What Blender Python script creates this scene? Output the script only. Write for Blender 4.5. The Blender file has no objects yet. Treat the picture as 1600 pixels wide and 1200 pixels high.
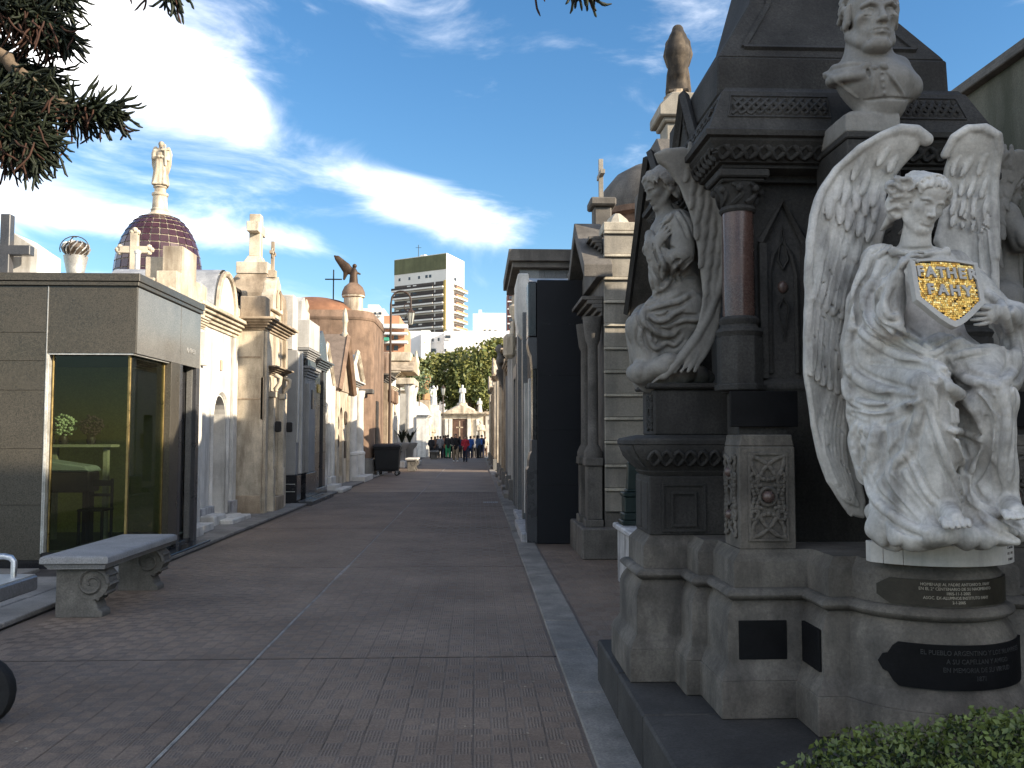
import bpy, bmesh, math, random
import numpy as np
from mathutils import Vector, Matrix, Euler
random.seed(7); np.random.seed(7)
S = bpy.context.scene
COL = S.collection
R = math.radians
# ------------------------------------------------------------------ camera
CAM = Vector((0.0, 0.0, 1.65)); PITCH = R(3.4); YAW = R(2.28); F = 1383.0
cd = bpy.data.cameras.new('camera'); cam = bpy.data.objects.new('camera', cd); COL.objects.link(cam)
cam.location = CAM; cam.rotation_euler = (R(90)+PITCH, 0, -YAW)
cd.sensor_width = 36; cd.lens = 36*F/1600; cd.clip_start = .05; cd.clip_end = 2000
S.camera = cam
# ------------------------------------------------------------------ daylight
SUN_EL = R(23); SUN_DIR = Vector((.895*math.cos(SUN_EL), -.445*math.cos(SUN_EL), math.sin(SUN_EL))).normalized()
SUN_AZ = math.atan2(SUN_DIR.x, SUN_DIR.y)          # clockwise from +Y
sl = bpy.data.lights.new('sun', 'SUN'); sl.energy = 5.0; sl.angle = R(.55); sl.color = (1.0, .87, .68)
so = bpy.data.objects.new('sun', sl); COL.objects.link(so)
so.rotation_euler = SUN_DIR.to_track_quat('Z', 'Y').to_euler(); so.location = (30, -15, 30)
W = bpy.data.worlds.new('World'); S.world = W; W.use_nodes = True
S.view_settings.view_transform = 'Standard'; S.view_settings.look = 'None'
S.view_settings.exposure = 1.0; S.view_settings.gamma = 1.0; S.view_settings.use_curve_mapping = False
_B = Matrix.Rotation(-YAW, 3, 'Z') @ Matrix.Rotation(R(90)+PITCH, 3, 'X')
def ray(px, py):                                     # direction of a photograph pixel, scaled to unit Y
    d = _B @ Vector(((px-800)/F, (600-py)/F, -1.0)); return d/d.y
def at(px, py, Y):                                   # the point seen there, Y metres down the street
    return CAM + ray(px, py)*Y
def gp(px, py, z=0.0):                               # the point seen there on the level z
    d = ray(px, py); return CAM + d*((z-CAM.z)/d.z)
def world_nodes():
    nt = W.node_tree; nt.nodes.clear(); N = nt.nodes.new; L = nt.links.new
    out = N('ShaderNodeOutputWorld'); bg = N('ShaderNodeBackground'); L(bg.outputs[0], out.inputs[0])
    sky = N('ShaderNodeTexSky'); sky.sky_type = 'NISHITA'; sky.sun_disc = False
    sky.sun_elevation = SUN_EL; sky.sun_rotation = SUN_AZ; sky.altitude = 0; sky.air_density = 1.15; sky.dust_density = .25; sky.ozone_density = 3.5
    hs = N('ShaderNodeHueSaturation'); hs.inputs['Saturation'].default_value = 1.2; hs.inputs['Value'].default_value = 1.0; L(sky.outputs[0], hs.inputs['Color'])
    tc = N('ShaderNodeTexCoord'); sp = N('ShaderNodeSeparateXYZ'); L(tc.outputs['Generated'], sp.inputs[0])
    def M(op, a, b=None, c=None):
        n = N('ShaderNodeMath'); n.operation = op
        for i, v in enumerate((a, b, c)):
            if v is None: continue
            if isinstance(v, (int, float)): n.inputs[i].default_value = v
            else: L(v, n.inputs[i])
        return n.outputs[0]
    az = M('ARCTAN2', sp.outputs[0], sp.outputs[1]); el = M('ARCSINE', sp.outputs[2])
    cv = N('ShaderNodeCombineXYZ'); L(az, cv.inputs[0]); L(M('MULTIPLY', el, 2.2), cv.inputs[1]); cv.inputs[2].default_value = 3.3
    mp = N('ShaderNodeMapping'); mp.inputs['Rotation'].default_value = (0, 0, R(16)); mp.inputs['Scale'].default_value = (1.0, 1.35, 1.0); L(cv.outputs[0], mp.inputs[0])
    n1 = N('ShaderNodeTexNoise'); n1.inputs['Scale'].default_value = 5.2; n1.inputs['Detail'].default_value = 9; n1.inputs['Roughness'].default_value = .58; n1.inputs['Distortion'].default_value = .55
    L(mp.outputs[0], n1.inputs['Vector'])
    n2 = N('ShaderNodeTexNoise'); n2.inputs['Scale'].default_value = 1.7; n2.inputs['Detail'].default_value = 3; L(mp.outputs[0], n2.inputs['Vector'])
    dens = M('ADD', M('MULTIPLY', n1.outputs[0], .75), M('MULTIPLY', n2.outputs[0], .18))
    # the larger cloud banks, by azimuth and elevation, their edges broken by the noise; unseen ones enlarged for fill light
    banks = [(-24, 22.6, 8.0, 4.4, 10, .52), (-15.5, 19.8, 4.6, 2.3, 16, .30), (-9, 29.0, 10, 2.0, 14, .2), (-34, 12.6, 10, 2.6, -3, .46), (-4.5, 15.2, 5.0, 1.6, 14, .34), (-2, 13.4, 5, 1.2, 4, .2), (-18, 12.4, 8, 1.0, 2, .30),
             (-15, 8.4, 12, 1.5, 0, .22), (12, 27, 6, 3, 40, .12), (75, 25, 24, 10, 10, .42), (125, 32, 28, 12, 0, .42), (165, 22, 26, 11, 10, .46), (-155, 34, 28, 12, 10, .42), (-80, 26, 24, 10, 10, .42), (-120, 24, 26, 11, 0, .42), (160, 62, 60, 14, 0, .36)]
    acc = None
    for a, e, wa, we, rot, w in banks:
        da = M('SUBTRACT', az, R(a) if a <= 180 else R(a-360)); de = M('SUBTRACT', el, R(e))
        c, s = math.cos(R(rot)), math.sin(R(rot))
        u = M('MULTIPLY', M('ADD', M('MULTIPLY', da, c), M('MULTIPLY', de, -s)), 1/R(wa))
        v = M('MULTIPLY', M('ADD', M('MULTIPLY', da, s), M('MULTIPLY', de, c)), 1/R(we))
        g = M('EXPONENT', M('MULTIPLY', M('ADD', M('MULTIPLY', u, u), M('MULTIPLY', v, v)), -1.0))
        g = M('MULTIPLY', g, w); acc = g if acc is None else M('ADD', acc, g)
    dens = M('ADD', dens, acc)
    mr = N('ShaderNodeMapRange'); mr.interpolation_type = 'SMOOTHSTEP'; mr.inputs['From Min'].default_value = .51; mr.inputs['From Max'].default_value = .96; L(dens, mr.inputs['Value'])
    up = N('ShaderNodeMapRange'); up.inputs['From Min'].default_value = -.02; up.inputs['From Max'].default_value = .05; L(el, up.inputs['Value'])
    fac = M('MULTIPLY', mr.outputs[0], up.outputs[0])
    sc = N('ShaderNodeMix'); sc.data_type = 'RGBA'; sc.blend_type = 'MULTIPLY'; sc.inputs[0].default_value = 1; L(hs.outputs[0], sc.inputs[6]); sc.inputs[7].default_value = (SKY_GAIN[0], SKY_GAIN[1], SKY_GAIN[2], 1)
    mx = N('ShaderNodeMix'); mx.data_type = 'RGBA'; L(fac, mx.inputs[0]); L(sc.outputs[2], mx.inputs[6]); mx.inputs[7].default_value = CLOUD
    L(mx.outputs[2], bg.inputs[0]); bg.inputs[1].default_value = SKY_STR
SKY_STR = .1; SKY_GAIN = (1, 1, 1); CLOUD = (13.5, 13.3, 13.1, 1)
world_nodes()
# ------------------------------------------------------------------ naming helpers
def tag(o, label=None, cat=None, group=None, kind=None):
    if label: o['label'] = label
    if cat: o['category'] = cat
    if group: o['group'] = group
    if kind: o['kind'] = kind
    return o
def thing(name, label, cat, loc=(0, 0, 0), group=None, rz=0):
    o = bpy.data.objects.new(name, None); COL.objects.link(o); o.location = loc; o.rotation_euler.z = rz; o.empty_display_size = .2
    return tag(o, label, cat, group)
def wmat(o):
    m = Matrix.LocRotScale(o.location, o.rotation_euler, o.scale)
    return (wmat(o.parent) @ m) if o.parent else m
def link(name, me, parent=None, loc=(0, 0, 0), rot=(0, 0, 0)):
    o = bpy.data.objects.new(name, me); COL.objects.link(o); o.location = loc; o.rotation_euler = rot
    if parent: o.parent = parent
    return o
def copy_tree(o, parent=None):
    c = o.copy(); COL.objects.link(c)
    if parent: c.parent = parent
    for ch in [k for k in o.children]: copy_tree(ch, c)
    return c
def mesh_np(name, v, f4, mat=None, smooth=True):
    me = bpy.data.meshes.new(name); v = np.asarray(v, np.float32); f4 = np.asarray(f4, np.int32)
    k = f4.shape[1]
    me.vertices.add(len(v)); me.vertices.foreach_set('co', v.ravel())
    me.loops.add(f4.size); me.loops.foreach_set('vertex_index', f4.ravel())
    me.polygons.add(len(f4)); me.polygons.foreach_set('loop_start', np.arange(0, f4.size, k, dtype=np.int32))
    me.polygons.foreach_set('use_smooth', np.full(len(f4), smooth, bool))
    me.update(calc_edges=True); me.validate()
    if mat: me.materials.append(mat)
    return me
# ------------------------------------------------------------------ mesh builder (world coordinates in, object-local out)
class MB:
    def __init__(s, T=None): s.v = []; s.f = []; s.T = T; s.m = []; s.mi = 0
    def add(s, vs, fs):
        n = len(s.v)
        s.v += [tuple(s.T(*p)) for p in vs] if s.T else [tuple(p) for p in vs]
        s.f += [tuple(i+n for i in f) for f in fs]; s.m += [s.mi]*len(fs)
        return s
    def box(s, x0, x1, y0, y1, z0, z1):
        return s.add([(x, y, z) for z in (z0, z1) for y in (y0, y1) for x in (x0, x1)],
                     [(0, 2, 3, 1), (4, 5, 7, 6), (0, 1, 5, 4), (2, 6, 7, 3), (0, 4, 6, 2), (1, 3, 7, 5)])
    def rbox(s, c, hx, hy, hz, M3):                     # rotated box
        vs = [Vector(c)+M3 @ Vector((x*hx, y*hy, z*hz)) for z in (-1, 1) for y in (-1, 1) for x in (-1, 1)]
        return s.add(vs, [(0, 2, 3, 1), (4, 5, 7, 6), (0, 1, 5, 4), (2, 6, 7, 3), (0, 4, 6, 2), (1, 3, 7, 5)])
    def prism(s, poly, a0, a1, ax='y'):                 # poly in the other two axes, extruded along ax
        def P(p, a): return {'x': (a, p[0], p[1]), 'y': (p[0], a, p[1]), 'z': (p[0], p[1], a)}[ax]
        n = len(poly); vs = [P(p, a0) for p in poly]+[P(p, a1) for p in poly]
        return s.add(vs, [tuple(range(n))[::-1], tuple(range(n, 2*n))]+[(i, (i+1) % n, n+(i+1) % n, n+i) for i in range(n)])
    def rings(s, rings, closed=True, caps=True):        # loft between equal-length rings
        n = len(rings[0]); vs = [p for r in rings for p in r]; fs = []
        for k in range(len(rings)-1):
            for i in range(n if closed else n-1):
                j = (i+1) % n; fs.append((k*n+i, k*n+j, (k+1)*n+j, (k+1)*n+i))
        if caps: fs += [tuple(range(n))[::-1], tuple(range((len(rings)-1)*n, len(rings)*n))]
        return s.add(vs, fs)
    def lathe(s, c, prof, n=16, a0=0., a1=2*math.pi, squash=(1, 1)):     # prof: (r, z) from bottom to top
        full = abs(a1-a0-2*math.pi) < 1e-6; m = n if full else n+1
        rg = [[(c[0]+max(r, 1e-4)*squash[0]*math.cos(a0+(a1-a0)*i/n), c[1]+max(r, 1e-4)*squash[1]*math.sin(a0+(a1-a0)*i/n), c[2]+z) for i in range(m)] for r, z in prof]
        return s.rings(rg, closed=full, caps=full)
    def tube(s, pts, r, n=8, caps=True):
        pts = [Vector(p) for p in pts]; rs = r if isinstance(r, (list, tuple)) else [r]*len(pts); rg = []
        up = Vector((0, 0, 1)); prev = None
        for i, p in enumerate(pts):
            t = (pts[min(i+1, len(pts)-1)]-pts[max(i-1, 0)]).normalized()
            if prev is None: a = t.cross(up if abs(t.z) < .9 else Vector((1, 0, 0))).normalized()
            else: a = (prev-t*prev.dot(t)).normalized()
            prev = a; b = t.cross(a)
            rg.append([p+(a*math.cos(2*math.pi*k/n)+b*math.sin(2*math.pi*k/n))*rs[i] for k in range(n)])
        return s.rings(rg, True, caps)
    def ball(s, c, r, n=10, sq=(1, 1, 1)):
        m = max(4, n//2)
        prof = [(math.sin(math.pi*i/m), -math.cos(math.pi*i/m)) for i in range(m+1)]
        rg = [[(c[0]+r*sq[0]*max(a, 1e-3)*math.cos(2*math.pi*k/n), c[1]+r*sq[1]*max(a, 1e-3)*math.sin(2*math.pi*k/n), c[2]+r*sq[2]*z) for k in range(n)] for a, z in prof]
        return s.rings(rg)
    def build(s, name, mats, parent=None, smooth=None, bevel=0, label=None):
        me = bpy.data.meshes.new(name)
        vs = s.v
        loc = Vector((0, 0, 0))
        if parent is not None:
            inv = wmat(parent).inverted(); vs = [inv @ Vector(p) for p in vs]
        else:
            a = np.array(vs); loc = Vector(((a[:, 0].min()+a[:, 0].max())/2, (a[:, 1].min()+a[:, 1].max())/2, a[:, 2].min())); vs = [Vector(p)-loc for p in vs]
        me.from_pydata(vs, [], s.f)
        mats = mats if isinstance(mats, (list, tuple)) else [mats]
        for m in mats: me.materials.append(m)
        if len(mats) > 1: me.polygons.foreach_set('material_index', s.m)
        bm = bmesh.new(); bm.from_mesh(me)
        bmesh.ops.remove_doubles(bm, verts=bm.verts, dist=1e-5)
        bmesh.ops.recalc_face_normals(bm, faces=bm.faces)
        if bevel:
            ed = [e for e in bm.edges if len(e.link_faces) == 2 and e.calc_face_angle(0) > .6]
            bmesh.ops.bevel(bm, geom=ed, offset=bevel, segments=1, profile=.5, affect='EDGES', clamp_overlap=True)
        bm.to_mesh(me); bm.free()
        if smooth:
            me.polygons.foreach_set('use_smooth', [True]*len(me.polygons)); me.set_sharp_from_angle(angle=R(smooth))
        o = bpy.data.objects.new(name, me); COL.objects.link(o); o.location = loc
        if parent is not None: o.parent = parent
        if label: o['label'] = label
        return o
def text_obj(name, body, size, mat, M4, parent=None, depth=.003, align='CENTER', bend=None, spacing=1.0, sx=1.0, bold=0):
    cu = bpy.data.curves.new(name, 'FONT'); cu.body = body; cu.size = size; cu.extrude = depth; cu.align_x = align; cu.align_y = 'CENTER'; cu.resolution_u = 2; cu.space_character = spacing; cu.offset = bold
    tmp = bpy.data.objects.new('t', cu); me = bpy.data.meshes.new_from_object(tmp)
    bpy.data.objects.remove(tmp); bpy.data.curves.remove(cu)
    n = len(me.vertices); co = np.empty(n*3, np.float32); me.vertices.foreach_get('co', co); co = co.reshape(-1, 3); co[:, 0] *= sx
    if bend is not None: co = np.array([bend(*p) for p in co], np.float32)
    else: co = np.array([M4 @ Vector(p) for p in co], np.float32)
    if parent is not None:
        inv = wmat(parent).inverted(); co = np.array([inv @ Vector(p) for p in co], np.float32)
    me.vertices.foreach_set('co', co.ravel()); me.update(); me.name = name
    me.materials.clear(); me.materials.append(mat)
    o = bpy.data.objects.new(name, me); COL.objects.link(o)
    if parent is not None: o.parent = parent
    return o
# ------------------------------------------------------------------ materials
MATS = {}
def mat(name, col, rough=.75, var=.25, scale=2.5, bump=.25, bscale=45, streak=0, scol=None, metallic=0, spec=.35, fine=.25, vor=None, tint=None, coat=0, sscale=(5, 5, .45), srange=(.48, .68)):
    m = bpy.data.materials.new(name); m.use_nodes = True; nt = m.node_tree; N = nt.nodes.new; L = nt.links.new
    b = nt.nodes['Principled BSDF']; b.inputs['Roughness'].default_value = rough; b.inputs['Metallic'].default_value = metallic; b.inputs['Specular IOR Level'].default_value = spec
    if coat: b.inputs['Coat Weight'].default_value = coat; b.inputs['Coat Roughness'].default_value = .05
    g = N('ShaderNodeNewGeometry')
    def noise(sc, det, rg=.6, vec=None):
        n = N('ShaderNodeTexNoise'); n.inputs['Scale'].default_value = sc; n.inputs['Detail'].default_value = det; n.inputs['Roughness'].default_value = rg
        L(vec or g.outputs['Position'], n.inputs['Vector']); return n.outputs[0]
    def mrange(v, a, b_, c, d):
        n = N('ShaderNodeMapRange'); n.inputs[1].default_value = a; n.inputs[2].default_value = b_; n.inputs[3].default_value = c; n.inputs[4].default_value = d; L(v, n.inputs[0]); return n.outputs[0]
    def mix(f, a, c, mode='MIX'):
        n = N('ShaderNodeMix'); n.data_type = 'RGBA'; n.blend_type = mode
        for s_, v in ((n.inputs[0], f), (n.inputs[6], a), (n.inputs[7], c)):
            if isinstance(v, (int, float)): s_.default_value = v
            elif isinstance(v, tuple): s_.default_value = v if len(v) == 4 else v+(1,)
            else: L(v, s_)
        return n.outputs[2]
    c = tuple(col)
    big = noise(scale, 5, .62); sm = noise(bscale, 6, .7)
    tcol = tuple(tint) if tint else tuple(min(1, x*(1+var)) for x in c)
    cc = mix(mrange(big, .32, .68, 0, 1), tuple(x*(1-var) for x in c), tcol)
    cc = mix(1.0, cc, mix(mrange(sm, .3, .7, 0, 1), (1-fine,)*3, (1+fine,)*3), 'MULTIPLY')
    if vor:                                             # speckled stone
        sc, cd_, amt = vor
        w = N('ShaderNodeTexVoronoi'); w.inputs['Scale'].default_value = sc; L(g.outputs['Position'], w.inputs['Vector'])
        sp = N('ShaderNodeSeparateColor'); L(w.outputs['Color'], sp.inputs[0])
        cc = mix(mrange(sp.outputs[0], .45, .95, 0, amt), cc, tuple(cd_)); cc = mix(mrange(sp.outputs[1], .7, 1., 0, amt*.8), cc, tuple(min(1, x*1.9) for x in c))
    if streak:
        mp = N('ShaderNodeMapping'); mp.inputs['Scale'].default_value = sscale; L(g.outputs['Position'], mp.inputs[0])
        st = noise(1.0, 6, .65, mp.outputs[0])
        cc = mix(mrange(st, srange[0], srange[1], 0, streak), cc, tuple(scol or (x*.3 for x in c)))
    L(cc, b.inputs['Base Color'])
    if bump:
        bp = N('ShaderNodeBump'); bp.inputs['Strength'].default_value = bump; bp.inputs['Distance'].default_value = .01; L(sm, bp.inputs['Height']); L(bp.outputs[0], b.inputs['Normal'])
    if rough < .6: L(mrange(big, .3, .7, rough*.7, min(1, rough*1.4)), b.inputs['Roughness'])
    MATS[name] = m
    return m
# ------------------------------------------------------------------ sculpting: distance fields on a grid, skinned with surface nets
class Vol:
    def __init__(s, lo, hi, h):
        s.lo = np.array(lo, np.float32); s.h = float(h); n = np.ceil((np.array(hi)-np.array(lo))/h).astype(int)+1
        s.n = n; s.d = np.full(n, .5, np.float32)
        s.ax = [s.lo[i]+np.arange(n[i], dtype=np.float32)*h for i in range(3)]
    def reg(s, lo, hi):
        a = np.maximum(0, np.floor((np.array(lo)-s.lo)/s.h).astype(int)); b = np.minimum(s.n, np.ceil((np.array(hi)-s.lo)/s.h).astype(int)+1)
        if np.any(b-a < 1): return None
        sl = tuple(slice(a[i], b[i]) for i in range(3))
        return sl, s.ax[0][sl[0]][:, None, None], s.ax[1][sl[1]][None, :, None], s.ax[2][sl[2]][None, None, :]
    def put(s, sl, e, k, op):
        a = s.d[sl]
        if op == 'sub': e = -e; a = a; 
        if k <= 0:
            s.d[sl] = np.minimum(a, e) if op == 'add' else np.maximum(a, e); return
        h = np.maximum(k-np.abs(a-e), 0)/k; q = h*h*(k*.25)
        s.d[sl] = (np.minimum(a, e)-q) if op == 'add' else (np.maximum(a, e)+q)
    def ell(s, c, r, M=None, k=.01, op='add'):
        c = np.array(c, np.float32); r = np.array([r]*3 if np.isscalar(r) else r, np.float32); m = float(r.max())+k+3*s.h
        g = s.reg(c-m, c+m)
        if g is None: return
        sl, x, y, z = g; x = x-c[0]; y = y-c[1]; z = z-c[2]
        if M is not None:
            M = np.array(M, np.float32); x, y, z = (M[0, i]*x+M[1, i]*y+M[2, i]*z for i in range(3))
        k0 = np.sqrt((x/r[0])**2+(y/r[1])**2+(z/r[2])**2); k1 = np.sqrt((x/r[0]**2)**2+(y/r[1]**2)**2+(z/r[2]**2)**2)
        s.put(sl, k0*(k0-1)/(k1+1e-6), k, op)
    def chain(s, pts, rad, k=.01, op='add', flat=None):   # flat = (unit normal, factor): squashed along the normal
        P = np.array([tuple(p) for p in pts], np.float32); rad = [rad]*len(P) if np.isscalar(rad) else list(rad)
        m = max(rad)+k+3*s.h; g = s.reg(P.min(0)-m, P.max(0)+m)
        if g is None: return
        sl, x, y, z = g; best = None
        for i in range(len(P)-1):
            a, b = P[i], P[i+1]; ba = b-a; L2 = float(ba@ba)+1e-9
            px, py, pz = x-a[0], y-a[1], z-a[2]
            t = np.clip((px*ba[0]+py*ba[1]+pz*ba[2])/L2, 0, 1)
            qx, qy, qz = px-t*ba[0], py-t*ba[1], pz-t*ba[2]
            D2 = qx*qx+qy*qy+qz*qz
            if flat is not None:
                n, fa = flat; w = qx*n[0]+qy*n[1]+qz*n[2]; D2 = D2+w*w*(fa*fa-1)
            e = np.sqrt(D2)-(rad[i]+(rad[i+1]-rad[i])*t)
            if flat is not None: e = e/flat[1]**.5
            best = e if best is None else np.minimum(best, e)
        s.put(sl, best, k, op)
    def box(s, c, hf, M=None, rd=.005, k=.005, op='add'):
        c = np.array(c, np.float32); hf = np.array(hf, np.float32); m = float(np.linalg.norm(hf))+k+3*s.h
        g = s.reg(c-m, c+m)
        if g is None: return
        sl, x, y, z = g; x = x-c[0]; y = y-c[1]; z = z-c[2]
        if M is not None:
            M = np.array(M, np.float32); x, y, z = (M[0, i]*x+M[1, i]*y+M[2, i]*z for i in range(3))
        ax_, ay, az = np.abs(x)-hf[0]+rd, np.abs(y)-hf[1]+rd, np.abs(z)-hf[2]+rd
        e = np.sqrt(np.maximum(ax_, 0)**2+np.maximum(ay, 0)**2+np.maximum(az, 0)**2)+np.minimum(np.maximum(np.maximum(ax_, ay), az), 0)-rd
        s.put(sl, e, k, op)
    def slab(s, poly, axes, yfun, th, k=.006, op='add'):   # 2-D outline in (axes) thickened about the sheet yfun
        P = np.array(poly, np.float32); i0, i1 = axes; i2 = 3-i0-i1
        u = s.ax[i0][:, None]; v = s.ax[i1][None, :]; n = len(P); D = np.full((u.shape[0], v.shape[1]), 1e9, np.float32); sg = np.ones_like(D)
        for i in range(n):
            a, b = P[i], P[i-1]; e = b-a; wu, wv = u-a[0], v-a[1]
            t = np.clip((wu*e[0]+wv*e[1])/(e@e+1e-9), 0, 1); D = np.minimum(D, (wu-e[0]*t)**2+(wv-e[1]*t)**2)
            c1 = v >= a[1]; c2 = v < b[1]; c3 = e[0]*wv > e[1]*wu
            fl = (c1 & c2 & c3) | (~c1 & ~c2 & ~c3); sg = np.where(fl, -sg, sg)
        D = np.sqrt(D)*sg; Y0 = yfun(u, v)
        sh = [1, 1, 1]; sh[i0] = D.shape[0]; sh[i1] = D.shape[1]
        D3 = (D if i0 < i1 else D.T).reshape(sh); Y3 = (Y0 if i0 < i1 else Y0.T).reshape(sh)
        w = s.ax[i2]; sw = [1, 1, 1]; sw[i2] = len(w); w = w.reshape(sw)
        thk = th
        a = np.minimum(D3+thk, .06); b = np.abs(w-Y3)
        e = np.sqrt(np.maximum(a, 0)**2+b**2)-thk+np.minimum(np.maximum(a, b-thk), 0)*0
        s.put((slice(None),)*3, e.astype(np.float32), k, op)
    def hit(s, px, py, t0=.5, t1=40):
        d = ray(px, py); o = CAM; ys = np.arange(max(t0, float(s.lo[1])), min(t1, float(s.ax[1][-1])), s.h*.5)
        P = np.array(o)[None]+np.array(d)[None]*ys[:, None]
        I = np.round((P-s.lo)/s.h).astype(int); ok = np.all((I >= 0) & (I < s.n), 1)
        v = np.full(len(ys), 1.0); J = I[ok]; v[ok] = s.d[J[:, 0], J[:, 1], J[:, 2]]
        w = np.nonzero(v < 0)[0]
        if len(w) == 0: return None
        return P[w[0]]
    def fold(s, pl, r, k=None, op='add', lift=.0, n=None, taper=True, side=True):   # drapery ridge or groove drawn on the surface seen from the street
        pl = catmull(pl, n or 4*len(pl)); pts = [s.hit(*p) for p in pl]; pts = [p for p in pts if p is not None]
        if len(pts) < 3: return
        P = np.array(pts)
        for _ in range(2):
            Q = P.copy(); Q[1:-1] = (P[:-2]+2*P[1:-1]+P[2:])/4; P = Q
        d = P-np.array(CAM); d /= np.linalg.norm(d, axis=1)[:, None]
        n_ = len(P)
        if op == 'add' and side:
            q = np.array([s_ for s_ in pl]); t_ = np.gradient(q, axis=0); t_ /= np.linalg.norm(t_, axis=1)[:, None]+1e-9; off = r*F/float(P[:, 1].mean())*1.35
            for sg in (-1, 1): s.fold([(a[0]-sg*b[1]*off, a[1]+sg*b[0]*off) for a, b in zip(q[::2], t_[::2])], r*.62, k=r*.55, op='sub')
            pts = [s.hit(*p) for p in pl]; pts = [p for p in pts if p is not None]
            if len(pts) < 3: return
            P = np.array(pts); d = P-np.array(CAM); d /= np.linalg.norm(d, axis=1)[:, None]; n_ = len(P)
        rr = [r*(.25+.75*math.sin(math.pi*min(1, max(0, (i+.3)/(n_-.4))))**.6) if taper else r for i in range(n_)]
        P = P+d*(np.array(rr)[:, None]*(lift if op == 'add' else -lift))
        s.chain(P, rr, r*.5 if k is None else k, op)
    def blur(s, it=1):
        for _ in range(it):
            for a in range(3):
                d = s.d; q = d.copy(); sl = [slice(None)]*3; lo = list(sl); hi = list(sl); mi = list(sl); lo[a] = slice(0, -2); hi[a] = slice(2, None); mi[a] = slice(1, -1)
                q[tuple(mi)] = d[tuple(mi)]*.5+(d[tuple(lo)]+d[tuple(hi)])*.25; s.d = q
    def noise(s, amp, cell, seed=0, zmax=None, ridge=False):
        rs = np.random.RandomState(seed); cell = [cell]*3 if np.isscalar(cell) else cell; n = np.maximum(2, np.ceil(s.n*s.h/np.array(cell)).astype(int)+2); G = rs.rand(*n).astype(np.float32)-.5
        def up(A, ax):
            t = np.arange(s.n[ax])*s.h/cell[ax]; i = t.astype(int); f = (t-i).astype(np.float32); f = f*f*(3-2*f); sh = [1]*3; sh[ax] = -1; f = f.reshape(sh)
            return np.take(A, i, ax)*(1-f)+np.take(A, i+1, ax)*f
        for a in range(3): G = up(G, a)
        if ridge: G = .25-np.abs(G)*1.6
        if zmax is not None: G = G*np.clip((zmax-s.ax[2])/.12, 0, 1)[None, None, :]
        s.d += G*(2*amp)
    def mesh(s):
        d = s.d.copy()
        for a in range(3):
            i = [slice(None)]*3; i[a] = 0; d[tuple(i)] = .5; i[a] = -1; d[tuple(i)] = .5
        ins = d < 0; c = np.zeros(np.array(d.shape)-1, np.int8)
        for i in (0, 1):
            for j in (0, 1):
                for k in (0, 1): c += ins[i:i+c.shape[0], j:j+c.shape[1], k:k+c.shape[2]]
        act = np.argwhere((c > 0) & (c < 8)); idx = np.full(c.shape, -1, np.int32); idx[tuple(act.T)] = np.arange(len(act))
        acc = np.zeros((len(act), 3), np.float32); cnt = np.zeros(len(act), np.float32)
        cor = [(i, j, k) for i in (0, 1) for j in (0, 1) for k in (0, 1)]
        vals = {q: d[act[:, 0]+q[0], act[:, 1]+q[1], act[:, 2]+q[2]] for q in cor}
        for q in cor:
            for a in range(3):
                if q[a] == 0:
                    q2 = tuple(1 if b == a else q[b] for b in range(3)); v0, v1 = vals[q], vals[q2]; m = (v0 < 0) != (v1 < 0)
                    t = np.where(m, v0/np.where(m, v0-v1, 1), 0)
                    p = np.zeros((len(act), 3), np.float32); p[:] = q; p[:, a] += t; acc += p*m[:, None]; cnt += m
        V = s.lo+(act+acc/cnt[:, None])*s.h
        fs = []
        for a in range(3):
            b, e = (a+1) % 3, (a+2) % 3
            s0 = [slice(None)]*3; s1 = [slice(None)]*3; s0[a] = slice(0, -1); s1[a] = slice(1, None)
            x = ins[tuple(s0)] != ins[tuple(s1)]; I = np.argwhere(x); I = I[(I[:, b] > 0) & (I[:, e] > 0) & (I[:, b] < d.shape[b]-1) & (I[:, e] < d.shape[e]-1)]
            def cell(db, de):
                J = I.copy(); J[:, b] -= db; J[:, e] -= de; return idx[J[:, 0], J[:, 1], J[:, 2]]
            q = np.stack([cell(1, 1), cell(0, 1), cell(0, 0), cell(1, 0)], 1); fl = ~ins[tuple(I.T)]
            q[fl] = q[fl][:, ::-1]; fs.append(q)
        return V, np.concatenate(fs)
    def obj(s, name, m, parent=None, relax=0):
        V, Q = s.mesh()
        if parent is not None:
            inv = np.array(wmat(parent).inverted()); V = V@inv[:3, :3].T+inv[:3, 3]
        return link(name, mesh_np(name, V, Q, m), parent)
def catmull(P, n):
    P = np.array([tuple(p) for p in P], float)
    if len(P) < 3: return [P[0]+(P[-1]-P[0])*t for t in np.linspace(0, 1, n)]
    Q = np.vstack([2*P[0]-P[1], P, 2*P[-1]-P[-2]]); out = []
    for t in np.linspace(0, len(P)-1-1e-6, n):
        i = int(t); f = t-i; a, b, c, d = Q[i:i+4]
        out.append(.5*((2*b)+(-a+c)*f+(2*a-5*b+4*c-d)*f*f+(-a+3*b-3*c+d)*f**3))
    return out
def frame(f, u):                                       # columns: lateral (figure's left), forward, up
    f = Vector(f).normalized(); u = Vector(u); u = (u-f*u.dot(f)).normalized(); l = f.cross(u)
    return np.array([[l[i], f[i], u[i]] for i in range(3)])
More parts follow.
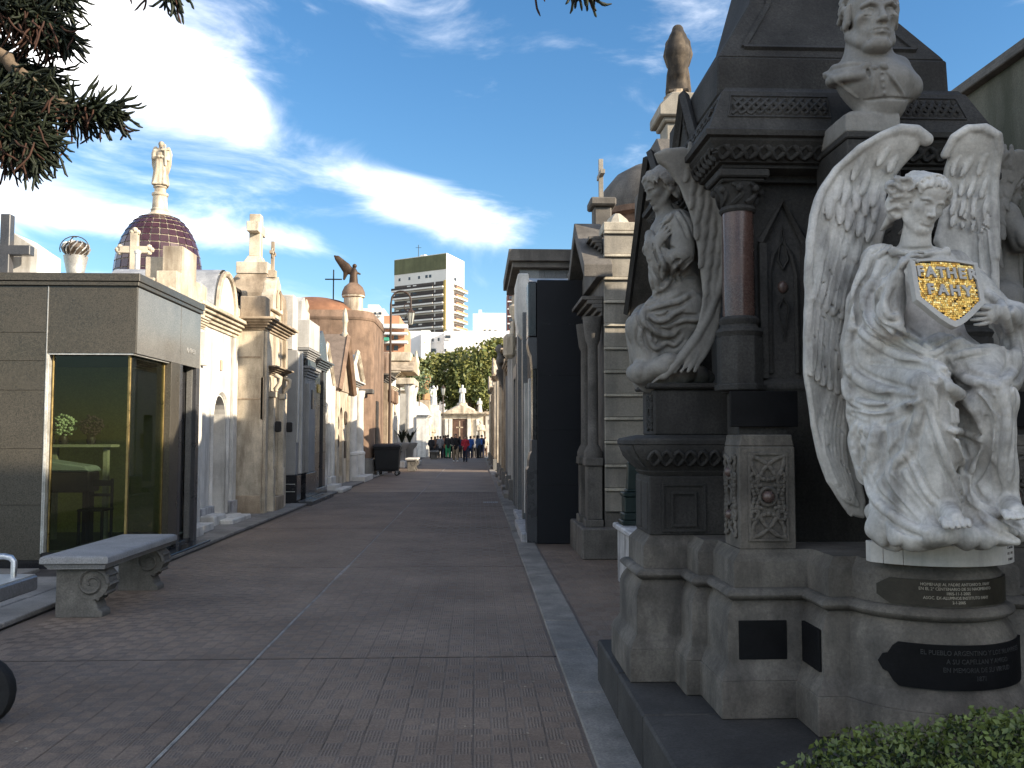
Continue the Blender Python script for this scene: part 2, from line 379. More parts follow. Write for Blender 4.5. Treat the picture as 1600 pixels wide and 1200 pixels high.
def head(V, c, M, sc, old=False, k=.6):                # sc: metres per centimetre of a life-size head
    c = np.array(c); Lp = lambda *p: c+M@(np.array(p, float)*sc)
    E = lambda p, r, k=k, op='add', M2=M: V.ell(Lp(*p), np.array(r)*sc, M2, k*sc, op)
    C = lambda ps, r, k=k, op='add': V.chain([Lp(*p) for p in ps], [x*sc for x in r] if not np.isscalar(r) else r*sc, k*sc, op)
    E((0, -1, 3), (7.3, 9.2, 8.2)); E((0, 3.4, -3.2), (5.9, 6.1, 7.6), 1.5); E((0, 4.2, 4), (6.2, 4.9, 5.2), 1.5)
    for q in (-1, 1):
        C([(q*5.8, -.5, -4.8), (q*4.6, 3.6, -8.2), (q*1.4, 6.6, -10.3)], [1.9, 1.8, 1.9], 1.6)
        E((q*4.1, 5.7, -2.2), (2.3, 2.3, 1.9), 1.6)
    E((0, 7.3, -9.9), (2.3, 1.9, 1.8), 1.4); E((0, 7.2, -6.6), (3.0, 1.9, 2.4), 1.4)
    for q in (-1, 1): E((q*3.1, 10.0 if not old else 9.6, -.5), (2.0, 1.8, 1.2 if not old else 1.35), 1.0, 'sub')
    for q in (-1, 1):
        C([(q*.9, 8.8, 1.0), (q*3.0, 8.9, 1.7), (q*5.3, 7.0, 1.1)], [.6, .75, .55] if old else [.35, .45, .35], .9)
        E((q*3.0, 6.9, -.6), (1.5, 1.35, 1.3), .25)
        C([(q*1.5, 7.7, -.7), (q*2.3, 8.25, .02), (q*3.4, 8.25, .08), (q*4.5, 7.2, -.5)], .33, .18)
        C([(q*1.6, 7.7, -.9), (q*2.6, 8.05, -1.35), (q*3.6, 7.95, -1.35), (q*4.4, 7.2, -.8)], .3, .25)
        E((q*7.2, -.8, -1), (.9, 2.0, 3.0), .5)
        E((q*7.9, -.3, -.9), (.5, 1.1, 1.9), .3, 'sub')
    C([(0, 8.3, 1.0), (0, 9.6, -1.4), (0, 10.7, -3.6)], [.75, .8, .95] if old else [.6, .62, .8], .7)
    E((0, 10.6, -3.9), (1.05, 1.05, .95), .5)
    for q in (-1, 1):
        E((q*1.25, 9.5, -4.15), (.8, 1.0, .75), .4); E((q*.62, 10.1, -4.85), (.35, .5, .35), .2, 'sub')
    C([(0, 9.1, -5.9), (0, 9.35, -5.2)], .12, .3, 'sub')
    C([(-2.6, 7.9, -6.75), (-1, 9.1, -6.25), (0, 9.25, -6.4), (1, 9.1, -6.25), (2.6, 7.9, -6.75)], [.3, .55, .5, .55, .3], .35)
    C([(-2.1, 8.2, -7.3), (0, 9.1, -7.5), (2.1, 8.2, -7.3)], [.35, .68, .35], .4)
    C([(-2.9, 8.0, -6.85), (-1.2, 9.5, -6.8), (0, 9.75, -6.85), (1.2, 9.5, -6.8), (2.9, 8.0, -6.85)], [.16, .22, .22, .22, .16], .15, 'sub')
    C([(-1.5, 8.9, -8.6), (0, 9.3, -8.7), (1.5, 8.9, -8.6)], .45, .7, 'sub')
    if old:
        for q in (-1, 1):
            C([(q*1.9, 9.6, -4.0), (q*3.0, 8.7, -5.6), (q*3.3, 8.0, -7.4)], [.25, .4, .22], .5, 'sub')
            E((q*4.6, 7.9, -4.2), (1.2, 1.5, 1.8), 1.6, 'sub')
            C([(q*1.6, 8.3, -1.9), (q*2.9, 8.4, -2.5), (q*4.4, 7.4, -1.9)], .2, .3, 'sub')
            C([(q*3.2, 7.7, -8.0), (q*3.0, 7.2, -9.6)], .3, .5, 'sub')
            C([(q*.8, 9.3, 1.5), (q*.7, 9.2, 2.6)], .18, .3, 'sub')
        E((0, 5.5, -11), (4.2, 3.0, 1.5), 1.2)
    return Lp, C, E
def hand(V, wrist, palm_dir, palm_n, sc, curl, side=1, spread=.16, curls=None, thumb=(.75, .35)):
    # palm_dir: wrist to knuckles; palm_n: the way the palm faces; curl: bend per joint in radians
    f = Vector(palm_dir).normalized(); n = Vector(palm_n); n = (n-f*n.dot(f)).normalized(); l = f.cross(n)*side
    w = Vector(wrist); S_ = sc
    V.chain([w, w+f*4*S_, w+f*8.0*S_], [2.5*S_, 3.0*S_, 2.9*S_], .6*S_, flat=(tuple(n), 1.75))
    V.chain([w+l*2.6*S_+f*8*S_, w-l*2.8*S_+f*7.6*S_], 1.0*S_, .8*S_)
    Ls = [(3.9, 2.6, 2.0), (4.4, 2.9, 2.1), (4.1, 2.7, 2.1), (3.2, 2.1, 1.8)]
    for i in range(4):
        o = 2.7-i*1.8; p = w+f*(8.3-abs(o-.6)*.25)*S_+l*o*S_; d = (f+l*(o*.045+spread*(1-i*.66)*.35)).normalized(); a = 0; pts = [p-f*1.0*S_, p]
        cu = curls[i] if curls else curl
        for j in range(3):
            a += cu*(.75 if j == 0 else 1.0); q = (d*math.cos(a)+n*math.sin(a)); p = p+q*Ls[i][j]*S_; pts.append(p)
        V.chain(pts, [1.0*S_, 1.02*S_, .92*S_, .84*S_, .62*S_], .22*S_)
    p = w+f*2.2*S_+l*2.4*S_; d = (f*thumb[0]+l*(1-thumb[0])*1.6+n*thumb[1]).normalized(); p2 = p+d*3.6*S_; d2 = (f*(thumb[0]+.35)+l*.1+n*(thumb[1]+.1)).normalized(); p3 = p2+d2*3.0*S_; p4 = p3+(d2+n*.2).normalized()*2.4*S_
    V.chain([p, p2, p3, p4], [1.5*S_, 1.2*S_, 1.05*S_, .7*S_], .5*S_)
def fringe(C, n=13, r=.85, seed=0):                      # locks swept back from the hairline over the crown
    rs = random.Random(seed)
    for i in range(n):
        a = -1.42+2.84*i/(n-1); x0 = 6.25*math.sin(a); z0 = 7.3-1.9*a*a+rs.uniform(-.25, .25); q = 1-(x0/6.6)**2-((z0-4)/5.6)**2; y0 = 4.2+5.0*math.sqrt(max(0, q))+.25; w = rs.uniform(0, 6)
        P = catmull([(x0, y0, z0), (x0*1.12, y0*.80, z0+1.75), (x0*1.24, y0*.42, z0+2.9-.25*a*a), (x0*1.36, -1.5, z0+3.3-.3*a*a), (x0*1.40, -5, z0+2.6)], 11)
        C([(p[0]+.42*math.sin(j*1.15+w), p[1], p[2]+.28*math.cos(j*1.15+w)) for j, p in enumerate(P)], [r*.75, r*1.1, r*1.1, r, r, r, r, r, r, r*.9, r*.6], .1)
# ------------------------------------------------------------------ materials used
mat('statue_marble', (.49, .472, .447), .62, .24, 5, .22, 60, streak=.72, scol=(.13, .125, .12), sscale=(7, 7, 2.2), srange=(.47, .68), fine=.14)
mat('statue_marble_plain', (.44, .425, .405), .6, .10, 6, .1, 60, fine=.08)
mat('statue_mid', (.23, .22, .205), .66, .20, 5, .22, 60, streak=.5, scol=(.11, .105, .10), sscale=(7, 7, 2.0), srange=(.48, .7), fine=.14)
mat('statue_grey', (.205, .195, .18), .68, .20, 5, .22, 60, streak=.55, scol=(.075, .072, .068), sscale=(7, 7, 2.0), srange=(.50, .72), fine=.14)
mat('plinth_marble', (.46, .44, .415), .6, .12, 7, .1, 50, streak=.4, scol=(.2, .19, .18), sscale=(9, 9, 1.0), fine=.08)
mat('monument_stone', (.034, .032, .031), .86, .28, 2.2, .42, 70, streak=.55, scol=(.014, .0135, .013), fine=.42, sscale=(4, 4, .8), srange=(.46, .66), tint=(.056, .053, .05))
mat('base_stone', (.098, .088, .077), .88, .28, 3.0, .5, 70, streak=.7, scol=(.036, .033, .031), fine=.26, sscale=(4, 4, 1.2), srange=(.46, .66), tint=(.175, .158, .138))
mat('column_granite', (.075, .042, .034), .22, .2, 5, .04, 90, vor=(170, (.13, .09, .08), .5), spec=.5, fine=.35)
mat('boss_granite', (.075, .048, .042), .3, .2, 9, .05, 90, vor=(260, (.12, .09, .08), .5), spec=.5)
mat('black_bronze', (.006, .006, .007), .6, .3, 6, .2, 60, spec=.12)
mat('brown_bronze', (.026, .022, .016), .5, .35, 5, .15, 60, spec=.35)
mat('bronze_letter', (.34, .31, .26), .5, .2, 5, .1, 60)
mat('black_letter', (.032, .032, .034), .5, .2, 5, .1, 60)
mat('dark_ink', (.03, .02, .02), .7, .1, 5, 0)
mat('mortar', (.035, .026, .015), .9, .2, 30, .2, 90)
for n_, c_, r_ in (('gold_a', (.95, .60, .16), .3), ('gold_b', (.85, .48, .10), .34), ('gold_c', (.55, .30, .07), .4), ('gold_d', (1.0, .74, .32), .26)):
    mat(n_, c_, r_, .12, 30, .12, 200, metallic=.82, spec=.6, fine=.15)
mat('step_stone', (.036, .034, .033), .8, .3, 2.2, .3, 60, streak=.4, scol=(.022, .022, .023), tint=(.062, .059, .056), fine=.35)
mat('paving', (.165, .124, .096), .66, .24, .9, .35, 80, tint=(.205, .158, .124), fine=.42, streak=.22, scol=(.078, .062, .052), sscale=(1.1, .6, 1))
mat('grout', (.055, .048, .045), .9, .3, 3, .2, 50)
mat('kerb_concrete', (.215, .20, .18), .85, .35, 2.0, .35, 60, streak=.5, scol=(.09, .088, .085), sscale=(3, 1.2, 1), fine=.35)
mat('cut_joint', (.035, .03, .027), .9, .3, 6, .2, 60)
mat('joint_cement', (.30, .28, .26), .85, .3, 9, .3, 60)
mat('pavement_slab', (.21, .195, .18), .82, .3, 1.6, .3, 60, streak=.35, scol=(.09, .085, .08), sscale=(1.5, 1.5, 1), fine=.3)
mat('plaza', (.20, .175, .15), .85, .2, .6, .2, 40)
mat('white_marble', (.60, .58, .545), .6, .18, 3, .15, 50, streak=.55, scol=(.25, .23, .2), sscale=(4, 4, .5), fine=.12)
mat('white_stucco', (.60, .58, .545), .85, .2, 1.6, .25, 40, streak=.7, scol=(.20, .175, .145), sscale=(3.2, 3.2, .4), srange=(.50, .70), fine=.1)
mat('stained_marble', (.42, .415, .42), .7, .3, 3, .25, 50, streak=.8, scol=(.07, .07, .075), sscale=(6, 6, .7), fine=.25)
mat('cream_stone', (.55, .475, .37), .86, .3, 2.0, .35, 40, streak=.75, scol=(.135, .098, .066), sscale=(2.6, 2.6, .5), srange=(.46, .66), fine=.18)
mat('tan_stone', (.37, .295, .215), .86, .3, 2.2, .35, 45, streak=.7, scol=(.105, .075, .05), sscale=(2.5, 2.5, .4), fine=.2)
mat('grey_render', (.27, .265, .26), .86, .15, 1.4, .25, 50, streak=.35, scol=(.14, .135, .13), sscale=(2.2, 2.2, .25), fine=.15)
mat('pale_render', (.47, .455, .43), .86, .2, 1.4, .25, 50, streak=.5, scol=(.20, .18, .155), sscale=(2.2, 2.2, .25), fine=.14)
mat('brown_stone', (.20, .132, .092), .86, .35, 1.6, .35, 40, streak=.75, scol=(.085, .055, .04), sscale=(1.6, 1.6, .2), srange=(.46, .68), fine=.22)
mat('dark_bronze', (.06, .036, .022), .6, .4, 3, .2, 40, metallic=.3)
mat('rust_copper', (.21, .10, .055), .75, .3, 1.4, .2, 40, streak=.4, scol=(.14, .06, .035), fine=.2)
mat('slate_roof', (.17, .13, .105), .85, .3, 3, .3, 40)
mat('black_granite', (.014, .014, .017), .22, .3, 3, .03, 90, vor=(220, (.04, .04, .045), .5), spec=.5)
mat('dark_slab', (.0125, .013, .016), .55, .2, 1.0, .08, 50, spec=.25, fine=.15)
mat('dark_granite', (.045, .045, .05), .3, .2, 3, .04, 90, vor=(200, (.09, .09, .095), .55), spec=.5)
mat('speckled_granite', (.066, .058, .046), .3, .14, 1.2, .04, 90, vor=(105, (.018, .017, .015), .72), fine=.2, spec=.5)
mat('grey_granite', (.17, .165, .155), .14, .16, 1.5, .03, 90, vor=(120, (.08, .08, .085), .5), fine=.18, spec=.5)
mat('granite_panel', (.15, .155, .16), .4, .2, 1.2, .06, 90, vor=(90, (.07, .075, .085), .5), fine=.2)
mat('banded_stone', (.285, .26, .222), .85, .25, 1.8, .3, 50, streak=.65, scol=(.115, .11, .105), sscale=(2.5, 2.5, .3), fine=.2)
mat('band_fillet', (.43, .39, .32), .85, .3, 3, .35, 60, streak=.6, scol=(.14, .13, .12), sscale=(3, 3, 1), fine=.25)
mat('sooty_stone', (.115, .105, .095), .88, .35, 2.2, .35, 50, streak=.5, scol=(.045, .042, .04), fine=.3)
mat('brick_drum', (.19, .12, .085), .88, .35, 3, .4, 30, streak=.4, scol=(.08, .055, .045))
mat('mossy_wall', (.115, .11, .085), .9, .35, 1.0, .35, 50, streak=.7, scol=(.040, .043, .026), sscale=(1.6, 1.6, .3), srange=(.42, .62), fine=.3)
mat('brass', (.30, .22, .09), .34, .2, 8, .05, 60, metallic=.8, spec=.5)
mat('steel', (.55, .56, .58), .3, .1, 5, .03, 60, metallic=.9)
mat('dull_steel', (.25, .25, .26), .45, .2, 5, .1, 60, metallic=.6)
mat('zinc', (.55, .54, .52), .42, .2, 5, .06, 60, metallic=.55)
mat('old_metal', (.09, .07, .055), .5, .4, 8, .2, 60, metallic=.5)
mat('rubber', (.012, .012, .013), .8, .2, 9, .2, 60)
mat('bin_plastic', (.012, .013, .015), .5, .25, 3, .08, 60, spec=.4)
mat('iron_green', (.012, .022, .020), .45, .3, 8, .15, 60, spec=.4)
mat('iron_black', (.016, .015, .015), .5, .3, 8, .15, 60)
mat('bench_granite', (.26, .255, .255), .75, .16, 4, .22, 90, vor=(160, (.12, .12, .125), .45), fine=.2)
mat('bench_stone', (.135, .125, .112), .88, .3, 5, .4, 60, streak=.5, scol=(.06, .056, .05), fine=.3)
mat('yellow_wall', (.50, .52, .20), .85, .1, 1.5, .1, 40)
mat('shelf_green', (.36, .37, .28), .6, .1, 2, .05, 40)
mat('teal_cloth', (.24, .29, .28), .85, .1, 6, .15, 70)
mat('dark_wood', (.03, .024, .02), .5, .3, 4, .1, 60)
mat('floor_dark', (.08, .10, .08), .6, .2, 2, .05, 40)
mat('dried_flower', (.05, .03, .035), .9, .4, 20, .2, 60)
mat('white_flower', (.45, .55, .38), .8, .2, 20, .2, 60)
mat('dome_glass', (.045, .015, .020), .22, .5, 1.0, .03, 40, spec=.6, tint=(.075, .033, .042))
mat('dome_bar', (.42, .36, .28), .8, .3, 5, .2, 50)
mat('door_dark', (.035, .03, .026), .5, .3, 4, .15, 60)
mat('door_brown', (.09, .05, .035), .6, .3, 4, .15, 60)
mat('room_dark', (.03, .03, .03), .9, .2, 3, 0)  # one even near-black tone, for the room ceiling
mat('plaque_gold', (.50, .36, .10), .4, .2, 9, .05, 60, metallic=.7)
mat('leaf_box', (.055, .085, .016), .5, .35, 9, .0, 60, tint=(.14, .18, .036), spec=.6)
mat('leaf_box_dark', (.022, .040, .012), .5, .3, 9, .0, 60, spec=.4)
mat('twig', (.035, .026, .018), .9, .3, 9, .2, 60)
mat('araucaria', (.0085, .012, .006), .6, .35, 5, .15, 60, tint=(.018, .025, .010))
mat('araucaria_dead', (.045, .019, .011), .8, .35, 6, .15, 60)
mat('bark', (.13, .095, .065), .9, .35, 4, .5, 30)
mat('tree_leaf', (.15, .165, .04), .6, .3, .35, 0, 60, tint=(.22, .21, .06))
mat('tree_leaf_dark', (.075, .095, .026), .6, .35, .35, 0, 60)
mat('tower_white', (.72, .69, .64), .8, .1, .1, .05, 40, fine=.06)
mat('tower_yellow', (.55, .40, .12), .8, .1, .3, .05, 40)
mat('tower_green', (.13, .135, .07), .8, .2, .25, .05, 40, streak=.3, sscale=(.4, .4, .03))
mat('tower_dark', (.075, .058, .05), .6, .3, .5, .05, 40)
mat('tower_rail', (.035, .028, .026), .6, .3, .5, .05, 40)
mat('block_white', (.70, .69, .68), .85, .08, .12, .05, 40, fine=.05)
mat('block_orange', (.50, .25, .15), .85, .15, .3, .05, 40)
mat('awning_green', (.05, .28, .19), .8, .1, 1, 0, 40)
mat('window_glass', (.045, .05, .06), .15, .3, .4, 0, 40, spec=.6)
mat('lamp_glass', (.35, .36, .33), .2, .1, 9, 0, 40, spec=.6)
mat('skin', (.42, .25, .18), .6, .1, 9, 0)
mat('hair_dark', (.018, .013, .010), .6, .2, 9, 0)
mat('hair_brown', (.10, .05, .025), .6, .2, 9, 0)
for n_, c_ in (('cloth_black', (.016, .016, .018)), ('cloth_grey', (.17, .17, .18)), ('cloth_red', (.42, .03, .05)), ('cloth_blue', (.03, .09, .30)), ('cloth_navy', (.022, .03, .06)), ('cloth_khaki', (.28, .22, .15)), ('cloth_green', (.03, .24, .10)), ('cloth_cream', (.42, .37, .29)), ('cloth_brown', (.09, .05, .035)), ('cloth_jean', (.05, .085, .16)), ('shoe_white', (.6, .6, .6)), ('cloth_orange', (.30, .11, .06))):
    mat(n_, c_, .85, .2, 9, .1, 60)
mat('terracotta', (.34, .155, .085), .85, .25, 3, .2, 40, streak=.4, scol=(.13, .06, .04))
mat('paper', (.65, .65, .63), .8, .05, 5, 0)
def glass(name, tint, rough=.02, refl=.6):
    m = bpy.data.materials.new(name); m.use_nodes = True; nt = m.node_tree; N = nt.nodes.new; L = nt.links.new; nt.nodes.clear()
    o = N('ShaderNodeOutputMaterial'); t = N('ShaderNodeBsdfTransparent'); t.inputs[0].default_value = tint+(1,); g = N('ShaderNodeBsdfGlossy'); g.inputs['Roughness'].default_value = rough
    f = N('ShaderNodeFresnel'); f.inputs[0].default_value = 1.52; mx = N('ShaderNodeMixShader'); mu = N('ShaderNodeMath'); mu.operation = 'MULTIPLY'; mu.inputs[1].default_value = refl
    L(f.outputs[0], mu.inputs[0]); L(mu.outputs[0], mx.inputs[0]); L(t.outputs[0], mx.inputs[1]); L(g.outputs[0], mx.inputs[2]); L(mx.outputs[0], o.inputs[0]); MATS[name] = m
glass('pane_glass', (.66, .70, .62), refl=.6)
# ------------------------------------------------------------------ ground, street, pavements
def poly_sheet(name, pts, z, m, kind='structure'):
    b = MB(); b.add([(x, y, z) for x, y in pts], [tuple(range(len(pts)))]); o = b.build(name, m); return tag(o, kind=kind)
XL, XR = -4.05, .63
poly_sheet('ground', [(-700, -400), (700, -400), (700, 900), (-700, 900)], -.03, MATS['plaza'])
street = poly_sheet('street', [(XL, -8), (XR, -8), (XR, 82), (XL, 82)], -.004, MATS['paving'])
# ribbed paving tiles: the nearest ones singly, the rest of the near street joined, beyond that the material alone
TS = .2
def tile_mesh(o, b, x, y, flip, rs):
    g = .0013; z = .003+rs.uniform(-.0003, .0003); s = TS
    b.box(x+g, x+s-g, y+g, y+s-g, -.003, z)
    n = 5; h = s/2
    for (cx, cy, fl) in ((0, 0, flip), (h, 0, not flip), (0, h, not flip), (h, h, flip)):
        for i in range(n):
            w = (h-.008)/n; a = .005+i*w
            if fl: b.add([(x+cx+a+.002, y+cy+.006, z), (x+cx+a+w-.002, y+cy+.006, z), (x+cx+a+w-.002, y+cy+h-.006, z), (x+cx+a+.002, y+cy+h-.006, z), (x+cx+a+w/2, y+cy+.008, z+.0028), (x+cx+a+w/2, y+cy+h-.008, z+.0028)], [(0, 1, 4), (1, 2, 5, 4), (2, 3, 5), (3, 0, 4, 5)])
            else: b.add([(x+cx+.006, y+cy+a+.002, z), (x+cx+h-.006, y+cy+a+.002, z), (x+cx+h-.006, y+cy+a+w-.002, z), (x+cx+.006, y+cy+a+w-.002, z), (x+cx+.008, y+cy+a+w/2, z+.0028), (x+cx+h-.008, y+cy+a+w/2, z+.0028)], [(0, 1, 5, 4), (1, 2, 5), (2, 3, 4, 5), (3, 0, 4)])
rs = random.Random(2)
JX = -1.63
cols_ = [XR-.045-TS*(i+1) for i in range(11)] + [JX-.02-TS*(i+1) for i in range(12)]
cols_ = [x for x in cols_ if (x > JX+.01 or x+TS < JX) and x > XL]
proto = []
for v in range(6):
    b = MB(); tile_mesh(None, b, 0, 0, v % 2 == 0, rs); me = bpy.data.meshes.new('paving_tile'); me.from_pydata(b.v, [], b.f); me.materials.append(MATS['paving']); proto.append(me)
spots = []
ny = int((26-3.0)/TS)
for j in range(ny):
    for i, x in enumerate(cols_): spots.append((3.4+j*TS, x, (i+j)))
spots.sort(key=lambda q: q[0])
cnt = 0; far_v = []; far_f = []; nv = 0
pv = [(np.array([v.co for v in me.vertices]), [tuple(p.vertices) for p in me.polygons]) for me in proto]
far = MB()
for y, x, k in spots:
    d = ray(800, 600)
    px = 745+x*F/y
    if px < -60: continue
    if cnt < 295:
        o = link('paving_tile', proto[rs.randrange(6)], street, (x+rs.uniform(-.0015, .0015)-street.location.x, y-street.location.y, .0-street.location.z), (rs.uniform(-.002, .002), rs.uniform(-.002, .002), rs.uniform(-.003, .003))); cnt += 1
    else:
        v, f = pv[rs.randrange(6)]; far.add([(p[0]+x, p[1]+y, p[2]+rs.uniform(0, .0006)) for p in v], f)
tag(far.build('paving_tiles', MATS['paving'], street), kind='stuff')
b = MB(); y = 3.0
pts = [(JX+random.uniform(-.004, .004), 3+i*.5) for i in range(90)]
for i in range(len(pts)-1):
    (x0, y0), (x1, y1) = pts[i], pts[i+1]; w = .012 if rs.random() > .1 else .02
    b.add([(x0-w, y0, .004), (x0+w, y0, .004), (x1+w, y1, .004), (x1-w, y1, .004), (x0, y0, .010), (x1, y1, .010)], [(0, 4, 5, 3), (4, 1, 2, 5)])
b.build('cement_joint', MATS['joint_cement'], street)
for yj in (6.73, 11.35, 16.1, 21.0, 26.4):
    b = MB(); b.box(XL+.02, XR-.03, yj-.004, yj+.004, .001, .0072); b.build('expansion_joint', MATS['cut_joint'], street)
# kerb band on the right: concrete lengths
b0 = None
kerb = thing('kerb_strip', None, None, (XR+.14, 3.2, 0)); kerb['kind'] = 'structure'
y = 3.2; 
while y < 15.2:
    L_ = rs.uniform(1.0, 1.35); b = MB(); x0 = XR-.02+rs.uniform(-.004, .004); b.box(x0, x0+.29, y, y+L_-.008, -.03, .016+rs.uniform(-.003, .003)); b.build('kerb_stone', MATS['kerb_concrete'], kerb, bevel=.006); y += L_
while y < 80:
    L_ = rs.uniform(1.0, 1.8); b = MB(); b.box(XR-.02, XR+.27, y, y+L_-.01, -.03, .03+rs.uniform(-.004, .006)); b.build('kerb_stone', MATS['kerb_concrete'] if rs.random() < .6 else MATS['pavement_slab'], kerb, bevel=.008); y += L_
side = poly_sheet('side_paving', [(XR+.26, -8), (9, -8), (9, 30), (XR+.26, 30)], .0, MATS['paving'])
b = MB(); 
for j in range(34):
    for i in range(14):
        x, y = XR+.30+i*TS, 6.1+j*TS
        if x < 3: v, f = pv[(i+j) % 6]; b.add([(p[0]+x, p[1]+y, p[2]+.001) for p in v], f)
tag(b.build('paving_tiles', MATS['paving'], side), kind='stuff')
# left pavement: slabs with a shallow kerb
pav = poly_sheet('pavement', [(-9, -4), (XL+.002, -4), (XL+.002, 82), (-9, 82)], .012, MATS['grout'])
y = 3.0
while y < 60:
    L_ = rs.uniform(.9, 1.5)
    for x0, x1 in ((-4.46, -4.06), (-5.3, -4.466)):
        if y+L_ > 11.0 and y < 14.0 and x0 < -4.47: continue
        b = MB(); z = .05+rs.uniform(-.006, .008); 
        b.box(x0+.003, x1-.003, y+.003, y+L_-.003, 0, z); b.build('paving_slab', MATS['pavement_slab'] if rs.random() < .7 else MATS['kerb_concrete'], pav, bevel=.008)
    if y < 11:
        b = MB(); b.box(-7.2, -5.306, y+.003, min(y+L_, 11.1)-.003, 0, .052); b.build('paving_slab', MATS['pavement_slab'], pav, bevel=.008)
    y += L_
# drain
dr = thing('drain_grate', 'small square iron drain grating beside the right kerb', 'drain', (.35, 22.3, 0))
b = MB(); b.box(.17, .53, 22.15, 22.2, .004, .014); b.box(.17, .53, 22.4, 22.45, .004, .014); b.box(.17, .2, 22.2, 22.4, .004, .014); b.box(.5, .53, 22.2, 22.4, .004, .014); b.build('frame', MATS['dull_steel'], dr)
for i in range(6):
    b = MB(); b.box(.215+i*.05, .24+i*.05, 22.2, 22.4, .004, .012); b.build('bar', MATS['dull_steel'], dr)
# small litter on the paving
pb = MB()
for i in range(70):
    x, y = rs.uniform(-3.2, .5), 4.6+10*rs.random()**1.5; r = rs.uniform(.006, .014); a = rs.uniform(0, 6)
    pb.add([(x+r*math.cos(a+k*2.1), y+r*math.sin(a+k*2.1), .0095+rs.uniform(0, .003)) for k in range(3)], [(0, 1, 2)])
tag(pb.build('leaf_litter', MATS['cloth_cream']), kind='stuff')
# terrain rise under the far city
b = MB(); b.box(-90, 90, 118, 320, -.02, 1.0); tag(b.build('terrain', MATS['pavement_slab']), kind='structure')
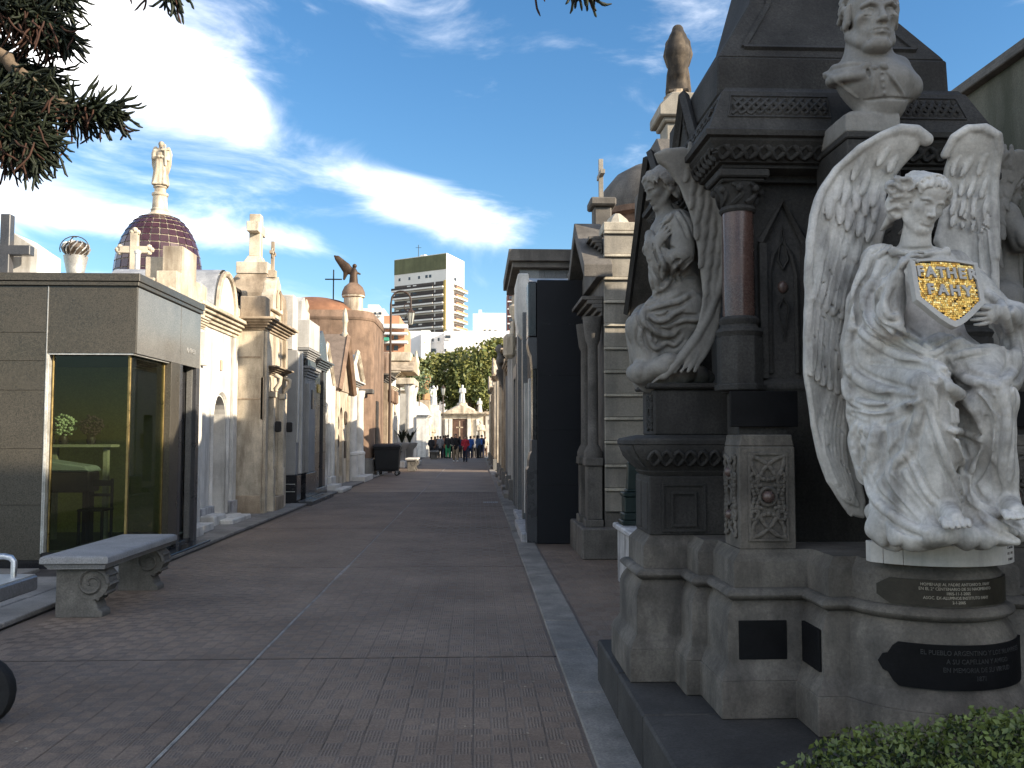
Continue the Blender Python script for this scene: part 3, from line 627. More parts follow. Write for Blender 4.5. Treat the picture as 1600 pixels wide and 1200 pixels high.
# ------------------------------------------------------------------ statues
def Z(x0, y0, sc, pts): return [(x0+a/sc, y0+b/sc) for a, b in pts]
def front_angel():
    root = thing('angel_statue', 'seated white marble angel with raised wings holding a gold mosaic shield', 'statue', (2.08, 3.95, 1.09), 'marble angels seated on the monument')
    h = .0058
    V = Vol((1.62, 3.28, 1.15), (2.62, 4.32, 2.92), h)
    A = lambda x, y, Y: at(x, y, Y)
    px = lambda r, Y=3.9: r*Y/F
    ch = lambda pts, rad, k=.03, **kw: V.chain([A(*p) for p in pts], [px(r, p[2]) for r, p in zip(rad, pts)], k, **kw)
    # seat and cloud
    V.box(A(1480, 720, 4.12), (.26, .16, .36), rd=.05, k=.02)
    for x, y, Y, r in ((1392, 832, 3.82, 26), (1425, 838, 3.66, 24), (1470, 836, 3.56, 24), (1515, 838, 3.55, 22), (1552, 832, 3.6, 24), (1585, 826, 3.72, 22), (1400, 815, 3.95, 30), (1380, 800, 4.0, 24), (1500, 822, 3.7, 30), (1450, 818, 3.78, 34), (1560, 815, 3.8, 30)):
        V.ell(A(x, y, Y), np.array([1.25, 1.1, .8])*px(r), None, .03)
    # trunk
    ch([(1462, 575, 4.03), (1455, 500, 4.02), (1446, 440, 4.03)], [58, 44, 44], .05)
    V.ell(A(1440, 424, 4.03), np.array([58, 36, 38])*px(1), None, .05)
    ch([(1380, 408, 4.03), (1490, 412, 4.07)], [22, 21], .05)
    ch([(1428, 392, 4.0), (1433, 350, 3.97)], [24, 20], .03)
    # thighs, shins, skirts
    ch([(1402, 572, 4.0), (1430, 588, 3.8), (1456, 610, 3.62)], [52, 48, 37], .05)
    ch([(1500, 575, 4.0), (1530, 590, 3.78), (1550, 616, 3.58)], [48, 42, 33], .05)
    ch([(1456, 612, 3.62), (1466, 690, 3.6), (1478, 785, 3.62)], [36, 31, 24], .05)
    ch([(1550, 616, 3.58), (1560, 690, 3.58), (1572, 785, 3.6)], [32, 27, 20], .05)
    ch([(1385, 610, 3.97), (1392, 700, 3.86), (1404, 805, 3.8)], [48, 44, 44], .08)
    ch([(1420, 650, 3.78), (1432, 740, 3.72), (1445, 808, 3.7)], [42, 44, 42], .07)
    ch([(1508, 650, 3.78), (1520, 740, 3.72), (1528, 806, 3.68)], [34, 36, 38], .05)
    ch([(1540, 780, 3.62), (1552, 835, 3.5), (1588, 846, 3.48)], [20, 17, 9], .04)
    ch([(1352, 580, 4.05), (1350, 650, 4.04), (1362, 740, 4.0)], [26, 28, 22], .06)
    # mantle and arms
    ch([(1372, 408, 4.02), (1362, 470, 4.0), (1376, 525, 3.9)], [27, 31, 26], .05)
    ch([(1376, 525, 3.9), (1392, 475, 3.76), (1401, 432, 3.69)], [26, 20, 13], .03)
    ch([(1388, 455, 3.73), (1390, 490, 3.72), (1402, 512, 3.68)], [20, 22, 14], .04)
    ch([(1345, 470, 4.03), (1338, 540, 4.02), (1348, 600, 4.0)], [18, 24, 26], .06)
    ch([(1492, 414, 4.08), (1538, 458, 4.03), (1578, 502, 3.92)], [21, 22, 22], .04)
    ch([(1582, 500, 3.9), (1574, 494, 3.77), (1556, 492, 3.68)], [23, 18, 13], .03)
    ch([(1590, 500, 3.92), (1590, 560, 3.86), (1580, 600, 3.75)], [26, 22, 14], .05)
    ch([(1470, 545, 3.82), (1520, 560, 3.76), (1570, 560, 3.78)], [26, 24, 20], .05)
    ch([(1400, 545, 3.9), (1440, 560, 3.82), (1480, 565, 3.8)], [26, 24, 20], .05)
    V.noise(.006, .09, 3); V.noise(.012, (.06, .08, .55), 5, zmax=1.95, ridge=True); V.noise(.0035, (.07, .07, .3), 6, ridge=True)
    z7 = lambda *p: Z(1230, 500, 3.157, p); z6 = lambda *p: Z(1230, 190, 3.243, p); z2 = lambda *p: Z(1330, 360, 5.455, p)
    FO = lambda pl, r, **k: V.fold(pl, r*(1.22 if k.get('op') != 'sub' else 1.5), lift=.22 if k.get('op') != 'sub' else -.1, **k)
    for pl, r in ((((330, 30), (400, 90), (500, 150), (600, 190), (700, 210), (780, 250), (830, 290)), .018), (((285, 120), (300, 230), (350, 290), (450, 340), (560, 370), (640, 390)), .021),
                  (((265, 240), (290, 360), (350, 410), (450, 420), (560, 405), (640, 392)), .020), (((300, 430), (380, 470), (470, 475), (560, 440), (640, 400)), .019),
                  (((650, 400), (640, 480), (610, 570), (590, 650), (520, 710), (510, 770), (560, 850), (640, 940), (690, 1000)), .019), (((440, 500), (430, 580), (400, 680), (380, 760)), .022),
                  (((350, 500), (320, 580), (340, 680), (370, 780)), .018), (((790, 280), (795, 350), (800, 450), (810, 560), (850, 680), (880, 800), (920, 920)), .017),
                  (((740, 285), (800, 330), (890, 400), (955, 490), (968, 600)), .021), (((970, 640), (930, 720), (890, 800)), .017), (((1070, 340), (1082, 450), (1080, 560), (1065, 680), (1055, 800)), .017),
                  (((820, 180), (840, 250), (880, 290), (960, 310), (1040, 330)), .017), (((1110, 40), (1130, 130), (1125, 240), (1060, 320)), .019), (((380, 770), (420, 870), (500, 950), (600, 1015), (690, 1045)), .017),
                  (((930, 920), (1000, 990), (1080, 1030), (1150, 1060)), .017), (((890, 830), (930, 900), (1040, 965)), .017), (((470, 60), (560, 110), (700, 150), (800, 170)), .017),
                  (((690, 420), (740, 560), (790, 700), (850, 830), (900, 930)), .012), (((800, 545), (880, 555), (960, 600)), .013), (((590, 660), (640, 760), (690, 860), (760, 930)), .011)):
        FO(z7(*pl), r)
    for pl, r in ((((420, 215), (560, 222), (690, 240), (740, 300)), .012), (((330, 330), (430, 385), (540, 392), (630, 388)), .012), (((320, 460), (420, 490), (520, 470)), .012), (((790, 560), (830, 660), (865, 770), (885, 850)), .014),
                  (((985, 480), (985, 620), (960, 720), (920, 800)), .014), (((500, 770), (590, 880), (690, 1000)), .013), (((370, 560), (380, 650), (360, 720)), .013), (((480, 560), (480, 680), (440, 790)), .013),
                  (((900, 500), (950, 560)), .01), (((960, 330), (1010, 400), (1050, 470)), .009), (((545, 600), (500, 700), (490, 760)), .010), (((760, 300), (775, 420), (790, 530)), .011), (((1000, 700), (1030, 800), (1040, 880)), .012)):
        FO(z7(*pl), r, op='sub', k=.012)
    for pl, r in ((((420, 650), (380, 760), (345, 860), (335, 960)), .018), (((470, 720), (440, 800), (395, 860), (390, 940), (430, 1030), (520, 1090)), .017), (((520, 840), (495, 920), (520, 985), (570, 985)), .014),
                  (((1010, 865), (1080, 920), (1110, 1010), (1125, 1120)), .017), (((1000, 1010), (1020, 1070), (1060, 1050)), .014), (((440, 690), (500, 650), (560, 600)), .010), (((360, 900), (330, 1020), (300, 1130)), .016)):
        FO(z6(*pl), r)
    for pl, r in ((((470, 850), (440, 930), (450, 1010)), .012), (((370, 830), (355, 930), (365, 1030)), .011), (((410, 900), (415, 990), (470, 1070)), .010), (((1040, 960), (1060, 1030)), .012), (((560, 640), (640, 650), (760, 640)), .006)):
        FO(z6(*pl), r, op='sub', k=.01)
    for pl, r in ((((380, 900), (520, 980), (640, 1040), (760, 1060)), .014), (((430, 850), (560, 940), (680, 1000)), .012), (((860, 1080), (1000, 1040), (1200, 1010)), .013), (((700, 1060), (860, 960), (960, 930)), .012)):
        FO(z2(*pl), r)
    # collar and brooches
    for q in ((1396, 393, 3.93), (1478, 393, 3.96)): V.ell(A(*q), (.024, .014, .024), None, .004)
    V.chain([A(1396, 394, 3.935), A(1437, 398, 3.9), A(1478, 394, 3.96)], .013, .012)
    # head
    f = Vector((.10, -.90, -.40)); M = frame(f, (.17, .05, 1)); hc = np.array(A(1440, 315, 3.95))
    Lp, C, E = head(V, hc, M, .0116)
    # hair: waves from the parting, a roll over the brow, locks flying to both sides
    rs = random.Random(5)
    E((0, -2.6, 3.2), (7.1, 8.0, 6.9), .8)
    for q in (-1, 1):
        for i in range(8):
            t = i/7; y0 = 6.2-t*12; pts = []
            if i == 0: continue
            for j in range(9):
                u = j/8; ph = u*(1.95+.25*t); wv = math.sin(u*13+i*1.3)*.75*(u**.4)
                pts.append((q*(8.0+1.6*u)*math.sin(ph)*(1.02 if t < .8 else .85)+0, y0-1.2*u-5.0*u*u*(1-t*.6)+wv+(.5 if i == 0 else 0)*math.sin(ph), 2.6+(8.7-.6*t)*math.cos(ph)-.8*u+wv*.35))
            C(pts, [.6, .75, .8, .85, .85, .85, .8, .7, .4], .12)
        for c_, r_ in ((((8.8, -.8, 2.2), (4.6, 3.8, 4.4)), ((12.6, -1.8, 2.4), (4.2, 2.8, 3.0)), ((9.6, -2.2, -3.2), (3.6, 3.4, 4.6)), ((8.0, -2.4, -7.2), (2.6, 2.6, 3.0))) if q > 0 else (((8.6, -.5, 2.6), (3.4, 3.2, 3.2)), ((8.0, -2, -2), (2.6, 3, 4)))): E((q*c_[0], c_[1], c_[2]), r_, 1.6)
        for i in range(13):                             # loose wavy locks, blown back
            z0 = 6.0-i*1.05; L_ = (11.5-abs(i-3.5)*.85) if q > 0 else max(2.6, 6.2-abs(i-3)*.7); pts = []; yo = (.5, -.3, .1)[i % 3]
            for j in range(12):
                u = j/11; pts.append((q*(5.2+L_*u), 3.0+yo-2.6*u*u-.25*i*.6+math.cos(u*9+i*2.1)*.55, z0+.2*u+math.sin(u*12+i*1.3)*(.25+.55*u)-(2.4*u*u if i > 8 else -.9*u*u if i < 3 else 0)))
            C(pts, [.8, .9, .95, 1.0, 1.0, 1.0, 1.0, .95, .95, .9, .85, .7], .1)
        for i in range(34):                             # short wavy locks over the crown
            ph, yy = rs.uniform(.1, 1.25), rs.uniform(-7, 5.6); C([(q*(7.9+.3*k)*math.sin(ph+.10*k), yy+.35*math.sin(k*1.6+i)-.15*k, 3.1+7.9*math.cos(ph+.10*k)) for k in range(5)], [.35, .6, .65, .6, .3], .08)
        for i in range(6):                              # locks down the neck
            pts = [(q*(8.2-.9*i), -2-i*1.0-u*1.0+math.sin(u*3+i), -4-u*2.6+math.cos(u*4+i)*.3) for u in range(5)]
            C(pts, [1.7, 1.6, 1.4, 1.2, .6], .5)
    fringe(C, 14, .82, 2)
    # hands
    S_ = .0102
    hand(V, A(1396, 438, 3.70), Vector(A(1414, 402, 3.655))-Vector(A(1396, 438, 3.70)), (.85, -.25, -.42), S_, .5, side=1, curls=[.42, .5, .58, .66], thumb=(.8, .3))
    hand(V, A(1562, 489, 3.70), Vector(A(1528, 497, 3.60))-Vector(A(1562, 489, 3.70)), (-.30, .90, .2), S_, .2, side=-1, curls=[.04, .30, .36, .42], thumb=(.85, .15))
    # feet
    for (hx, hy, hY), (tx, ty, tY) in (((1476, 792, 3.62), (1492, 812, 3.46)), ((1572, 786, 3.6), (1588, 800, 3.44))):
        a, b = A(hx, hy, hY), A(tx, ty, tY); V.chain([a, (a+b)/2, b], [.05, .042, .034], .02); d = (b-a).normalized(); l = d.cross(Vector((0, 0, 1))).normalized(); 
        for i in range(5):
            o = (i-2)*.019; p = b+l*o*1.15-d*.004-Vector((0, 0, .004)); L_ = .062-.008*abs(i-3)
            V.chain([p, p+d*L_*.6+Vector((0, 0, .004)), p+d*L_-Vector((0, 0, .008))], [.0125, .012, .0105] if i not in (4,) else [.016, .015, .013], .003)
    V.obj('figure', MATS['statue_marble'], root)
    # wings
    pl = z6((655, 110), (600, 72), (520, 62), (430, 90), (330, 150), (230, 240), (150, 360), (105, 480), (80, 620), (68, 760), (72, 900)) + z7((66, 100), (68, 270), (95, 400), (120, 520), (170, 680), (220, 800), (270, 880), (330, 965), (420, 990), (425, 900), (400, 780), (380, 640), (370, 480), (380, 300), (400, 100)) + z6((400, 1000), (450, 760), (490, 640), (520, 540), (530, 460), (520, 390), (525, 330), (575, 250), (645, 160))
    wing(root, pl, 4.17, .021, [(0, z7, True)], left=True)
    pr = z6((800, 300), (800, 180), (820, 110), (880, 72), (950, 78), (1000, 120), (1022, 180), (1030, 300), (1036, 480), (1040, 700), (1045, 860), (1050, 1000), (960, 1000), (840, 760), (760, 600), (790, 480), (800, 400))
    wing(root, pr, 4.20, .021, None, left=False)
    shield(root)
    pa = lambda a: (MX+.405*math.cos(R(a)), 4.21+.405*math.sin(R(a)))
    for a0, a1 in ((214, 222.6), (223, 234.6), (235, 321)):
        pb = MB(); n = max(2, int((a1-a0)/4)); pb.prism([pa(a0+(a1-a0)*i/n) for i in range(n+1)]+[(pa(a1)[0], 4.03), (pa(a0)[0], 4.03)], 1.083, 1.176, 'z'); pb.build('marble_block', MATS['plinth_marble'], root, bevel=.002)
    for i, (t, sz) in enumerate((('Courtois', .019), ('ESC. 1912', .0155), ('DUBLIN', .0155))):
        zc = 1.156-i*.026; text_obj('lettering', t, sz, MATS['dark_ink'], None, root, .0006, bend=lambda x, y, z, zc=zc: (MX+(.4052+z)*math.cos(R(311)+x/.405), 4.21+(.4052+z)*math.sin(R(311)+x/.405), zc+y))
    return root
def wing(root, poly, Y, th, fe, left):
    P = [at(x, y, Y) for x, y in poly]; xs = [p.x for p in P]; zs = [p.z for p in P]
    V = Vol((min(xs)-.06, Y-.2, min(zs)-.06), (max(xs)+.06, Y+.2, max(zs)+.06), .0062)
    zt = max(zs); xo = min(xs) if left else max(xs); sgn = 1 if left else -1
    def sheet(u, v): return Y-.11*np.exp(-((zt-v)/.14)**2)+.05*np.clip(sgn*(u-xo)/.35, 0, 1)+.04*np.clip((zt-v-.7)/.9, 0, 1)-.05*np.exp(-(sgn*(u-xo)/.07)**2)
    V.slab([(p.x, p.z) for p in P], (0, 2), sheet, th, .004)
    rim = [at(x, y, Y) for x, y in (poly[:12] if left else poly[1:10])]
    V.chain([(p.x+sgn*.02, float(sheet(np.float32(p.x), np.float32(p.z)))-.008, p.z) for p in rim], [.032, .030, .026]+[.018]*(len(rim)-3) if left else .021, .012)
    if left: V.chain([(at(x, y, Y).x+.016, float(sheet(np.float32(at(x, y, Y).x), np.float32(at(x, y, Y).z)))-.006, at(x, y, Y).z) for x, y in poly[11:19]], .011, .008)
    rs = random.Random(11 if left else 12)
    def inside(x, y):
        c = False
        for i in range(len(poly)):
            (x1, y1), (x2, y2) = poly[i], poly[i-1]
            if (y1 > y) != (y2 > y) and x < (x2-x1)*(y-y1)/(y2-y1)+x1: c = not c
        return c
    def feather(pts, r, lift=.01):                      # pts in photograph pixels, root to tip
        if min(inside(p[0]+e, p[1]) for p in pts for e in (-6, 10 if left else 0)) == 0 or not inside(pts[-1][0], pts[-1][1]+4): return
        pts = catmull(pts, 7); q = []
        for i, (x, y) in enumerate(pts):
            p = at(x, y, Y); q.append((p.x, float(sheet(np.float32(p.x), np.float32(p.z)))-th*.75-lift*i/6, p.z))
        V.chain(q, [r*.8, r, r*1.06, r*1.08, r*1.05, r*.95, r*.62], .002, flat=((0, 1, 0), 3.2))
        V.chain([(a, b-r*.36, c) for a, b, c in q], [.004]*6+[.002], .004)
    if left:
        for i in range(7):                              # long lower primaries, root at the shoulder, tips down the outer edge
            t = i/6; feather([(1318+t*14-t*t*4, 560+t*25), (1284+t*38, 640+t*30), (1285+t*38, 700+t*26), (1318+t*28, 775+t*14)], .030-.004*t, .016)
        for i in range(6):
            t = i/5; feather([(1288+t*52, 420+t*40), (1270+t*56, 480+t*30), (1262+t*56, 540+t*30), (1262+t*60, 585+t*34)], .029, .022)
        for i in range(5):
            t = i/4; feather([(1300+t*50, 330+t*20), (1282+t*54, 390+t*18), (1268+t*52, 440+t*20), (1262+t*54, 470+t*24)], .030, .024)
        rows = [((1330, 420), (1376, 440), 4, .020, 40), ((1322, 380), (1378, 402), 4, .020, 36), ((1296, 318), (1380, 362), 6, .022, 42), ((1308, 292), (1386, 330), 6, .021, 36), ((1338, 262), (1386, 322), 4, .021, 34), ((1375, 246), (1408, 270), 3, .018, 24)]
    else:
        for i in range(6):
            t = i/5; feather([(1484+t*52, 330+t*8), (1482+t*60, 400), (1478+t*66, 450), (1476+t*68, 490)], .020, .020)
        rows = [((1490, 340), (1546, 352), 5, .016, 30), ((1490, 318), (1545, 330), 5, .016, 32), ((1486, 290), (1544, 296), 5, .016, 30), ((1486, 262), (1540, 264), 4, .016, 26)]
    for (x0, y0), (x1, y1), n, r, L_ in rows:
        for i in range(n):
            t = i/(n-1); x, y = x0+(x1-x0)*t, y0+(y1-y0)*t; j = rs.uniform(-3, 3)
            feather([(x+6, y-L_*.5), (x+1, y), (x-4+j, y+L_*.55)], r, .024)
    rs = random.Random(4)
    for i in range(70 if left else 26):                 # carved barbs
        x, y = (rs.uniform(1262, 1352), rs.uniform(420, 790)) if left else (rs.uniform(1492, 1542), rs.uniform(330, 480))
        p = at(x, y, Y); yy = float(sheet(np.float32(p.x), np.float32(p.z)))-th*.75-.016
        V.chain([(p.x-.016, yy+.004, p.z+.013), (p.x+.010, yy, p.z-.004), (p.x+.022, yy+.004, p.z-.026)], [.003, .0055, .003], .004, 'sub')
    V.noise(.0025, .05, 9)
    o = V.obj('wing', MATS['statue_marble'], root)
    return o
def shield(root):
    c = at(1478, 440, 3.615); rt = Vector((.985, .10, -.03)).normalized(); n = Vector((.0, -.965, .26)); n = (n-rt*n.dot(rt)).normalized(); up = n.cross(rt)*1.0
    if up.z < 0: up = -up
    P = lambda u, v, w: c+rt*u+up*v+n*w
    def outl(s):
        w, t, b, m = .156*s, .094*s+.0, -.212*s, -.095*s
        o = [(-w, t-.004), (-w*.5, t+.004), (0, t+.008), (w*.5, t+.006), (w, t-.002), (w, m)]
        o += [(w*(1-q)**.72*(1-.0*q), m+(b-m)*q**1.12) for q in (.15, .35, .55, .75, .92)]+[(0, b)]+[(-w*(1-q)**.72, m+(b-m)*q**1.12) for q in (.92, .75, .55, .35, .15)]+[(-w, m)]
        return o
    O, I = outl(1.0), outl(.865)
    b = MB(); n_ = len(O)
    ring = [[P(*p, w) for p in q] for q, w in ((O, -.02), (O, .012), (I, .014), (I, .002))]
    b.rings(ring, True, False); b.add([P(*p, -.02) for p in O], [tuple(range(n_))])
    sh = b.build('shield', MATS['statue_marble_plain'], root, smooth=30, bevel=.0015)
    bb = MB(); bb.add([P(*p, .0025) for p in I], [tuple(range(n_))]); bb.build('mortar_bed', MATS['mortar'], sh)
    # mosaic: small gilt tiles, laid in rows; too many and too small to pick apart
    t = MB(); rs = random.Random(3); s = .0096
    def inside(x, y):
        r = False
        for i in range(n_):
            (x1, y1), (x2, y2) = I[i], I[i-1]
            if (y1 > y) != (y2 > y) and x < (x2-x1)*(y-y1)/(y2-y1)+x1: r = not r
        return r
    v = -.19; row = 0
    while v < .09:
        u = -.15+rs.uniform(0, s)
        hgt = s*rs.uniform(.85, 1.05)
        while u < .15:
            w = s*rs.uniform(.7, 1.35)
            if inside(u+w/2, v+hgt/2) and inside(u+w*.9, v+hgt*.9) and inside(u+w*.1, v+hgt*.1) and rs.random() > .012:
                g = .0007; a = [rs.uniform(-.0009, .0009) for _ in range(4)]; t.mi = rs.choice((0, 0, 0, 1, 1, 2, 3))
                q = [(u+g, v+g), (u+w-g, v+g), (u+w-g, v+hgt-g), (u+g, v+hgt-g)]
                t.add([P(*p, .0005) for p in q]+[P(*p, .0062+z) for p, z in zip(q, a)], [(4, 5, 6, 7), (0, 1, 5, 4), (1, 2, 6, 5), (2, 3, 7, 6), (3, 0, 4, 7)])
            u += w
        v += hgt
    o = t.build('gilt_mosaic', [MATS['gold_a'], MATS['gold_b'], MATS['gold_c'], MATS['gold_d']], sh); tag(o, kind='stuff')
    M4 = Matrix(((rt.x, up.x, n.x, 0), (rt.y, up.y, n.y, 0), (rt.z, up.z, n.z, 0), (0, 0, 0, 1)))
    for word, u0, v0, st in (('FATHER', -.117, .034, .0475), ('FAHY', -.083, -.046, .0555)):
        for i, chr_ in enumerate(word):
            o = text_obj('letter', chr_, .0655, MATS['statue_marble_plain'], Matrix.Translation(P(u0+i*st, v0, .0085)) @ M4, sh, .0045, sx=.98, bold=.0026)
def put_blob(V, lst, k=.03):
    for p, r in lst: V.ell(p, r, None, k)
def side_angel():
    root = thing('angel_statue', 'grey marble angel in profile with arms crossed on its chest, facing the street', 'statue', (1.25, 5.49, 1.96), 'marble angels seated on the monument')
    V = Vol((.84, 5.0, 1.86), (1.66, 5.98, 3.42), .0064); A = lambda x, y, Y: at(x, y, Y); px = lambda r, Y=5.45: r*Y/F
    ch = lambda pts, rad, k=.03, **kw: V.chain([A(*p) for p in pts], [px(r, p[2]) for r, p in zip(rad, pts)], k, **kw)
    ch([(1062, 488, 5.49), (1056, 430, 5.49), (1050, 378, 5.49)], [44, 38, 36], .05)
    V.ell(A(1052, 372, 5.49), (.14, .2, .14), None, .05)
    ch([(1058, 356, 5.33), (1056, 356, 5.66)], [20, 20], .04)
    ch([(1042, 352, 5.49), (1034, 322, 5.48)], [17, 14], .02)
    for Yk, dx in ((5.38, 0), (5.62, -6)):
        ch([(1062, 492, Yk+.03), (1030, 500, Yk), (1004, 515, Yk)], [40, 32, 24], .05)
        ch([(1004, 515, Yk), (1010+dx, 545, Yk), (1018+dx, 590, Yk)], [24, 24, 26], .05)
    ch([(1060, 510, 5.49), (1050, 545, 5.49), (1040, 585, 5.49)], [46, 44, 36], .06)
    ch([(1010, 510, 5.5), (1012, 560, 5.5)], [30, 26], .05)
    ch([(1064, 365, 5.31), (1062, 405, 5.27), (1040, 415, 5.3)], [19, 20, 15], .03); ch([(1040, 412, 5.3), (1020, 392, 5.34), (1014, 372, 5.42)], [16, 13, 8], .02)
    ch([(1050, 365, 5.68), (1034, 400, 5.72), (1015, 395, 5.64)], [18, 17, 13], .03)
    ch([(1022, 392, 5.36), (1026, 440, 5.36), (1040, 480, 5.4)], [15, 15, 15], .03)
    for x, y, Y, r in ((1003, 585, 5.34, 22), (1030, 578, 5.28, 18), (1044, 566, 5.26, 13), (1010, 590, 5.6, 20), (1062, 585, 5.4, 22), (1085, 588, 5.45, 20), (1100, 592, 5.5, 14), (1040, 590, 5.5, 34)): V.ell(A(x, y, Y), np.array([1.1, 1.2, .9])*px(r), None, .02)
    V.noise(.006, .1, 8); V.noise(.009, (.06, .06, .3), 5, ridge=True)
    z = lambda *p: Z(970, 400, 5.455, p); y_ = lambda *p: Z(970, 230, 6.0, p); FO = V.fold
    for pl, r in ((((240, 100), (290, 220), (320, 310), (400, 240), (440, 120), (420, 20)), .016), (((300, 330), (220, 430), (180, 520), (210, 600), (300, 670), (420, 690), (480, 640)), .02), (((220, 480), (330, 440), (470, 410), (560, 360), (620, 340)), .018),
                  (((230, 530), (300, 570), (380, 560), (440, 510), (530, 470)), .017), (((180, 580), (230, 680), (250, 760), (300, 800), (380, 750), (450, 770), (520, 690)), .017), (((170, 620), (160, 720), (190, 810)), .016), (((600, 60), (520, 130), (470, 190), (500, 250)), .015), (((460, 590), (540, 560), (640, 560), (670, 510)), .018), (((350, 0), (360, 100), (340, 230)), .013)):
        FO(z(*pl), r)
    for pl, r in ((((270, 120), (330, 250), (350, 280)), .011), (((240, 500), (350, 480), (480, 440)), .011), (((330, 600), (450, 560), (520, 510)), .012), (((530, 210), (600, 195), (630, 200)), .012), (((500, 130), (560, 90), (600, 60)), .011), (((210, 640), (250, 720)), .01), (((390, 100), (380, 200)), .01)):
        FO(z(*pl), r, op='sub', k=.01)
    for pl, r in ((((330, 900), (340, 1000), (380, 1100), (400, 1180)), .014), (((520, 640), (590, 760), (640, 900)), .014), (((250, 850), (230, 960), (260, 1080), (300, 1180)), .015), (((470, 660), (430, 720), (350, 760)), .012), (((560, 1100), (500, 1150), (470, 1190)), .012)):
        FO(y_(*pl), r)
    for pl, r in ((((340, 900), (400, 960), (490, 980)), .013), (((290, 880), (310, 1000), (350, 1120)), .011), (((540, 1080), (480, 1120)), .01)): FO(y_(*pl), r, op='sub', k=.01)
    M = frame((-.90, -.14, -.40), (-.28, -.12, 1)); hc = np.array(A(1031, 300, 5.47)); Lp, C, E = head(V, hc, M, .0105)
    rs = random.Random(3); E((0, -2.4, 3.4), (7.4, 8.2, 7.2), .8); E((0, -4, 10.2), (3.6, 4.6, 2.6), 1.0)
    for q in (-1, 1):
        for i in range(7):
            t = i/6; y0 = 6.3-t*12; pts = []
            if i == 0: continue
            for j in range(8):
                u = j/7; ph = u*1.9; wv = math.sin(u*14+i*1.4)*.7*u**.4; pts.append((q*(8.2+1.4*u)*math.sin(ph), y0-1.0*u-5*u*u*(1-t*.7)+wv, 2.4+8.9*math.cos(ph)-.8*u+wv*.4))
            C(pts, [.6, .8, .9, .95, .95, .9, .8, .5], .1)
        for i in range(30):
            ph, yy = rs.uniform(.1, 1.4), rs.uniform(-7, 5.8); C([(q*(8.3+.3*k)*math.sin(ph+.10*k), yy+.35*math.sin(k*1.6+i)-.15*k, 2.9+8.3*math.cos(ph+.10*k)) for k in range(5)], [.35, .65, .7, .6, .3], .08)
        for i in range(9):
            pts = [(q*(7.5-.3*i+.6*math.sin(u*2+i)), -1.5-i*.9-u*.7+math.sin(u*2.2+i*2)*.7, -1.5-u*1.8) for u in range(6)]; C(pts, [1.5, 1.6, 1.5, 1.4, 1.2, .7], .4)
    fringe(C, 13, .9, 5)
    hand(V, A(1024, 392, 5.30), Vector(A(1044, 354, 5.27))-Vector(A(1024, 392, 5.30)), (.5, .8, 0), .0095, .2, side=1, curls=[.18, .22, .25, .3], thumb=(.8, .2))
    hand(V, A(1012, 395, 5.56), Vector(A(1016, 372, 5.42))-Vector(A(1012, 395, 5.56)), (.9, .2, 0), .0095, .2, side=-1, curls=[.18, .22, .25, .3], thumb=(.8, .2))
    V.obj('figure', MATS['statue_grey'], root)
    pl = Z(950, 200, 2.858, [(195, 150), (240, 130), (320, 122), (390, 145), (440, 220), (480, 320), (510, 430), (525, 540), (520, 640), (495, 750), (450, 860), (400, 950), (330, 1040), (260, 1110), (180, 1158), (250, 1080), (330, 990), (390, 900), (425, 800), (412, 740), (400, 600), (380, 480), (350, 380), (310, 280), (260, 215), (215, 185)])
    for k, (Y, dz, dx) in enumerate(((5.22, 0, 0), (5.74, .02, .05))):
        P = [at(x, y, 5.22)+Vector((dx, Y-5.22, dz)) for x, y in pl]; xs = [p.x for p in P]; zs = [p.z for p in P]; zt = max(zs)
        w = Vol((min(xs)-.05, Y-.13, min(zs)-.05), (max(xs)+.05, Y+.13, max(zs)+.05), .0064)
        sg = 1 if k == 0 else -1
        sheet = lambda u, v: Y-sg*(.05*np.exp(-((zt-v)/.12)**2)-.06*np.clip((zt-v-.4)/1.0, 0, 1)*np.clip((1.25-u)/.3, 0, 1))
        w.slab([(p.x, p.z) for p in P], (0, 2), sheet, .019, .004)
        rim = P[3:14]; w.chain([(p.x-.018, float(sheet(np.float32(p.x), np.float32(p.z)))-.008*sg, p.z) for p in rim], [.026]*len(rim), .018)
        rs = random.Random(2)
        def fe(pts, r, lf):
            pts = catmull(pts, 6); q = []
            for i, (x, y) in enumerate(pts):
                p = at(x, y, 5.22)+Vector((dx, 0, dz)); q.append((p.x, float(sheet(np.float32(p.x), np.float32(p.z)))-sg*(.014+lf*i/5), p.z))
            w.chain(q, [r*.85, r, r*1.05, r*1.05, r, r*.6], .002, flat=((0, 1, 0), 3.0))
        for i in range(4): fe([(1098+i*7, 455), (1100+i*7-4, 500), (1085+i*8-8, 545), (1052+i*10, 582)], .022, .004)
        for y in range(455, 255, -22):
            for i in range(4):
                x = 1066+(max(0, y-255))*.16+i*(13 if y > 300 else 10)+(6 if (y//22) % 2 else 0)
                fe([(x, y-18), (x+1, y), (x-2+rs.uniform(-3, 3), y+13)], .019, .009)
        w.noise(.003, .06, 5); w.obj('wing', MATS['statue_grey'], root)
    return root
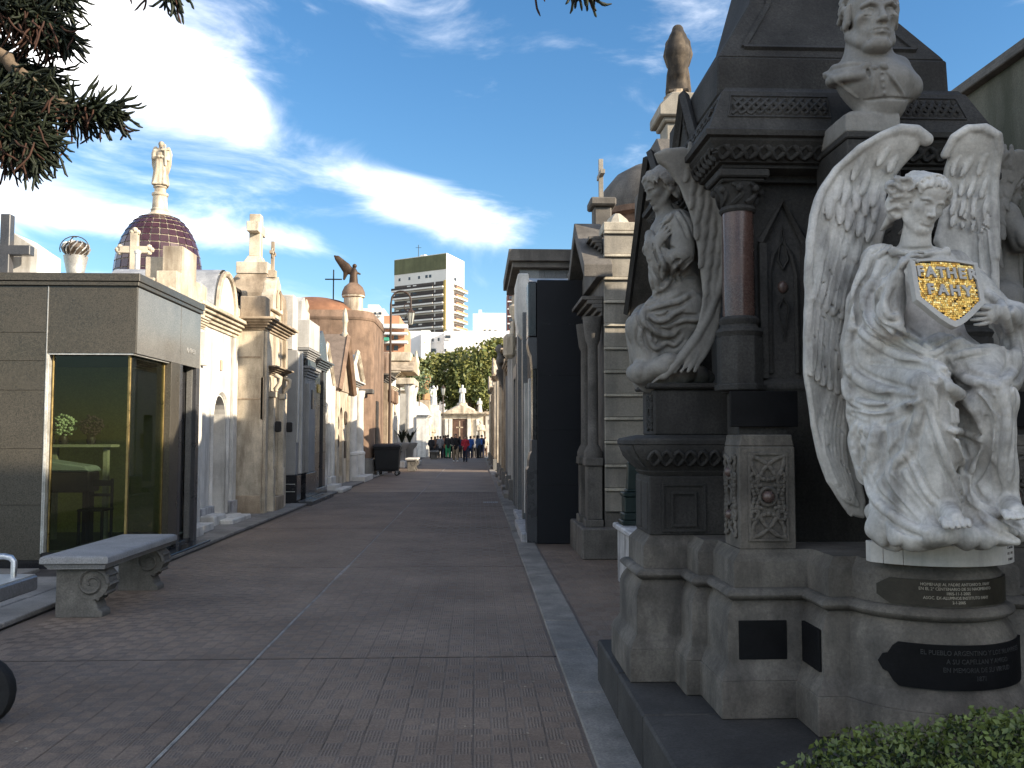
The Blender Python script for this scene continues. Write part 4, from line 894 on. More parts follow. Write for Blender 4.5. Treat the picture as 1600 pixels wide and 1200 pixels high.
def bust():
    root = thing('portrait_bust', 'grey marble bust of a man in a clerical collar and bow on the dark monument', 'bust', (1.96, 4.4, 3.19), None)
    V = Vol((1.58, 3.98, 3.1), (2.35, 4.72, 3.95), .0052); A = lambda x, y, Y: at(x, y, Y); px = lambda r, Y=4.35: r*Y/F
    ch = lambda pts, rad, k=.03, **kw: V.chain([A(*p) for p in pts], [px(r, p[2]) for r, p in zip(rad, pts)], k, **kw)
    ch([(1352, 120, 4.42), (1358, 60, 4.42)], [38, 35], .03)
    # shoulders cut off square, chest narrowing to the foot
    ch([(1292, 118, 4.46), (1335, 110, 4.42), (1398, 110, 4.42), (1428, 126, 4.43)], [7, 24, 24, 10], .05)
    V.ell(A(1370, 130, 4.38), (.195, .135, .115), None, .05)
    ch([(1370, 140, 4.39), (1376, 160, 4.39)], [44, 40], .05)
    V.box((1.997, 4.47, 3.232), (.140, .165, .047), rd=.008, k=.006); ch([(1352, 136, 4.41), (1420, 139, 4.39)], [25, 21], .05); ch([(1330, 128, 4.44), (1350, 150, 4.42)], [18, 18], .05); V.box((1.995, 4.46, 3.26), (.11, .13, .04), rd=.02, k=.05)
    V.box((1.96, 4.4, 3.086), (.6, .5, .10), rd=.002, k=0, op='sub')
    z = lambda *p: Z(1200, 0, 4.0, p); FO = V.fold
    for w_, z_, r_ in ((.120, 3.485, .024), (.113, 3.515, .018), (.106, 3.55, .015)): V.chain([(1.944+w_*math.cos(a), 4.395+w_*math.sin(a)*.95, z_+.022*math.sin(a)) for a in [2*math.pi*i/24 for i in range(25)]], r_, .012)
    V.chain([(1.955, 4.28, 3.53), (1.958, 4.262, 3.46)], [.006, .012], .006, 'sub')
    FO = lambda *a, **k: V.fold(*a, side=False, **k)
    FO(z((330, 455), (400, 480), (480, 545), (560, 612)), .013); FO(z((665, 450), (660, 520), (655, 600)), .009); FO(z((750, 450), (800, 520), (850, 595)), .010)
    FO(z((740, 460), (785, 530), (835, 600)), .008, op='sub', k=.006); FO(z((690, 450), (700, 530), (712, 595)), .006, op='sub', k=.005); FO(z((600, 628), (760, 612), (930, 625)), .008, op='sub', k=.006)
    for i in range(4):
        p = V.hit(1200+(712+i*5)/4, (455+i*43)/4)
        if p is not None: V.ell(p, .0085, None, .003)
    for q in (-1, 1):
        p = V.hit(1366+q*14, 104)
        if p is not None: V.ell(p+np.array([0, -.006, 0]), (.026, .014, .017), frame((q*.3, -1, 0), (q*.5, 0, 1)), .006)
    p = V.hit(1366, 106)
    if p is not None: V.ell(p, (.014, .016, .014), None, .004)
    M = frame((-.06, -.99, -.02), (.0, .0, 1)); hc = np.array(A(1359, 32, 4.37)); Lp, C, E = head(V, hc, M, .0165, old=True)
    rs = random.Random(9)
    for q in (-1, 1):
        for i in range(40):                             # tousled curls at the sides and crown
            a = rs.uniform(.25, 2.6); b = rs.uniform(-.2, 1.45); 
            y = 6.6*math.cos(a)-1.5; x = q*7.9*abs(math.sin(a))*math.cos(b*.8)**.5; zz = 3+8.6*math.sin(b)*(.9+.1*math.cos(a))
            if y > 3.2 and zz < 9: continue
            o = rs.uniform(0, 6); C([(x+.9*math.cos(o+k)*(.4 if abs(x) > 5 else 1), y+1.2*math.sin(o+k), zz+1.0*math.sin(o+k*1.2)-k*.5) for k in range(4)], [1.0, 1.05, .9, .5], .35)
        for k in range(6): C([(q*7.3, 2.8-k*.25, 3.4-k*1.0), (q*7.9, 1.8-k*.3, 2.5-k*1.05)], [.8, .6], .4)
    for i in range(14):
        x = -5.5+11*i/13; C([(x, 5.0-abs(x)*.28, 9.6-abs(x)*.25), (x+1, 2, 11.3-abs(x)*.3), (x+.6, -2, 11.8-abs(x)*.32)], [.6, 1.0, .9], .4)
    V.noise(.002, .05, 2)
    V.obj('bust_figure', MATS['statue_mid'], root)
    return root
# ------------------------------------------------------------------ the monument on the right
MX, MY = 2.12, 5.49
def plan(o):
    """outline of the cruciform base, pushed out by o"""
    r = .36+o; cy = 4.21; q = []
    fr = [(1.65-o, 4.42-o), (1.65-o, 4.15-o)]
    yf = 4.15-o; dx = math.sqrt(max(1e-4, r*r-(cy-yf)**2)); a0 = math.atan2(yf-cy, -dx); a0 = a0 if a0 < 0 else a0-2*math.pi
    arc = [(MX+r*math.cos(a), cy+r*math.sin(a)) for a in [a0+(-math.pi-2*a0+math.pi*0)*0+t*((-math.pi-a0)-a0) for t in [i/16 for i in range(17)]]]
    front_half = [(.95-o, MY), (.95-o, 5.08-o), (1.20-o, 5.08-o), (1.20-o, 4.82-o), (1.28-o, 4.82-o), (1.28-o, 4.42-o)]+fr
    left = front_half; right = [(2*MX-x, y) for x, y in left[::-1]]
    return left+arc+right
def plan_full(o):
    p = plan(o); back = [(2*MX-.95+o, 5.60+o), (2*MX-1.2+o, 5.60+o), (2*MX-1.2+o, 6.5+o), (1.2-o, 6.5+o), (1.2-o, 5.60+o), (.95-o, 5.60+o)]
    return p[1:-1]+back
def loft(name, prof, m, parent, f=plan_full, smooth=35, bevel=0):
    b = MB(); b.rings([[(x, y, z) for x, y in f(o)] for o, z in prof]); return b.build(name, m, parent, smooth=smooth, bevel=bevel)
def knot(b, path, r, P, n=5, fl=.55):                  # a carved strap: path in panel coordinates, P maps to space
    b.tube([P(u, v, w) for u, v, w in path], r, n)
def braid(P, L_, H, per, r, strands=2, amp=.36):
    b = MB(); n = int(L_/per*8)
    for s in range(strands):
        ph = math.pi*2*s/strands
        b.tube([P(L_*i/n, amp*H*math.sin(2*math.pi*(L_*i/n)/per+ph), r*.55*math.cos(2*(2*math.pi*(L_*i/n)/per+ph)+.8)) for i in range(n+1)], r, 6)
    return b
def celtic_panel(P, w, h, r):
    """knotwork panel: crossing leaves above and below, four loops and a ring round the boss"""
    b = MB(); q = lambda pts, rr=r: b.tube([P(u*w, v*h, r*.25+.30*r*math.sin(i*1.9)) for i, (u, v) in enumerate(catmull(pts, 5*len(pts)))], rr, 6)
    for sv in (-1, 1):
        q([(-.46, .49*sv), (-.40, .34*sv), (-.22, .235*sv), (0, .205*sv), (.22, .235*sv), (.40, .34*sv), (.46, .49*sv)])
        for su in (-1, 1):
            q([(su*-.46, .49*sv), (su*-.20, .45*sv), (su*.08, .345*sv), (su*.24, .23*sv), (su*.36, .17*sv), (su*.46, .20*sv), (su*.45, .265*sv), (su*.33, .27*sv), (su*.27, .19*sv), (su*.30, .10*sv), (su*.25, .03*sv)])
            q([(su*.18, .14*sv), (su*.30, .125*sv), (su*.44, .14*sv), (su*.40, .06*sv), (su*.36, .0)])
    b.tube([P(w*.23*math.cos(a), w*.23*math.sin(a), r*.3) for a in [2*math.pi*i/20 for i in range(21)]], r, 6)
    return b
def frame_box(b, P, w, h, t, d):                       # raised or sunken rectangular moulding
    for u0, u1, v0, v1 in ((-w/2, w/2, h/2-t, h/2), (-w/2, w/2, -h/2, -h/2+t), (-w/2, -w/2+t, -h/2+t, h/2-t), (w/2-t, w/2, -h/2+t, h/2-t)):
        q = [(u0, v0), (u1, v0), (u1, v1), (u0, v1)]
        b.add([P(u, v, -.004) for u, v in q]+[P(u*.985, v*.993, d) for u, v in q], [(0, 3, 2, 1), (4, 5, 6, 7), (0, 1, 5, 4), (1, 2, 6, 5), (2, 3, 7, 6), (3, 0, 4, 7)])
def monument():
    ms, bs = MATS['monument_stone'], MATS['base_stone']
    st = thing('monument_step', 'low dark stone step under the tall monument', 'step', (2.2, 3.7, 0))
    for i, (y0, y1) in enumerate(((3.72, 4.42), (4.424, 5.2), (5.204, 6.06))):
        b = MB(); b.box(.82, 3.6, y0, y1, -.02, .28); b.build('stone', MATS['step_stone'], st, bevel=.012)
    root = thing('monument', 'tall dark Gothic stone monument with celtic carving, angels and a spire', 'monument', (MX, MY, .28))
    loft('plinth', [(.09, .282), (.09, .455), (.088, .463)], bs, root, bevel=.004)
    loft('plinth', [(.086, .465), (.078, .485), (.06, .51), (.045, .535), (.042, .545), (.042, .752), (.038, .758), (.036, .772), (.022, .80), (.006, .822), (.0, .835)], bs, root)
    loft('torus', [(.006, .836)]+[(.012+.030*math.sin(math.pi*i/8), .838+.056*i/8) for i in range(9)]+[(.0, .896)], bs, root)
    loft('plinth_block', [(-.008, .897), (-.008, 1.02), (-.012, 1.03), (-.05, 1.072), (-.052, 1.08)], bs, root)
    # piers with celtic panels, left and right of the front angel
    for sx in (0, 1):
        X = (lambda x: x) if sx == 0 else (lambda x: 2*MX-x)
        a, c = sorted((X(1.335), X(1.625)))
        b = MB(); b.box(a, c, 4.475, 4.745, 1.078, 1.60); b.prism([(a-.0, 1.60), (c+.0, 1.60), (c-.01, 1.635), (c-.012, 1.66), (a+.012, 1.66), (a+.01, 1.635)], 4.478, 4.742, 'y'); pier = b.build('pier', bs, root, bevel=.006)
        cx = (a+c)/2
        P = lambda u, v, w: (cx+u, 4.472-w, 1.345+v)
        b = MB(); frame_box(b, P, .205, .45, .011, .010); b.build('panel_frame', bs, pier)
        celtic_panel(P, .19, .42, .0115).build('knotwork', bs, pier, smooth=60)
        b = MB(); b.ball((cx, 4.462, 1.345), .032, 16); b.build('boss', MATS['boss_granite'], pier, smooth=60)
        xs = X(1.332); sg = -1 if sx == 0 else 1
        P2 = lambda u, v, w: (xs+sg*w, 4.61+u, 1.345+v)
        celtic_panel(P2, .20, .42, .011).build('knotwork', bs, pier, smooth=60)
        for v in (-.10, .12):
            b = MB(); b.ball((xs+sg*.006, 4.61, 1.345+v), .028, 12); b.build('boss', MATS['boss_granite'], pier, smooth=60)
        b = MB(); b.box(a-.03, c+.03, 4.50, 4.53, 1.70, 1.885); pq = b.build('plaque', MATS['black_bronze'], pier, bevel=.003, label='plain black rectangular plaque above the celtic panel')
        b = MB(); b.box(a+.02, c-.02, 4.532, 4.56, 1.655, 1.80); b.build('plaque_rest', ms, pier)
    # black plaques let into the base
    for (x0, x1, y, z0, z1) in ((1.292, 1.532, 4.374, .555, .745), (2*MX-1.532, 2*MX-1.292, 4.374, .555, .745)):
        b = MB(); b.box(x0, x1, y, y+.02, z0, z1); b.build('plaque', MATS['black_bronze'], root, bevel=.003)
    for x in (1.604, 2*MX-1.604):
        b = MB(); b.box(x-.01, x+.01, 4.13, 4.345, .555, .75); b.build('plaque', MATS['black_bronze'], root, bevel=.003)
    # curved front: two bent bronze plaques
    def bent(name, r, a0, a1, z0, z1, m, shape, th=.012):
        n = 40; b = MB(); top, bot = [], []
        for i in range(n+1):
            t = i/n; a = a0+(a1-a0)*t; lo, hi = shape(t); top.append((a, z0+(z1-z0)*hi)); bot.append((a, z0+(z1-z0)*lo))
        pos = lambda a, z, rr: (MX+rr*math.cos(a), 4.21+rr*math.sin(a), z)
        rg = [[pos(bot[i][0], bot[i][1], r), pos(bot[i][0], bot[i][1], r+th), pos(top[i][0], top[i][1], r+th), pos(top[i][0], top[i][1], r)] for i in range(n+1)]
        b.rings(rg); return b.build(name, m, root, smooth=40)
    def oct_(t):
        e = min(t, 1-t); k = min(1, e/.07); return (.30*(1-k), 1-.30*(1-k))
    def oval(t):
        e = min(t, 1-t); k = min(1, e/.055); m = .30+.0*k; lo = .28*(1-math.sqrt(max(0, 1-(1-k)**2))) if e < .055 else (.28*max(0, 1-(e-.055)/.03) if e < .085 else 0)
        if e < .055: lo = .28+.22*(1-math.sqrt(max(0, 1-(1-k)**2)))
        return (lo, 1-lo)
    p1 = bent('bronze_plaque', .351, R(180+34), R(360-17), .905, 1.018, MATS['brown_bronze'], oct_); p1['label'] = 'brown bronze plaque with clipped corners and raised lettering on the curved front'
    p2 = bent('bronze_plaque', .402, R(180+38), R(360-18), .558, .748, MATS['black_bronze'], oval); p2['label'] = 'black oval-ended plaque with worn lettering on the lower curved front'
    def bend(r, zc, a_c): return lambda x, y, z: (MX+(r+z)*math.cos(a_c+x/r), 4.21+(r+z)*math.sin(a_c+x/r), zc+y)
    ac = R(270-1)
    for i, (t, sz) in enumerate((('HOMENAJE AL PADRE ANTONIO D. FAHY', .0185), ('EN EL 2\u00ba CENTENARIO DE SU NACIMIENTO', .0185), ('1805-11-1-2005', .0185), ('ASOC. EX-ALUMNOS INSTITUTO FAHY', .0185), ('2-1-2005', .0175))):
        text_obj('lettering', t, sz, MATS['bronze_letter'], None, p1, .0012, bend=bend(.3645, 1.000-i*.0195, ac), sx=.92)
    for i, t in enumerate(('EL PUEBLO ARGENTINO Y LOS IRLANDESES', 'A SU CAPELLAN Y AMIGO', 'EN MEMORIA DE SU VIRTUD', '1871')):
        text_obj('lettering', t, .029, MATS['black_letter'], None, p2, .0012, bend=bend(.4155, .715-i*.036, R(278)), sx=.9)
    # left pedestal: panelled block, corbelled bowl with braid, upper block
    def ped(X):
        a, c = sorted((X(1.0), X(1.62)))
        b = MB(); b.box(a, c, 5.125, 5.56, 1.078, 1.42); o = b.build('pedestal_block', ms, root, bevel=.008)
        P = lambda u, v, w: ((a+.20 if X(0) == 0 else c-.20)+u, 5.125-w, 1.24+v)
        b = MB(); frame_box(b, P, .26, .28, .014, .012); frame_box(b, lambda u, v, w: P(u, v-.01, w), .15, .20, .012, .014); b.build('panel_frame', ms, o)
        b = MB()
        for y0 in (5.16, 5.36): b.add([(X(1.0-.008), y0, 1.11), (X(1.0-.008), y0+.15, 1.11), (X(1.0-.008), y0+.15, 1.38), (X(1.0-.008), y0, 1.38), (X(1.003), y0-.012, 1.098), (X(1.003), y0+.162, 1.098), (X(1.003), y0+.162, 1.392), (X(1.003), y0-.012, 1.392)], [(0, 1, 2, 3), (0, 1, 5, 4), (1, 2, 6, 5), (2, 3, 7, 6), (3, 0, 4, 7)])
        b.build('panel_frame', ms, o)
        # bowl
        prof = [(.0, 1.418), (.015, 1.43), (.03, 1.445), (.02, 1.452), (.05, 1.475), (.09, 1.52), (.118, 1.56), (.13, 1.59), (.128, 1.602), (.14, 1.606), (.142, 1.628), (.128, 1.64), (.02, 1.66)]
        def fp(o_):
            xs = [X(1.01)+(-o_ if X(0) == 0 else o_)]; cc = .06+o_*.6
            x0 = 1.01-o_; y0, y1 = 5.15-o_*.55, 5.53+o_*.55
            return [(X(px_), py_) for px_, py_ in ((1.63, y0), (x0+cc, y0), (x0+cc*.3, y0+cc*.3), (x0, y0+cc), (x0, y1-cc), (x0+cc*.3, y1-cc*.3), (x0+cc, y1), (1.63, y1))]
        b = MB(); b.rings([[(x, y, z) for x, y in fp(o_)] for o_, z in prof]); bowl = b.build('corbel_bowl', ms, root, smooth=30)
        Pb = lambda u, v, w: (X(.99+u), 5.128-.04-w-.03*(v/.06), 1.525+v)
        braid(Pb, .60, .11, .14, .013).build('braid', ms, bowl, smooth=60)
        bb = MB()
        for i in range(7): bb.tube([(X(.905-.012*0), 5.15+i*.062, 1.598), (X(.925), 5.15+i*.062, 1.54), (X(.975), 5.15+i*.062, 1.475)], [.012, .016, .008], 6)
        bb.build('gadroon', ms, bowl, smooth=60)
        b = MB(); b.box(*sorted((X(1.04), X(1.62))), 5.17, 5.52, 1.655, 1.93); o2 = b.build('pedestal_block', ms, root, bevel=.012)
        Pk = lambda u, v, w: (X(1.04)-(w if X(0) == 0 else -w), 5.27+u, 1.79+v)
        celtic_panel(Pk, .15, .20, .010).build('knotwork', ms, o2, smooth=60)
        Pq = lambda u, v, w: (X(1.585)+u*.5, 5.168-w, 1.79+v); celtic_panel(Pq, .12, .20, .009).build('knotwork', ms, o2, smooth=60)
        b = MB(); b.box(*sorted((X(1.0), X(1.66))), 5.14, 5.58, 1.932, 1.965); b.build('pedestal_slab', ms, root, bevel=.01)
    ped(lambda x: x); ped(lambda x: 2*MX-x if x != 0 else 1)
    # core with chamfered corners
    hx, y0, y1, c = .50, 4.82, 6.16, .02
    def core(o, cx=MX-.03):
        return [(cx-hx-o+c, y0-o), (cx+hx+o-c, y0-o), (cx+hx+o, y0-o+c), (cx+hx+o, y1+o-c), (cx+hx+o-c, y1+o), (cx-hx-o+c, y1+o), (cx-hx-o, y1+o-c), (cx-hx-o, y0-o+c)]
    loft('core', [(.05, 1.078), (.05, 1.90), (.06, 1.91), (.06, 1.945), (.0, 1.97), (.0, 3.12)], ms, root, core, bevel=.004)
    for ya, yb in ((4.824, 5.08), (5.92, 6.15)):
        b = MB(); b.box(1.45, 2.73, ya, yb, 1.66, 3.10); b.box(1.42, 2.76, ya-.03, yb+.02, 1.90, 1.945); b.build('niche_wall', ms, root, bevel=.006)
    b = MB(); b.box(1.44, 2.74, 4.78, 6.2, 3.06, 3.098); b.build('soffit', ms, root)
    # corner columns
    for X in (1.445, 2*MX-.06-1.445):
        cx, cy = X, 4.80
        b = MB(); q = [(cx+.125*math.cos(a), cy+.125*math.sin(a)) for a in [math.pi/8+math.pi/4*i for i in range(8)]]; b.prism(q, 1.93, 2.195, 'z'); b.prism([(cx+.14*math.cos(a), cy+.14*math.sin(a)) for a in [math.pi/8+math.pi/4*i for i in range(8)]], 1.9, 1.935, 'z'); col = b.build('column_pedestal', ms, root, bevel=.005)
        b = MB(); b.lathe((cx, cy, 2.195), [(.115, 0), (.12, .012), (.128, .025), (.12, .045), (.104, .05), (.100, .065), (.108, .08), (.110, .095), (.10, .108), (.092, .112)], 24); b.build('column_base', ms, col, smooth=40)
        b = MB(); b.lathe((cx, cy, 2.305), [(.0875, 0), (.0868, .28), (.085, .58)], 28); b.build('shaft', MATS['column_granite'], col, smooth=50)
        b = MB(); b.lathe((cx, cy, 2.884), [(.092, 0), (.10, .012), (.096, .028), (.088, .034), (.092, .05), (.104, .09), (.12, .13), (.125, .15)], 24); cap = b.build('capital', ms, col, smooth=40)
        b = MB()
        for k in range(8):
            a = math.pi/4*k+.2
            b.tube([(cx+(.095+.03*t)*math.cos(a+.55*math.sin(3*t)), cy+(.095+.03*t)*math.sin(a+.55*math.sin(3*t)), 2.925+.10*t) for t in [i/6 for i in range(7)]], [.012, .014, .014, .014, .014, .013, .009], 5)
            b.ball((cx+.125*math.cos(a+.4), cy+.125*math.sin(a+.4), 3.0), .022, 8)
        b.build('knotwork', ms, cap, smooth=60)
        b = MB(); b.box(cx-.12, cx+.12, cy-.12, cy+.12, 3.035, 3.055); b.box(cx-.14, cx+.14, cy-.14, cy+.14, 3.056, 3.10); b.build('abacus', ms, col, bevel=.008)
    # pointed gablets with a boss, blind, either side of the angel
    for cx in (1.70, 2*MX-.06-1.70):
        P = lambda u, v, w: (cx+u, 4.82-w, 2.5+v)
        b = MB(); b.tube([P(-.075, -.5, .0), P(-.075, .05, .0), P(-.05, .16, .0), P(0, .24, .0), P(.05, .16, .0), P(.075, .05, 0), P(.075, -.5, 0)], .016, 6); o = b.build('blind_arch', ms, root, smooth=50)
        b = MB(); b.tube([P(-.125, .22, .02), P(0, .46, .02), P(.125, .22, .02)], .024, 4); b.box(cx-.14, cx-.10, 4.78, 4.83, 1.97, 2.72); b.box(cx+.10, cx+.14, 4.78, 4.83, 1.97, 2.72); b.build('gablet', ms, o)
        for s_ in (-1, 1):
            b = MB(); b.tube([P(0, s_*.08, .01), P(s_*.028, s_*.13, .01), P(0, s_*.32, .01), P(-s_*.028, s_*.13, .01), P(0, s_*.08, .01)], .007, 5); b.build('tracery', ms, o, smooth=60)
        b = MB(); b.ball(P(0, -.02, 0), .03, 12, (1, .7, 1.2)); b.build('boss', MATS['boss_granite'], o, smooth=60)
    # cornice with braid, celtic band, block and spire
    hx2, y02, y12 = .755, 4.62, 6.36
    cxx = 2.02
    def cor(o): return [(cxx-hx2-o, y02-o), (cxx+hx2+o, y02-o), (cxx+hx2+o, y12+o), (cxx-hx2-o, y12+o)]
    loft('cornice', [(-.10, 3.098), (-.07, 3.112), (-.07, 3.128), (-.045, 3.135), (-.035, 3.16), (-.008, 3.2), (.02, 3.235), (.02, 3.25), (.045, 3.256), (.05, 3.285), (.04, 3.292)], ms, root, cor)
    Pb = lambda u, v, w: (cxx-hx2+.02+u, y02+.018-w-v*.45, 3.185+v); braid(Pb, 1.49, .085, .15, .016, 2).build('braid', ms, root, smooth=60)
    Pb = lambda u, v, w: (cxx-hx2+.018-w-v*.45, y02+.02+u, 3.185+v); braid(Pb, 1.7, .085, .15, .016, 2).build('braid', ms, root, smooth=60)
    loft('sloping_band', [(.03, 3.293), (.01, 3.34), (-.075, 3.54), (-.085, 3.545), (-.10, 3.57)], ms, root, cor)
    def slope(u, v, w): t = (v+.085)/.17; return (cxx-hx2+.075+u*(1-.045*t)+.032*t, y02+.0036+.0574*t-.003-w, 3.372+.135*t)
    for a0, a1 in ((.03, .55), (.82, 1.30)):
        b = MB(); n = 46
        for k in range(4):
            ph = math.pi/2*k; b.tube([slope(a0+(a1-a0)*i/n, .068*(2/math.pi)*math.asin(math.sin(2*math.pi*(i/n)*2.6+ph)), .006*math.cos(4*math.pi*(i/n)*2.6+2*ph)) for i in range(n+1)], .0115, 5)
        b.build('knotwork', ms, root, smooth=60)
        b = MB(); b.tube([slope(a0-.02, -.085, -.002), slope(a1+.02, -.085, -.002), slope(a1+.02, .085, -.002), slope(a0-.02, .085, -.002), slope(a0-.02, -.085, -.002)], .008, 4); b.build('panel_frame', ms, root)
    b = MB(); n = 40
    for k in range(4):
        ph = math.pi/2*k; pts = []
        for i in range(n+1):
            v = .068*(2/math.pi)*math.asin(math.sin(2*math.pi*(i/n)*4+ph)); t = (v+.085)/.17; pts.append((cxx-hx2+.0036+.0574*t-.003-.006*math.cos(4*math.pi*(i/n)*4+2*ph), y02+.1+1.4*i/n, 3.372+.135*t))
        b.tube(pts, .0115, 5)
    b.build('knotwork', ms, root, smooth=60)
    # gables over the side angels
    for s_ in (-1, 1):
        x1 = cxx+s_*.60; x0 = cxx+s_*.69; b = MB()
        tri = [(MY-.40, 3.25), (MY, 3.80), (MY+.40, 3.25)]; b.prism([tri[0], tri[1], tri[2]], *sorted((x0, x1-s_*.4)), ax='x'); g = b.build('gable', ms, root, bevel=.01)
        b = MB(); b.tube([(x0+s_*.012, MY-.44, 3.22), (x0+s_*.012, MY, 3.83), (x0+s_*.012, MY+.44, 3.22)], .035, 4); b.build('gable_moulding', ms, g)
        b = MB()
        for k in range(5): 
            t = (k+.5)/5; b.tube([(x0+s_*.01, MY-.36*(1-t)+.05*math.cos(a), 3.27+.48*t+.05*math.sin(a)-.05) for a in [2*math.pi*i/10 for i in range(11)]], .010, 4); 
        b.build('knotwork', ms, g, smooth=60)
    def sp(o, cx=2.02, cy=5.47): return [(cx-o, cy-o*.95), (cx+o, cy-o*.95), (cx+o, cy+o*.95), (cx-o, cy+o*.95)]
    loft('spire_block', [(.668, 3.571), (.662, 3.80)], ms, root, sp, bevel=.01)
    loft('spire', [(.655, 3.801), (.64, 3.83), (.395, 4.24), (.27, 4.75), (.20, 5.3), (.19, 5.35)], ms, root, sp, bevel=.008)
    b = MB(); y_ = lambda o: 5.47-o*.95
    for s_ in (-1, 1): b.tube([(2.02+s_*.50, y_(.62)-.0, 3.87), (2.02+s_*.29, y_(.41), 4.22), (2.02+s_*.20, y_(.29), 4.68)], .02, 4)
    b.tube([(2.02-.50, y_(.62), 3.87), (2.02+.50, y_(.62), 3.87)], .02, 4)
    b.build('spire_moulding', ms, root)
    b = MB(); b.box(1.94, 2.10, 5.40, 5.54, 5.35, 6.3); b.box(1.72, 2.32, 5.41, 5.53, 5.85, 6.0); b.build('spire_cross', ms, root, bevel=.01)
    # pier that carries the bust
    b = MB(); b.box(1.862, 2.135, 4.31, 4.72, 2.55, 3.15); b.box(1.855, 2.142, 4.30, 4.72, 3.152, 3.185); o = b.build('bust_pier', ms, root, bevel=.006)
    P = lambda u, v, w: (1.998+u, 4.31-w, 2.98+v)
    b = MB(); b.tube([P(.115*math.cos(a), .115*math.sin(a)+.02, 0) for a in [math.pi*i/14 for i in range(15)]], .014, 6); b.tube([P(.085*math.cos(a), .085*math.sin(a)+.02, 0) for a in [math.pi*i/14 for i in range(15)]], .007, 5); b.build('arch_moulding', ms, o, smooth=60)
    b = MB(); b.box(1.972, 2.022, 4.285, 4.32, 3.03, 3.10); b.ball((1.997, 4.305, 3.0), .035, 10); b.build('carving', ms, o, bevel=.004)
    b = MB(); b.tube([P(.10*math.cos(a), .10*math.sin(a)-.22, 0) for a in [math.pi*2*i/16 for i in range(17)]], .012, 5); b.tube([P(.05*math.cos(a), .14*math.sin(a)-.22, 0) for a in [math.pi*2*i/16 for i in range(17)]], .010, 5); b.build('knotwork', ms, o, smooth=60)
    return root
